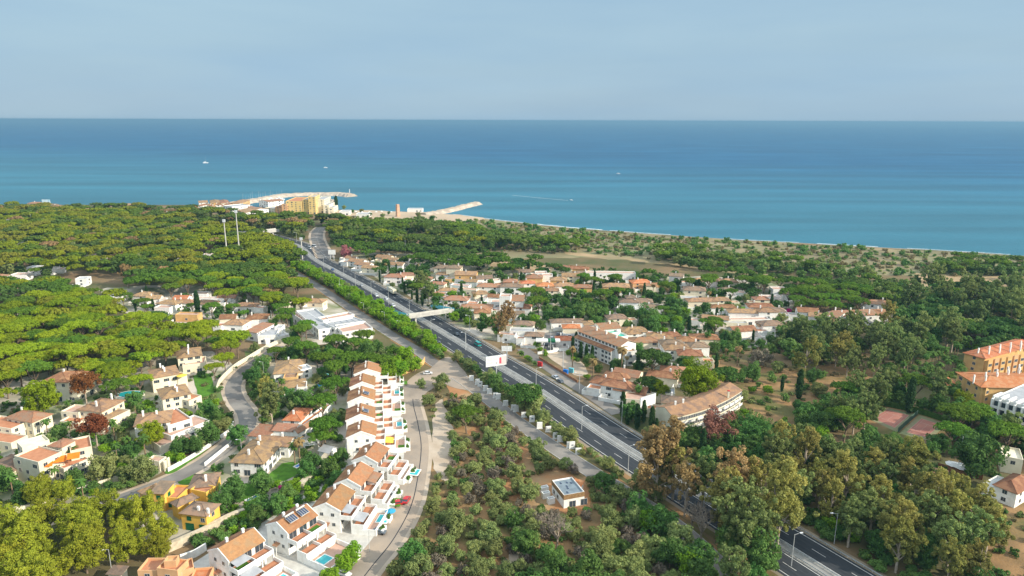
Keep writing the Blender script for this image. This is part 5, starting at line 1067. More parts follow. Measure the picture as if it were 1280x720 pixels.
# ---------------------------------------------------------------- parasols, bins, signs
def parasol(x, y, m, label, r=1.7, h=2.4, grp=None, z=0):
    c = G(x, y, z+h); e = empty('parasol', (c.x, c.y, z)); tag(e, label, 'parasol', grp); s = MB(); s.tube((0,0,0), (0,0,h), .05, .05, 5); s.build('pole', M['frame'], e); s = MB(); s.tube((0,0,h-.5), (0,0,h+.1), r, .08, 8); s.build('canopy', M[m], e)
parasol(488, 637, 'tealcloth' if 'tealcloth' in M else 'bluecloth', 'small blue parasol on the pavement by the parked red cars'); parasol(407, 467, 'tealrail', 'turquoise parasol beside the brown roofed villa garden', 1.8); parasol(227, 468, 'yellowcloth', 'yellow parasol on the upper cream villa terrace', 2.3, 2.6, z=4.6)
for i, (x, y) in enumerate([(1192,578.5),(1203,582.5),(1212,585),(1217,581),(1200,580)]): parasol(x, y, 'frame_white', 'large pale parasol on the terrace at the lower right', 2.6, 2.8, 'pale parasols on the lower right terrace')
parasol(231, 549, 'orange', 'orange parasol on the terrace above the magenta bush', 2.2, 2.6); parasol(227,557,'orange','smaller orange parasol beside the magenta bush',1.6,2.4)
for x, y, m, lb in [(707,468,'bluecloth','bright blue waste container beside the side lane'), (714,466,'tealrail','pale blue display board right of the waste container'), (675,458,'redcloth','red advertising sign in the hedge by the side lane')]:
    c = G(x, y); s = MB(); s.box(-1.2, 1.2, -.5, .5, .25, 2.3); s.box(-1.0, 1.0, -.45, .45, 0, .25); s.box(-1.25, 1.25, -.55, .55, 2.3, 2.45); p = s.build('waste_container' if 'waste' in lb else 'sign_board', M[m], None, (c.x, c.y, 0), R(-30)); tag(p, lb, 'container' if 'waste' in lb else 'sign')
e = empty('petrol_canopy', (*G(686, 436).xy, 0)); tag(e, 'white and green roadside canopy beside the hotel car park', 'canopy'); s = MB(); s.box(-7, 6, -2, 2, 4.4, 5.2, 0); s.build('roof', M['frame_white'], e); s = MB(); s.box(-.5, 3.4, -2.05, 2.05, 4.35, 5.3, 0); s.build('fascia', M['green_sign'] if 'green_sign' in M else M['green_door'], e)
for x in (-5.5, 0, 5):
    s = MB(); s.tube((x, 0, 0), (x, 0, 4.4), .18, .18, 6); s.build('post', M['frame_white'], e)
# pergola and shed by the villa lawn
e = empty('pergola', (*G(381, 566).xy, 0), R(20)); tag(e, 'white open pergola behind the palms near the grey shed', 'pergola'); s = MB()
for x in (0, 5):
    for y in (0, 4): p_ = MB(); p_.box(x, x+.3, y, y+.3, 0, 2.6); p_.build('post', M['white'], e)
for y in (0, 1.3, 2.6, 4): b_ = MB(); b_.box(-.4, 5.7, y, y+.25, 2.6, 2.85); b_.build('beam', M['white'], e)
e = bld('garden_shed', 'small shed with a pale grey roof behind the villa lawn', 'shed', (398,566), 0); W_(e, (399,563), (411,566), (419,559), 2.6, 1.2, roof='gable', wall='white', rm='flat_grey', wins=3)
# ================================================================ vegetation
def bmesh_from(name, V, F, mi, mats):
    me = bpy.data.meshes.new(name); nv, nf = len(V), len(F)
    me.vertices.add(nv); me.vertices.foreach_set('co', np.asarray(V, np.float32).ravel())
    me.loops.add(nf*4); me.loops.foreach_set('vertex_index', np.asarray(F, np.int32).ravel())
    me.polygons.add(nf); me.polygons.foreach_set('loop_start', np.arange(nf, dtype=np.int32)*4)
    me.polygons.foreach_set('material_index', np.asarray(mi, np.int32))
    for m in mats: me.materials.append(m)
    me.update(calc_edges=True); return me
def leaves(rng, C, Rr, n, size, flat=1.0, up=.25, jit=.45, asp=1.0, lo=.72):
    """n leaf quads on each puff (centres C, radii Rr); flat squashes the puffs"""
    C = np.repeat(C, n, 0); Rr = np.repeat(Rr, n)
    d = rng.normal(size=(len(C), 3)); d[:, 2] += up*2*(rng.random(len(C))); d /= np.linalg.norm(d, axis=1)[:, None]
    rad = Rr*rng.uniform(lo, 1.08, len(C)); P = C+d*rad[:, None]*np.array([1, 1, flat])
    nrm = d+rng.normal(size=d.shape)*jit; nrm /= np.linalg.norm(nrm, axis=1)[:, None]
    t = rng.normal(size=d.shape); u = np.cross(nrm, t); u /= np.linalg.norm(u, axis=1)[:, None]; v = np.cross(nrm, u)
    s = size*rng.uniform(.6, 1.3, len(C))[:, None]*.5
    V = np.stack([P-u*s-v*s*asp, P+u*s-v*s*asp, P+u*s*.8+v*s*asp, P-u*s*.8+v*s*asp], 1).reshape(-1, 3)
    return V, np.arange(len(V)).reshape(-1, 4)
def tubes(L_, k=5):
    V, F = [], []
    for a, b, r0, r1 in L_:
        a, b = np.array(a, float), np.array(b, float); d = b-a; d /= np.linalg.norm(d)+1e-9
        u = np.cross(d, [0, 0, 1] if abs(d[2]) < .9 else [1, 0, 0]); u /= np.linalg.norm(u); w_ = np.cross(d, u); n = len(V)
        for c, r in ((a, r0), (b, r1)):
            for i in range(k): t = 2*math.pi*i/k; V.append(c+(u*math.cos(t)+w_*math.sin(t))*r)
        for i in range(k): j = (i+1) % k; F.append((n+i, n+j, n+k+j, n+k+i))
    return np.array(V), np.array(F)
def crown_pine(rng, Rr=7.5, top=13.5, thick=3.2, puffs=46, n=70, size=.55, jit=.38):
    a = rng.random(puffs)*2*math.pi; r = np.sqrt(rng.random(puffs))*Rr*.9; sq = rng.uniform(.75, 1.1, puffs)
    lob = 1+.16*np.sin(a*3+rng.random()*6)+.1*np.sin(a*5+rng.random()*6); r = r*lob
    z = top-thick+thick*.75*np.sqrt(np.clip(1-(r/(Rr*1.15))**2, 0, 1))+rng.uniform(-.35, .35, puffs)
    C = np.stack([r*np.cos(a), r*np.sin(a), z], 1)
    return leaves(rng, C, 1.5*sq*Rr/7.5*(46/max(26, puffs*.75))**.5, n, size, .7, .5, jit)
def limbs_pine(rng, Rr, top, thick, hb):
    L_ = [((0, 0, -.3), (rng.uniform(-.4, .4), rng.uniform(-.4, .4), hb), .42, .30)]; b = L_[0][1]
    for i in range(7):
        a = i*.9+rng.random(); q = (b[0]+math.cos(a)*Rr*.28, b[1]+math.sin(a)*Rr*.28, hb+(top-thick-hb)*.65); L_.append((b, q, .24, .15))
        L_.append((q, (math.cos(a)*Rr*.6, math.sin(a)*Rr*.6, top-thick+.6), .15, .06)); L_.append((q, (math.cos(a+.6)*Rr*.45, math.sin(a+.6)*Rr*.45, top-thick+.9), .12, .05))
    return tubes(L_)
def crown_round(rng, Rr=4.5, cz=5.0, hz=3.6, puffs=34, n=70, size=.5, pr=1.5, inner=.45, up=.25):
    d = rng.normal(size=(puffs, 3)); d /= np.linalg.norm(d, axis=1)[:, None]; s = rng.uniform(inner, 1, puffs)[:, None]
    lob = 1+.22*np.sin(3*np.arctan2(d[:, 1:2], d[:, 0:1])+rng.random()*6)
    C = d*s*lob*np.array([Rr-pr*.6, Rr-pr*.6, hz-pr*.4])+np.array([0, 0, cz]); C[:, 2] = np.maximum(C[:, 2], .6)
    return leaves(rng, C, pr*rng.uniform(.65, 1.25, puffs), n, size, .9, up)
def limbs_round(rng, Rr, cz, hz, r0=.25, k=6):
    hb = max(.4, cz-hz*.75); b = (0, 0, hb); L_ = [((0, 0, -.3), b, r0, r0*.8)]
    for i in range(k):
        a = i*2*math.pi/k+rng.random(); e1 = (math.cos(a)*Rr*.4, math.sin(a)*Rr*.4, cz+rng.uniform(-.2, .3)*hz); L_.append((b, e1, r0*.55, r0*.25)); L_.append((e1, (math.cos(a+.3)*Rr*.7, math.sin(a+.3)*Rr*.7, cz+rng.uniform(0, .5)*hz), r0*.25, r0*.1))
    return tubes(L_)
def crown_euc(rng, Rr=5.5, top=17, puffs=46, n=60, size=.5):
    k = 9; a = rng.random(k)*6.28; r = np.sqrt(rng.random(k))*Rr*.75; z = rng.uniform(top*.38, top*.93, k); r *= np.sqrt(np.clip(1.15-np.abs(z/top-.62)*1.7, .1, 1))
    K_ = np.stack([r*np.cos(a), r*np.sin(a), z], 1); K_[0] = (0, 0, top*.93); i = rng.integers(0, k, puffs)
    C = K_[i]+rng.normal(size=(puffs, 3))*np.array([1.3, 1.3, 1.5]); V, F = leaves(rng, C, .72*rng.uniform(.6, 1.3, puffs), n, size, 1.1, .1, .7, 1.3)
    return V, F, K_
def combine(parts):
    V, F, mi = [], [], []; n = 0
    for (v, f), m in parts: V.append(v); F.append(f+n); mi += [m]*len(f); n += len(v)
    return np.concatenate(V), np.concatenate(F), mi
KIND = {}
def make_kind(key, nvar, fn, lm, bm_='bark'):
    """fn(rng) -> crown (V,F), limbs (V,F)"""
    out = []
    for i in range(nvar):
        rng = np.random.default_rng(hash_(key)+i); c, t = fn(rng)
        mats = [M[lm], M[bm_]]
        crown = bmesh_from('crown', c[0], c[1], [0]*len(c[1]), [M[lm]]); trunk = bmesh_from('trunk', t[0], t[1], [0]*len(t[1]), [M[bm_]])
        V, F, mi = combine([(c, 0), (t, 1)]); whole = bmesh_from('tree', V, F, mi, mats); out.append((crown, trunk, whole))
    KIND[key] = out
def hash_(s): return sum(ord(c)*(i+3) for i, c in enumerate(s))
def f_pine(Rr=7.5, top=13.5, th=3.2, puffs=62, n=90, size=.4, hb=5.5): return lambda rng: (crown_pine(rng, Rr, top, th, puffs, n, size), limbs_pine(rng, Rr, top, th, hb))
def f_round(Rr, cz, hz, puffs, n, size, pr, r0=.25, inner=.45): return lambda rng: (crown_round(rng, Rr, cz, hz, puffs, n, size, pr, inner), limbs_round(rng, Rr, cz, hz, r0))
def f_euc(Rr, top, puffs, n, size):
    def g(rng):
        V, F, K_ = crown_euc(rng, Rr, top, puffs, n, size); L_ = [((0, 0, -.3), (0, 0, top*.35), .42, .32), ((0, 0, top*.35), (.3, .2, top*.8), .3, .1)]
        for q in K_: L_.append(((0, 0, max(top*.25, q[2]*.55)), q, .2, .07))
        return (V, F), tubes(L_)
    return g
def f_cyp(rng):
    z = np.linspace(1, 11, 26); C = np.stack([rng.normal(size=26)*.12, rng.normal(size=26)*.12, z], 1); r = 1.05*np.sin(np.clip((z+1)/12.6, 0, 1)*math.pi)**.6+.15
    return leaves(rng, C, r, 75, .35, 1.0, .4, .4, 1.6), tubes([((0, 0, -.3), (0, 0, 2), .2, .15)])
def f_palm(h, nf=26, fl=2.9, dry=False):
    def g(rng):
        V, F = [], []
        for i in range(nf):
            a = i*2.4+rng.random()*.3; el = rng.uniform(-.5, 1.2); L = fl*rng.uniform(.8, 1.1); p = np.array([0, 0, h]); seg = 5; wd = .42
            side = np.array([-math.sin(a), math.cos(a), 0]); pts = [p]
            for s in range(seg): e_ = el-s*.45; p = p+np.array([math.cos(a)*math.cos(e_), math.sin(a)*math.cos(e_), math.sin(e_)])*L/seg; pts.append(p)
            for s in range(seg):
                w0 = wd*math.sin(math.pi*(s+.25)/(seg+.6)); w1 = wd*math.sin(math.pi*(s+1.25)/(seg+.6)); dr = np.array([0, 0, -.18])
                for sg in (-1, 1): n = len(V); V += [pts[s], pts[s]+side*sg*w0+dr*(w0/wd), pts[s+1]+side*sg*w1+dr*(w1/wd), pts[s+1]]; F.append((n, n+1, n+2, n+3))
        return (np.array(V), np.array(F)), tubes([((0, 0, -.3), (0, 0, h*.5), .27, .2), ((0, 0, h*.5), (0, 0, h), .2, .19)], 6)
    return g
def f_dead(rng):
    L_ = [((0, 0, -.3), (0, 0, 2.2), .28, .22)]; st = [((0, 0, 2.2), .2, 0)]
    while st:
        p, r, d = st.pop()
        if d > 3: continue
        for i in range(3 if d else 5):
            v = rng.normal(size=3); v[2] = abs(v[2])+.5; v /= np.linalg.norm(v); q = np.array(p)+v*(2.3-.35*d); L_.append((p, q, r, r*.6)); st.append((tuple(q), r*.6, d+1))
    t = tubes(L_[1:], 4); return t, tubes(L_[:1])
make_kind('pine', 4, f_pine(), 'l_pine'); make_kind('pineg', 3, f_pine(7, 12.5, 3.4, 60, 85, .4, 4.5), 'l_pineg'); make_kind('pined', 2, f_pine(6.5, 9.5, 4.2, 50, 70, .5, 3), 'l_pined')
make_kind('pinebrown', 1, f_pine(7, 12.5, 3.0, 36, 50, .5), 'l_tan'); make_kind('pinebig', 2, f_round(6.6, 8.0, 5.4, 95, 120, .34, 1.35, .35), 'l_pine')
make_kind('aleppo', 3, f_round(6.0, 7.2, 5.2, 110, 110, .3, 1.15, .35), 'l_aleppo'); make_kind('dead', 2, f_round(5.3, 9.4, 3.3, 80, 90, .3, 1.2, .3), 'l_dead', 'palebark')
make_kind('broad', 4, f_round(4.6, 4.8, 4.0, 52, 95, .36, 1.25), 'l_broad'); make_kind('bright', 3, f_round(3.8, 4.2, 3.4, 50, 85, .34, 1.05), 'l_bright'); make_kind('brightlow', 2, f_round(2.3, 1.9, 1.7, 24, 60, .34, .8, .1), 'l_bright')
make_kind('olive', 4, f_round(3.8, 3.2, 2.9, 54, 90, .29, .95, .18), 'l_olive'); make_kind('bush', 4, f_round(2.2, 1.4, 1.4, 22, 60, .32, .85, .1), 'l_olive'); make_kind('gbush', 3, f_round(2.4, 1.5, 1.5, 22, 60, .34, .9, .1), 'l_broad')
make_kind('greybush', 2, f_round(2.8, 2.2, 2.1, 26, 45, .3, .9, .15), 'l_greyb' if 'l_greyb' in M else 'l_olive'); make_kind('euc', 4, f_euc(5.8, 15.5, 110, 80, .32), 'l_euc', 'palebark'); make_kind('eucg', 3, f_euc(6.0, 15, 115, 80, .34), 'l_eucg', 'palebark')
make_kind('euctan', 2, f_euc(5.6, 16, 100, 70, .3), 'l_tan', 'palebark'); make_kind('cyp', 2, f_cyp, 'l_cyp'); make_kind('palm', 3, f_palm(7.5), 'l_palm', 'palmbark'); make_kind('drypalm', 2, f_palm(8.5, 30, 2.4), 'l_palmd', 'palmbark')
make_kind('baretree', 2, f_dead, 'deadwood', 'deadwood'); make_kind('pink', 1, f_round(4.6, 5.6, 4.6, 50, 80, .4, 1.3), 'l_pink'); make_kind('mag', 1, f_round(2.0, 1.4, 1.3, 20, 70, .3, .7, .1), 'l_mag'); make_kind('redtree', 1, f_round(3.2, 4.2, 3.6, 60, 90, .24, .85), 'l_red')
NAMES = dict(pine='umbrella_pine', pineg='umbrella_pine', pined='pine_tree', pinebrown='umbrella_pine', pinebig='pine_tree', aleppo='pine_tree', dead='dead_pine', broad='broadleaf_tree', bright='leafy_tree', brightlow='green_shrub', olive='olive_tree', bush='bush', gbush='bush', greybush='dry_bush', euc='eucalyptus', eucg='eucalyptus', euctan='eucalyptus', cyp='cypress', palm='palm_tree', drypalm='palm_tree', baretree='bare_tree', pink='blossoming_tree', mag='bougainvillea', redtree='red_tree')
CATS = {'pine_tree': 'pine tree', 'umbrella_pine': 'pine tree', 'dead_pine': 'dead tree', 'bare_tree': 'dead tree', 'bush': 'bush', 'green_shrub': 'bush', 'dry_bush': 'bush', 'cypress': 'cypress', 'palm_tree': 'palm tree', 'bougainvillea': 'flowering bush'}
R0 = dict(pine=7.5, pineg=7, pined=6.5, pinebrown=7, pinebig=6.6, aleppo=6.0, dead=5.2, broad=4.6, bright=3.8, brightlow=2.3, olive=3.8, bush=2.2, gbush=2.4, greybush=2.8, euc=5.8, eucg=6, euctan=5.6, cyp=1.2, palm=2.6, drypalm=2.2, baretree=3.5, pink=4.6, mag=2, redtree=3.2)
trnd = random.Random(77); TREES = []; TP = []
def plant(kind, x, y, s, label, group=None, parts=True, zs=1.0, z=0.0):
    v = KIND[kind][trnd.randrange(len(KIND[kind]))]; rz = trnd.uniform(0, 6.28); sc = (s, s, s*zs); nm = NAMES[kind]
    if parts:
        e = empty(nm, (x, y, z), rz); e.scale = sc; inst('trunk', v[1], e); inst('crown', v[0], e)
    else: e = inst(nm, v[2], None, (x, y, z), rz, sc)
    tag(e, label, CATS.get(nm, 'tree'), group); TREES.append((kind, e)); TP.append((x, y, R0[kind]*s)); return e
def tree(kind, px, py, diam, label, hc=None, group=None, zs=1.0):
    """px, py: middle of the crown in the photograph"""
    s = diam/(2*R0[kind]); ch = {'pine': 11.8, 'pineg': 10.8, 'pined': 7.5, 'pinebrown': 11, 'pinebig': 8, 'dead': 10, 'broad': 5, 'bright': 4.4, 'brightlow': 2, 'olive': 3.3, 'bush': 1.5, 'gbush': 1.6, 'greybush': 2.2, 'euc': 9, 'eucg': 9, 'euctan': 9.5, 'cyp': 6, 'palm': 7.6, 'drypalm': 8, 'baretree': 5, 'pink': 5.6, 'mag': 1.4, 'redtree': 4.2}[kind]*s*zs
    p = G(px, py, ch); return plant(kind, p.x, p.y, s, label, group, True, zs)
def inside(poly, x, y):
    c = False; j = len(poly)-1
    for i in range(len(poly)):
        if (poly[i].y > y) != (poly[j].y > y) and x < (poly[j].x-poly[i].x)*(y-poly[i].y)/(poly[j].y-poly[i].y)+poly[i].x: c = not c
        j = i
    return c
ROADS = [(HW, 12.5), (SR, 3.9), (LS, 6.0), (RS, 4.6), (SL, 5), (EXR, 9)]
RPT = []
for P, w0 in ROADS:
    for i in range(len(P)-1):
        k = max(1, int((P[i+1]-P[i]).length/3))
        for j in range(k): q = P[i].lerp(P[i+1], j/k); RPT.append((q.x, q.y, w0))
RPT = np.array(RPT)
KEEP = [pxs(L_) for L_ in ([(682,440),(700,440),(735,465),(725,476),(700,462)], [(676,412),(722,412),(728,434),(700,440),(676,436)], [(545,500),(556,498),(568,560),(560,590),(545,590),(538,545)], [(660,600),(690,585),(712,590),(735,605),(735,632),(700,636),(668,622)], [(640,560),(660,556),(672,575),(655,582)],
    [(333,598),(352,578),(376,577),(378,590),(352,604)], [(288,630),(308,602),(338,612),(304,632)], [(1080,523),(1104,505),(1190,527),(1162,556),(1120,545)], [(1205,500),(1228,486),(1290,478),(1295,528),(1246,520),(1240,505)], [(505,475),(528,470),(560,446),(592,468),(600,489),(560,485),(520,500)], [(430,690),(480,640),(505,610),(520,640),(490,680),(440,730)])]
HGT = dict(pine=12, pineg=11, pined=9, pinebrown=11, pinebig=11, aleppo=11, broad=8, bright=7, brightlow=3, olive=5.5, bush=2.5, gbush=2.6, greybush=4, euc=15, eucg=14, euctan=15, cyp=11, palm=8, drypalm=9)
SOFT = []
def blocked(x, y, r, front=0.0, kh=6.0):
    h_ = min(kh, 30); k2 = CAMH/(CAMH-h_); k1 = CAMH/(CAMH-h_*.5); L0 = math.hypot(x, y); front = max(front, L0*(CAMH/(CAMH-h_*.22)-1))
    d = np.hypot(RPT[:, 0]-x, RPT[:, 1]-y)-RPT[:, 2]
    if d.min() < r*.62: return True
    for o, u, v, W, D, m in BLOCK:
        rx, ry = x-o.x, y-o.y; a = rx*u.x+ry*u.y; b = rx*v.x+ry*v.y; q = m+r*.55
        if -q < a < W+q and -q < b < D+q: return True
        if front and m > .5:      # keep the side that faces the camera open
            L_ = math.hypot(x, y); k = (L_+front)/L_; rx, ry = x*k-o.x, y*k-o.y; a = rx*u.x+ry*u.y; b = rx*v.x+ry*v.y
            if -r*.3 < a < W+r*.3 and -r*.3 < b < D+r*.3: return True
    for P in SOFT:
        if inside(P, x, y): return True
    for P in KEEP:
        if inside(P, x, y) or inside(P, x*k1, y*k1) or inside(P, x*k2, y*k2): return True
    return False
for L_ in ([(706,315),(760,319.5),(830,327),(905,338.5),(985,344),(1060,350),(1140,354),(1230,352.5),(1300,354),(1300,357.5),(1220,356),(1120,359),(1010,350.5),(930,344),(850,332.5),(780,325),(712,318.5)], [(1145,342),(1200,346),(1290,345),(1290,352),(1200,353),(1150,350)],
    [(508,296),(522,295),(540,300),(530,307),(512,304)], [(540,299),(562,298),(570,304),(552,308)], [(578,304),(600,303),(612,309),(590,311)]): SOFT.append(pxs(L_))
def scatter(poly, kinds, space, seed, label, group, smin=.8, smax=1.15, hz=0.0, cap=999, parts=True, front=0.0, dens=1.0, tries=14, ov=.62):
    P = pxs(poly, hz); x0, x1 = min(p.x for p in P), max(p.x for p in P); y0, y1 = min(p.y for p in P), max(p.y for p in P)
    rnd = random.Random(seed); n = int((x1-x0)*(y1-y0)/(space*space)*tries*dens); c = 0; T = [t for t in TP]; arr = [(t[0], t[1], t[2]) for t in T if x0-12 < t[0] < x1+12 and y0-12 < t[1] < y1+12]
    grid = {}
    for t in arr: grid.setdefault((int(t[0]//20), int(t[1]//20)), []).append(t)
    ks = [k for k, w0 in kinds for _ in range(w0)]
    for _ in range(n):
        if c >= cap: break
        x, y = rnd.uniform(x0, x1), rnd.uniform(y0, y1)
        if not inside(P, x, y): continue
        k = rnd.choice(ks); s = rnd.uniform(smin, smax); r = R0[k]*s; bad = False
        gx, gy = int(x//20), int(y//20)
        for a in (-1, 0, 1):
            for b in (-1, 0, 1):
                for t in grid.get((gx+a, gy+b), ()):
                    if math.hypot(t[0]-x, t[1]-y) < max(space*.8, (t[2]+r)*ov): bad = True; break
                if bad: break
            if bad: break
        if bad or blocked(x, y, r, front, HGT.get(k, 5)*s): continue
        fam = NAMES[k]
        lb = label.get(k, label['*']) if isinstance(label, dict) else label
        plant(k, x, y, s, lb.replace('@', {'umbrella_pine': 'umbrella pine', 'olive_tree': 'olive tree', 'broadleaf_tree': 'dark broadleaf tree', 'palm_tree': 'palm tree', 'leafy_tree': 'bright green leafy tree', 'dry_bush': 'greyish dry bush', 'bush': 'low green bush', 'pine_tree': 'dense pine tree', 'eucalyptus': 'tall eucalyptus', 'green_shrub': 'bright green shrub', 'bare_tree': 'bare grey tree'}.get(fam, fam.replace('_', ' '))), NAMES[k].replace('_', ' ')+'s '+group, parts)
        grid.setdefault((gx, gy), []).append((x, y, r)); c += 1
    print('scatter', group, c); return c
# ---- trees one can point at
for a in [('dead',104,475,13,'large rust brown dead pine in front of the half hidden cream villa'),('dead',117,526,12,'rust brown dead pine with bare forked trunks above the stepped apartments'),
 ('pinebig',52,495,17,'yellow green pine at the left edge before the blank villa wall'),('pinebig',190,541,11,'yellow green pine standing before the lowest cream villa'),('pine',173,474,11,'lone umbrella pine with a visible forked trunk above the round pool'),('pine',267,458,9,'small umbrella pine on the verge beside the curving white wall'),
 ('broad',296,542,9,'round dark tree on the bend of the residential street'),('broad',273,628,8,'dark round tree beside the yellow villa wall'),('olive',174,585,11,'grey green round tree above the street beside the gate lodge'),('olive',128,585,12,'broad olive tree below the orange awnings'),
 ('eucg',338,504,13,'tall feathery monkey puzzle tree by the street bend'),('euc',332,486,8,'thin conifer beside the tall feathery tree'),('pineg',402,500,13,'dense green pine between the blue fenced pool and the white row'),('pineg',418,478,13,'dense green pine behind the turquoise parasol'),('pineg',420,456,12,'green pine above the top of the white row'),('pineg',406,531,13,'green pine beside the sixth townhouse'),('pineg',399,545,10,'smaller green pine left of the sixth townhouse'),
 ('broad',378,497,9,'dark leafy tree beside the blue fenced pool'),('broad',367,499,7,'dark leafy tree left of the blue fenced pool'),('pineg',438,446,14,'wide green umbrella pine just above the white row'),('broad',458,438,11,'round leafy tree below the club building'),('olive',477,446,9,'grey green tree below the club building'),
 ('bright',492,452,10,'bright green tree at the bend above the peach wall'),('bright',505,443,10,'bright green tree nearest the junction above the peach wall'),('bright',483,462,10,'bright green tree beside the last townhouse'),('bright',518,454,8,'bright green tree behind the end of the peach wall'),('bright',500,460,9,'bright green tree leaning over the peach wall'),
 ('bright',441,690,6,'round bright green tree on the pavement by the pool yard'),('bright',432,700,6.2,'round bright green tree nearest the white pool yard wall'),('bright',413,719,6,'round bright green tree at the very bottom by the white car'),
 ('olive',527,479,5.5,'small round tree on the sandy street mouth'),('olive',552,474,8,'round olive tree on the island by the parked white car'),('olive',549,482,6,'smaller olive tree touching the island olive'),('olive',537,499,7,'round olive tree alone beside the pale sandy path'),
 ('pineg',583,515,12,'dense round pine at the head of the dirt lot'),('pined',656,490,16,'broad green pine behind the white panels'),('olive',664,500,13,'dull green tree joined to the broad pine behind the panels'),('olive',700,470,1,''),
 ('pinebig',873,473,20,'huge spreading umbrella pine behind the curved apartment block'),('pined',812,478,12,'dark pine with a bright lower branch beside the low brown roofs'),('pinebig',824,487,9,'bright pine below the dark one beside the low brown roofs'),('pined',817,446,17,'broad dark pine right of the hotel'),('pined',910,468,15,'dark spreading tree right of the huge umbrella pine'),
 ('pink',432,315,11,'pink flowering tree beside the white highway billboard'),('mag',232,555,6,'magenta bougainvillea beside the orange parasol'),('mag',354,612,4,'magenta bougainvillea behind the lower pool hedge'),('redtree',897,533,13,'reddish brown tree in front of the curved apartment block'),('mag',985,389,5,'magenta bush in the green suburb'),('mag',959,391,5,'small magenta bush by the suburb houses'),
 ('baretree',697,660,9,'bare white branched dead tree amid green scrub'),('baretree',878,652,9,'bare pale fallen looking tree beside the lower highway lamp'),('baretree',866,640,8,'bare dry tree on the verge of the lower highway'),
 ('euctan',158,344,11,'tan dried tree standing alone in the left pine wood'),('euctan',632,398,13,'tall sandy coloured tree beside the footbridge village'),('euctan',623,408,10,'shorter sandy tree beside the tall one past the footbridge'),('eucg',528,352,13,'tall grey green tree by the white terraces and lorry'),('eucg',535,365,11,'tall thin tree nearest the seaward end of the footbridge'),
 ('euctan',831,567,17,'tall orange tan tree leaning over the highway'),('euctan',822,585,14,'tan tree below the tallest one at the highway'),('euc',843,590,13,'yellow olive tree beside the tan one at the highway'),
 ('euc',967,627,16,'tall golden eucalyptus right of the highway lamps'),('euc',950,615,13,'golden eucalyptus touching the highway edge'),('euctan',915,600,14,'pale brown eucalyptus over the highway'),('eucg',925,640,15,'dark olive eucalyptus below the golden one'),('euc',975,650,12,'golden eucalyptus lowest beside the highway'),
 ('euc',905,625,14,'yellow olive eucalyptus between the two highway lamps'),('eucg',880,600,12,'grey green eucalyptus hiding the inland carriageway'),('olive',800,600,9,'olive tree at the foot of the tan tree'),('euctan',858,612,11,'dry tan tree between road and highway'),('olive',820,612,8,'dull olive tree on the bank under the tan tree'),('eucg',940,660,14,'dense grey green eucalyptus below the golden ones'),('broad',915,668,10,'dark round tree over the service road end'),('broad',955,690,12,'leafy green tree in front of the golden eucalyptus'),('olive',940,672,12,'dull green tree at the foot of the golden eucalyptus'),('pined',990,525,1,''),
 ('broad',1240,558,1,''),('broad',1222,566,18,'large dense green tree left of the cream framed building'),('pinebig',1203,497,8,'bright round tree above the right tennis court'),('pineg',1219,511,13,'dark green pine in front of the white modern block'),('pineg',1262,537,14,'dark pine below the white modern block at the right edge'),
 ('euc',1010,495,1,''),('cyp',1000,480,3,'small dark cypress in the dry field'),('cyp',1139,493,3.4,'tall cypress above the tennis fence'),('redtree',1044,402,5,'dark red tree in front of the white row house on the right'),
 ('greybush',952,470,1,''),('greybush',951,447,12,'pale grey dry bush beside the dry field palms'),('drypalm',923,436,5,'tall palm with dry skirt standing in the dry field'),('cyp',246,378,3.4,'dark cypress among the villas in the left wood')]:
    if a[3] > 1: tree(a[0], a[1], a[2], a[3], a[4])
for i, (x, y, d, k, lb) in enumerate([(367,556,5,'palm','tall palm left of the pair beside the large white villa'),(373,553,5.4,'drypalm','tall shaggy palm right of the pair beside the white villa'),(144,556,4.4,'palm','left one of two tall palms on the dry slope'),(158,548,4.6,'palm','right one of two tall palms on the dry slope'),(29,569,5,'palm','tall slender palm before the stepped apartments left'),(90,562,5,'palm','palm rising beside the orange awnings'),(12,595,5,'palm','palm at the left edge below the apartments'),(57,526,4.5,'palm','palm between the two left cream villas'),(86,528,4,'palm','small palm beside the balcony of the chimneyed villa'),(352,475,5,'palm','feathery palm beside the brown roofed villa'),
  (778,438,7,'drypalm','shaggy palm at the end wall of the hotel'),(742,452,6,'drypalm','shaggy palm in front of the hotel corner'),(888,523,6,'palm','fan palm before the curved apartment block'),(798,484,5,'palm','palm beside the low brown roofs'),(716,437,5,'drypalm','palm by the hotel car park'),(865,430,6,'eucg',''),(885,417,5,'palm','palm among the suburb houses'),(1137,462,5,'palm','')]):
    if lb: tree(k, x, y, d, lb)
for (x, y) in [(726,437),(733,440),(740.5,442),(720,424),(716,430)]: tree('cyp', x, y, 1.9, 'dark columnar cypress standing against the front of the hotel', group='cypresses along the hotel front')
for i, (x, y, d) in enumerate([(430,259,7),(441,264,6),(452,263,7),(463,268,6),(478,269,7),(486,266,5),(523,268,8),(540,273,9)]): tree('broad' if i % 2 else 'olive', x, y, d, ['low round tree','grey green tree'][i % 2 == 0]+' by the beach near the old watchtower', group='trees by the beach')
tree('cyp', 420, 253, 5, 'dark tall conifer right of the yellow marina block', zs=.8)
for i, (x, y, k, d) in enumerate([(756,602,'broad',8),(776,616,'olive',9),(801,632,'broad',9),(826,649,'broad',10),(851,672,'olive',10),(876,694,'broad',10),(812,650,'bright',7),(862,700,'bright',8),(838,690,'broad',9)]):
    tree(k, x, y, d, {'broad': 'dark broadleaf tree', 'olive': 'olive tree', 'bright': 'bright green leafy tree'}[k]+' leaning over the lower end of the service road', group='trees over the lower service road')
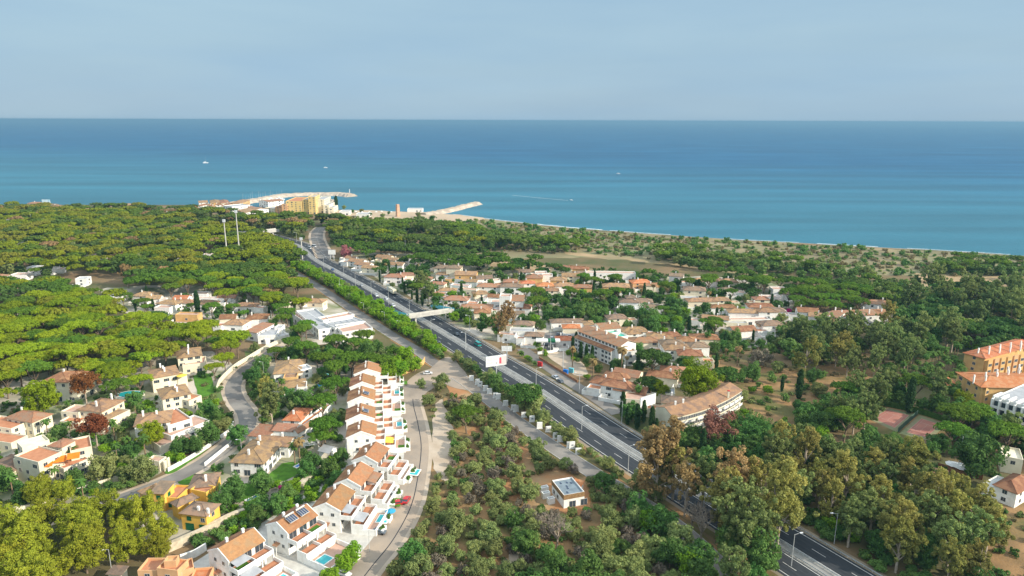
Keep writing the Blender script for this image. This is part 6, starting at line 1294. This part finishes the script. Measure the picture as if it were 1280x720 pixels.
# ---- rows and masses
rr = random.Random(9)
acc = 0; RP = offs(SR, 7.2); last = RP[0]
for side, stp in ((-6.4, 4.4), (-9.4, 5.0), (-12.4, 6.0)):
    RP = offs(SR, side); last = RP[0]
    for i in range(len(SR)-1):
        kk = max(1, int((RP[i+1]-RP[i]).length/1.0))
        for j in range(kk):
            q = RP[i].lerp(RP[i+1], j/kk)
            if q.y < 345 or (q-last).length < stp: continue
            dh = min((q-h).length for h in HW)
            if dh < 13.6 or q.y > 560: continue
            last = q; plant('bright' if rr.random() > .12 else 'olive', q.x+rr.uniform(-1.2, 1.2), q.y+rr.uniform(-1.2, 1.2), rr.uniform(.55, 1.1), 'leafy tree in the row between highway and service road', 'trees in the row beside the highway')
scatter([(545,440),(575,447),(610,470),(640,486),(700,520),(745,548),(790,590),(770,592),(720,566),(660,520),(610,486),(560,456)], [('olive',4),('bush',3),('broad',1)], 4.2, 6, '@ on the strip between highway and service road', 'on the strip beside the white panels', .7, 1.1, 2, 80, ov=.55)
scatter([(60,590),(130,625),(215,640),(225,665),(190,700),(120,700),(60,735),(-60,740),(-60,650),(0,640)], [('aleppo',6)], 8.0, 7, {'*': 'yellow green pine in the dense clump at the lower left corner'}, 'in the lower left clump', .6, 1.0, 6, 46, ov=.55)
Wd = 'in the wood left of the highway'
scatter([(-80,408),(60,396),(140,396),(250,405),(330,425),(300,445),(262,455),(268,430),(218,425),(180,455),(150,480),(120,465),(60,455),(-80,500)], [('pine',8),('pineg',2)], 9.5, 11, '@ in the dense pine wood above the cream villas', 'in the wood above the cream villas', .68, 1.15, 11, 140, ov=.57)
scatter([(-100,345),(70,352),(125,372),(145,392),(260,405),(330,425),(140,400),(60,400),(-80,412)], [('pine',7),('pineg',2)], 11, 12, '@ in the left wood below the villa cluster', 'in the wood below the villa cluster', .8, 1.15, 11, 75, ov=.60)
scatter([(160,330),(260,334),(330,330),(372,350),(405,385),(380,395),(330,372),(240,366),(170,360)], [('pine',6),('pineg',3),('pinebrown',1)], 10.5, 13, '@ between the highway and the left villa cluster', 'between highway and villa cluster', .8, 1.15, 11, 95, ov=.60)
scatter([(330,385),(380,380),(430,412),(500,430),(470,455),(400,462),(345,450),(310,430)], [('pineg',5),('broad',3),('olive',1)], 7, 14, '@ around the club building and its lane', 'around the club building', .6, .95, 8, 45, front=14, ov=.6)
scatter([(545,500),(600,500),(650,530),(760,600),(830,660),(900,740),(440,740),(520,640)], [('olive',9),('bush',5),('gbush',1),('greybush',3),('broad',1)], 4.6, 15, '@ in the scrub between the town street and service road', 'in the central scrub', .5, 1.15, 2, 225, dens=1.3, ov=.68)
scatter([(640,640),(740,625),(800,625),(890,710),(900,760),(640,760)], [('broad',4),('olive',2),('gbush',2)], 4.5, 16, '@ in the green thicket at the bottom centre', 'in the bottom thicket', .8, 1.2, 3, 90, ov=.5)
scatter([(960,560),(1040,555),(1130,575),(1190,600),(1240,640),(1240,700),(1180,740),(1120,715),(1050,670),(960,610)], [('euc',5),('eucg',5)], 8.5, 17, '@ with yellowing leaves in the lower right grove', 'in the lower right grove', .75, 1.1, 7, 75, ov=.6)
scatter([(850,565),(900,560),(960,580),(1060,650),(1140,710),(1230,740),(1230,640),(1120,560),(1000,540),(940,530),(860,545)], [('broad',5),('gbush',4),('bright',1)], 5, 18, '@ under and around the lower right grove', 'under the lower right grove', .7, 1.1, 3, 120, ov=.5)
scatter([(985,636),(1010,628),(1100,680),(1165,722),(1130,728),(1060,688)], [('gbush',4),('broad',2),('brightlow',1)], 3.5, 58, '@ on the verge below the lower right grove', 'on the grove verge', .8, 1.2, 3, 50, ov=.5)
scatter([(905,590),(960,640),(985,670),(960,710),(900,740),(860,700),(840,640),(860,610)], [('broad',4),('eucg',2)], 6, 19, '@ below the highway at the bottom centre right', 'below the highway at bottom', .6, 1.0, 4, 30, ov=.6)
for a in [('euc',1165,640,15),('euc',1200,655,17),('euc',1180,690,15),('euc',1075,600,15),('euc',1110,605,15),('euctan',1150,680,15),('euc',1010,585,15),('eucg',1040,600,15)]:
    pass
scatter([(1045,490),(1110,475),(1180,500),(1230,510),(1300,530),(1300,570),(1200,555),(1110,560),(1060,545),(1010,560),(1000,520)], [('broad',6),('pineg',2),('eucg',1)], 6, 20, '@ around the tennis courts', 'around the tennis courts', .7, 1.1, 5, 100, front=10, ov=.52)
scatter([(1000,420),(1060,405),(1130,400),(1150,440),(1110,465),(1040,460),(990,445)], [('eucg',6),('euc',2),('broad',2)], 8.5, 21, '@ in the tall grove before the white row house', 'in the grove before the row house', .75, 1.1, 7, 40, ov=.6)
scatter([(1120,355),(1200,352),(1300,360),(1300,420),(1200,430),(1140,430),(1120,390)], [('broad',5),('eucg',3),('pined',2)], 9, 22, '@ in the tall dark wood behind the orange complexes', 'behind the orange complexes', .9, 1.5, 7, 80, ov=.55)
scatter([(1120,440),(1200,428),(1205,470),(1165,475),(1130,475)], [('palm',6),('gbush',2)], 5.5, 23, '@ in the palm garden left of the orange complexes', 'in the palm garden', .8, 1.1, 5, 60, ov=.5)
scatter([(1205,428),(1300,415),(1300,440),(1225,445)], [('broad',3),('brightlow',3)], 6, 24, '@ behind the farther orange complex', 'behind the farther orange complex', .8, 1.1, 3, 30)
scatter([(1190,485),(1240,500),(1245,520),(1190,515)], [('palm',3),('broad',3)], 5, 25, '@ in front of the nearer orange complex', 'before the nearer orange complex', .7, 1.0, 4, 22)
scatter([(880,330),(960,345),(1060,348),(1110,368),(1090,385),(1010,385),(970,360),(880,350)], [('pineg',8),('pined',1)], 9, 26, '@ in the umbrella pine belt seaward of the suburb', 'in the pine belt seaward of the suburb', .75, 1.05, 10, 60, parts=False, ov=.6)
scatter([(410,300),(520,305),(640,318),(730,330),(735,342),(640,335),(520,322),(440,315),(405,310)], [('pineg',8),('pined',2)], 8.5, 27, '@ in the pine belt seaward of the village', 'in the pine belt seaward of the village', .75, 1.05, 10, 90, parts=False, ov=.6)
scatter([(455,328),(530,330),(560,350),(660,335),(740,345),(860,345),(960,350),(1010,380),(990,430),(920,430),(880,470),(800,480),(730,455),(700,440),(640,430),(560,402),(500,372)], [('broad',9),('pineg',2),('cyp',2),('olive',2),('bright',1),('palm',1),('drypalm',1)], 6.2, 28, '@ in the gardens between the village houses', 'in the village gardens', .55, 1.0, 4, 360, parts=False, front=4, dens=2, ov=.48)
scatter([(700,395),(760,375),(800,360),(850,380),(850,415),(760,400)], [('broad',3)], 7, 29, '@ in the thick greenery above the hotel', 'above the hotel', .9, 1.4, 6, 40, ov=.5, front=6)
scatter([(740,465),(800,500),(860,540),(940,545),(870,580),(800,540),(760,515),(700,470)], [('broad',6),('cyp',2),('olive',2),('palm',1)], 5, 30, '@ along the seaward verge below the low brown roofs', 'along the seaward verge', .7, 1.1, 4, 90, front=9, ov=.5)
scatter([(640,420),(680,418),(720,440),(735,470),(700,470),(650,440)], [('gbush',3),('broad',2),('brightlow',2)], 4, 31, '@ around the hotel forecourt', 'around the hotel forecourt', .6, .9, 3, 30, ov=.6)
scatter([(870,430),(960,440),(1040,470),(1010,520),(1040,560),(960,575),(900,540),(935,500),(880,470)], [('gbush',5),('brightlow',3),('broad',1),('olive',3),('cyp',1)], 9, 32, '@ scattered over the dry field on the right', 'over the dry field', .6, 1.1, 3, 48, ov=.9)
scatter([(230,640),(300,600),(360,590),(430,560),(430,600),(385,625),(330,650),(250,680)], [('gbush',4),('broad',2),('brightlow',3)], 3.2, 33, '@ in the gardens between yellow villas and townhouses', 'between yellow villas and townhouses', .6, 1.0, 2, 90, ov=.55)
scatter([(-40,540),(120,505),(270,500),(285,545),(180,600),(60,630),(-40,640)], [('gbush',4),('brightlow',2),('broad',2),('olive',2),('palm',1)], 3.6, 34, '@ in the gardens of the cream villas', 'in the cream villa gardens', .6, 1.05, 2, 140, front=3, ov=.55)
scatter([(300,440),(350,440),(440,430),(440,540),(400,590),(330,540)], [('gbush',3),('olive',2),('broad',3)], 4, 35, '@ in the gardens beside the residential street', 'beside the residential street', .6, 1.05, 3, 80, front=4, ov=.55)
scatter([(120,365),(330,362),(420,395),(330,410),(200,395)], [('broad',3),('pineg',2),('cyp',1),('palm',1)], 5.5, 36, '@ among the villas in the left wood', 'among the left wood villas', .5, .8, 4, 50, parts=False, front=7)
# ---- only the 300 largest of a kind stay single; the farther rest join one mass per kind
EXTRA = []
fams = {}
for k_, o in TREES: fams.setdefault(o.name.split('.')[0], []).append((k_, o))
for nm_, L_ in fams.items():
    if len(L_) > 290:
        L_.sort(key=lambda t: t[1].location.length)
        for k_, o in L_[290:]:
            EXTRA.append((nm_, o.location.x, o.location.y, o.scale[0], k_))
            for c_ in list(o.children): bpy.data.objects.remove(c_)
            bpy.data.objects.remove(o)
# ---- far woods, dune scrub: one mass each
def mass(name, label, regions, seed, mats, templ, smin=.8, smax=1.2, holes=(), ov=1.0):
    rng = np.random.default_rng(seed); rnd = random.Random(seed); Vs, Fs, Ms = [], [], []; n0 = 0; cnt = 0
    occ = {}
    for t in TP: occ.setdefault((int(t[0]//20), int(t[1]//20)), []).append(t)
    for poly, space, wts, hz in regions:
        P = pxs(poly, hz); x0, x1 = min(p.x for p in P), max(p.x for p in P); y0, y1 = min(p.y for p in P), max(p.y for p in P); y = y0; row = 0
        while y < y1:
            x = x0+(row % 2)*space/2
            while x < x1:
                qx, qy = x+rnd.uniform(-.35, .35)*space, y+rnd.uniform(-.35, .35)*space; x += space
                if rnd.random() > ov or not inside(P, qx, qy): continue
                k = rnd.choices(range(len(templ)), wts)[0]; s = rnd.uniform(smin, smax)
                if any(math.hypot(t[0]-qx, t[1]-qy) < t[2]*.8 for a in (-1, 0, 1) for b in (-1, 0, 1) for t in occ.get((int(qx//20)+a, int(qy//20)+b), ())): continue
                if blocked(qx, qy, 3.0*s if templ[k][2] < 1 else 6.0*s, 0, 9.0*s if hz > 3 else 1.5): continue
                V, F, _ = templ[k][:3]; mi = templ[k][3]; a = rnd.random()*6.28; c, sn = math.cos(a), math.sin(a)
                W = V*s; W = np.stack([W[:, 0]*c-W[:, 1]*sn+qx, W[:, 0]*sn+W[:, 1]*c+qy, W[:, 2]], 1); Vs.append(W.astype(np.float32)); Fs.append(F+n0); Ms.append(np.full(len(F), mi)); n0 += len(V); cnt += 1
            y += space*.87; row += 1
    me = bmesh_from(name, np.concatenate(Vs), np.concatenate(Fs), np.concatenate(Ms), [M[m] for m in mats]); o = inst(name, me); tag(o, label, None, None, 'stuff'); print('mass', name, cnt, n0); return o
def T(fn, mi, fl=1): rng = np.random.default_rng(5+mi*7+fl); v, f = fn(rng); return (v, f, fl, mi)
PT = [T(lambda r: crown_pine(r, 7.2, 12.5, 3.2, 30, 34, .85, .25), 0), T(lambda r: crown_pine(r, 6.8, 12, 3.4, 30, 34, .85, .25), 1), T(lambda r: crown_round(r, 5.0, 5.5, 4.6, 20, 24, 1.0, 1.8), 2), T(lambda r: crown_pine(r, 6.5, 11.5, 3.2, 28, 32, .85, .25), 3), T(lambda r: crown_round(r, 5.0, 6, 5.2, 22, 22, 1.0, 1.8), 4)]
def mass_from(items, name, label):
    Vs, Fs, Ms = [], [], []; n0 = 0; rnd = random.Random(1)
    for nm_, x, y, s, k_ in items:
        V, F, _, mi = PT[1 if 'pine' in nm_ else 2]; s = s*R0[k_]/(6.8 if 'pine' in nm_ else 5.0); a = rnd.random()*6.28; c, sn = math.cos(a), math.sin(a); W = V*s
        Vs.append(np.stack([W[:, 0]*c-W[:, 1]*sn+x, W[:, 0]*sn+W[:, 1]*c+y, W[:, 2]], 1)); Fs.append(F+n0); Ms.append(np.full(len(F), mi)); n0 += len(V)
    me = bmesh_from(name, np.concatenate(Vs), np.concatenate(Fs), np.concatenate(Ms), [M[m] for m in ['l_pine', 'l_pineg', 'l_broad', 'l_tan', 'l_eucg']]); o = inst(name, me); tag(o, label, None, None, 'stuff')
for nm_ in sorted(set(t[0] for t in EXTRA)): mass_from([t for t in EXTRA if t[0] == nm_], 'distant_'+nm_+'s', 'distant '+nm_.replace('_', ' ')+'s behind the nearer ones')
mass('far_pine_wood', 'far pine wood stretching from the villas to the coast on the left', [
  ([(-300,262),(60,262),(250,270),(300,278),(345,300),(400,308),(360,330),(260,336),(160,332),(-200,350)], 9.5, (6,4,2,.5,1.5), 8),
  ([(-300,255),(0,257),(120,257),(250,262),(340,270),(430,272),(420,284),(360,296),(300,284),(120,270),(-300,270)], 9, (1,4,4,1,3), 8),
  ([(-400,340),(80,352),(150,366),(140,395),(-80,410),(-400,440)], 11, (7,2,1,1,1), 10), ([(160,330),(330,330),(380,352),(410,392),(380,395),(330,372),(160,362)], 11, (6,4,1,1,0), 10),
  ([(-300,400),(60,396),(250,405),(330,425),(300,445),(262,450),(150,470),(-300,520)], 11, (9,1,0,0,0), 10),
  ([(340,300),(372,318),(384,335),(375,345),(340,332),(318,318)], 9, (2,5,2,0,0), 8),
  ([(398,272),(500,282),(560,290),(640,305),(560,312),(470,305),(412,300),(404,285)], 9, (1,5,3,0,2), 6)], 41, ['l_pine', 'l_pineg', 'l_broad', 'l_tan', 'l_eucg'], PT, .6, 1.2)
mass('coastal_wood', 'dark tree belts behind the dunes on the right', [
  ([(560,284),(640,290),(740,303),(720,312),(640,306),(560,296)], 9, (0,4,4,0,1), 6), ([(470,276),(530,277),(600,284),(600,290),(470,284)], 9, (0,4,3,0,0), 6), ([(820,307),(960,322),(1130,345),(1110,350),(960,338),(880,330),(820,322)], 8.5, (0,3,5,0,2), 6),
  ([(1170,320),(1300,330),(1300,345),(1220,342),(1170,334)], 9, (0,2,5,0,1), 6), ([(1000,345),(1130,352),(1130,400),(1080,395),(1100,370)], 8, (0,2,4,0,3), 6), ([(1130,365),(1500,360),(1500,430),(1200,425)], 8, (0,1,4,0,3), 6), ([(965,415),(1010,400),(1080,410),(1040,448),(985,440)], 7, (0,1,6,0,2), 5)], 42, ['l_pine', 'l_pineg', 'l_broad', 'l_tan', 'l_eucg'], PT, .65, 1.05)
ST = [T(lambda r: crown_round(r, 2.6, 1.2, 1.2, 9, 16, .75, 1.0), 0, 0), T(lambda r: crown_round(r, 3.2, 1.6, 1.6, 10, 16, .8, 1.2), 1, 0), T(lambda r: crown_round(r, 2.4, .9, .9, 8, 14, .7, .9), 2, 0)]
mass('dune_scrub', 'low olive scrub covering the dunes along the coast', [([(440,270),(480,273),(540,276),(600,276),(700,286),(800,294),(900,301),(1000,306),(1100,312),(1200,318),(1300,324),(1500,340),(1500,385),(1290,352),(1130,345),(1000,342),(900,337),(820,328),(730,318),(640,316),(560,318),(500,306),(430,290)], 5.0, (4,2,3), 0)], 43, ['l_olive', 'l_broad', 'l_dry'], ST, .4, 1.4, ov=.4)
mass('ground_scrub', 'low scrub and undergrowth on open ground', [([(520,480),(600,500),(760,600),(900,740),(440,740)], 3.4, (3,1,4), 0), ([(850,560),(1000,540),(1300,560),(1300,740),(1140,720),(980,640)], 3.6, (3,6,1), 0), ([(870,430),(1130,420),(1190,480),(1060,560),(900,560)], 6.0, (4,2,5), 0),
  ([(430,320),(560,320),(860,345),(1010,380),(960,440),(850,480),(690,440),(560,400)], 4.4, (2,6,1), 0), ([(-60,480),(270,450),(300,520),(200,610),(-60,650)], 3.6, (3,5,1), 0), ([(290,440),(440,430),(440,560),(330,620),(260,640)], 3.4, (3,5,0), 0), ([(560,450),(800,570),(900,640),(860,640),(700,540),(560,462)], 3.2, (4,3,2), 0), ([(670,440),(800,510),(900,590),(1130,720),(1150,720),(930,560),(760,480)], 3.2, (2,5,1), 0), ([(400,330),(560,430),(520,430),(380,345)], 3.0, (3,4,1), 0)], 44, ['l_olive', 'l_broad', 'l_dry'], ST, .35, .75, ov=.5)
# ---------------------------------------------------------------- haze
hz = MB(); hz.box(-46000, 46000, -400, 38500, -3.0, 124, 0)
m = bpy.data.materials.new('haze'); m.use_nodes = True; t = m.node_tree; t.nodes.clear()
ou = t.nodes.new('ShaderNodeOutputMaterial'); pv = t.nodes.new('ShaderNodeVolumePrincipled'); pv.inputs['Color'].default_value = (.23, .43, .59, 1); pv.inputs['Density'].default_value = HAZE; pv.inputs['Anisotropy'].default_value = .1
t.links.new(pv.outputs[0], ou.inputs['Volume'])
h = hz.build('haze', m); h['kind'] = 'stuff'; h['label'] = 'thin sea haze over the whole scene'
# ---------------------------------------------------------------- words that tell repeats apart
from collections import defaultdict
bpy.context.view_layer.update()
ORD2 = ['nearest', 'second nearest', 'third nearest', 'fourth nearest', 'fifth nearest', 'sixth nearest', 'seventh nearest', 'eighth nearest', 'ninth nearest', 'tenth nearest', 'eleventh nearest', 'twelfth nearest', 'thirteenth nearest', 'fourteenth nearest', 'fifteenth nearest', 'sixteenth nearest', 'seventeenth nearest', 'eighteenth nearest', 'nineteenth nearest', 'farthest']
CI = CM.transposed()
def scr(o):
    p = CI @ (o.matrix_world.translation-Vector((0, 0, CAMH))); return (p.x/-p.z, p.y/-p.z)
gr = defaultdict(list)
for o in scene.objects:
    if o.parent is None and o.get('group') and o.get('label'): gr[(o['group'], o['label'])].append(o)
for (g_, lb), L_ in gr.items():
    n = len(L_)
    if n < 2: continue
    if n > 20:
        L_.sort(key=lambda o: scr(o)[0]); k = max(2, round(math.sqrt(n/14))) if n > 28 else 2; cols = [L_[i*n//k:(i+1)*n//k] for i in range(k)]; cn = {2: ['left', 'right'], 3: ['left', 'middle', 'right']}.get(k, ['far left', 'left', 'middle', 'right', 'far right', 'x'][:k]) if k != 4 else ['far left', 'left', 'right', 'far right']
        cells = []
        for c_, q in zip(cn, cols):
            q.sort(key=lambda o: o.matrix_world.translation.length); m_ = max(1, math.ceil(len(q)/18)); rn = {1: [''], 2: ['near', 'distant'], 3: ['near', 'mid', 'distant']}.get(m_, ['near', 'mid', 'distant', 'farther'])
            for r_ in range(m_): cells.append(((rn[r_ % len(rn)]+' '+c_).strip(), q[r_*len(q)//m_:(r_+1)*len(q)//m_]))
    else: cells = [('', L_)]
    for cl_, q in cells:
        q.sort(key=lambda o: o.matrix_world.translation.length)
        for i, o in enumerate(q):
            w_ = 'farthest' if i == len(q)-1 and i else ORD2[min(i, 19)]
            o['label'] = ' '.join((lb+', '+w_+(' in its '+cl_+' part' if cl_ else ' of its kind')).split()[:16]) if len(lb.split()) <= 10 else ' '.join((w_+(' in '+cl_+' part,' if cl_ else '')+' '+lb).split()[:16])
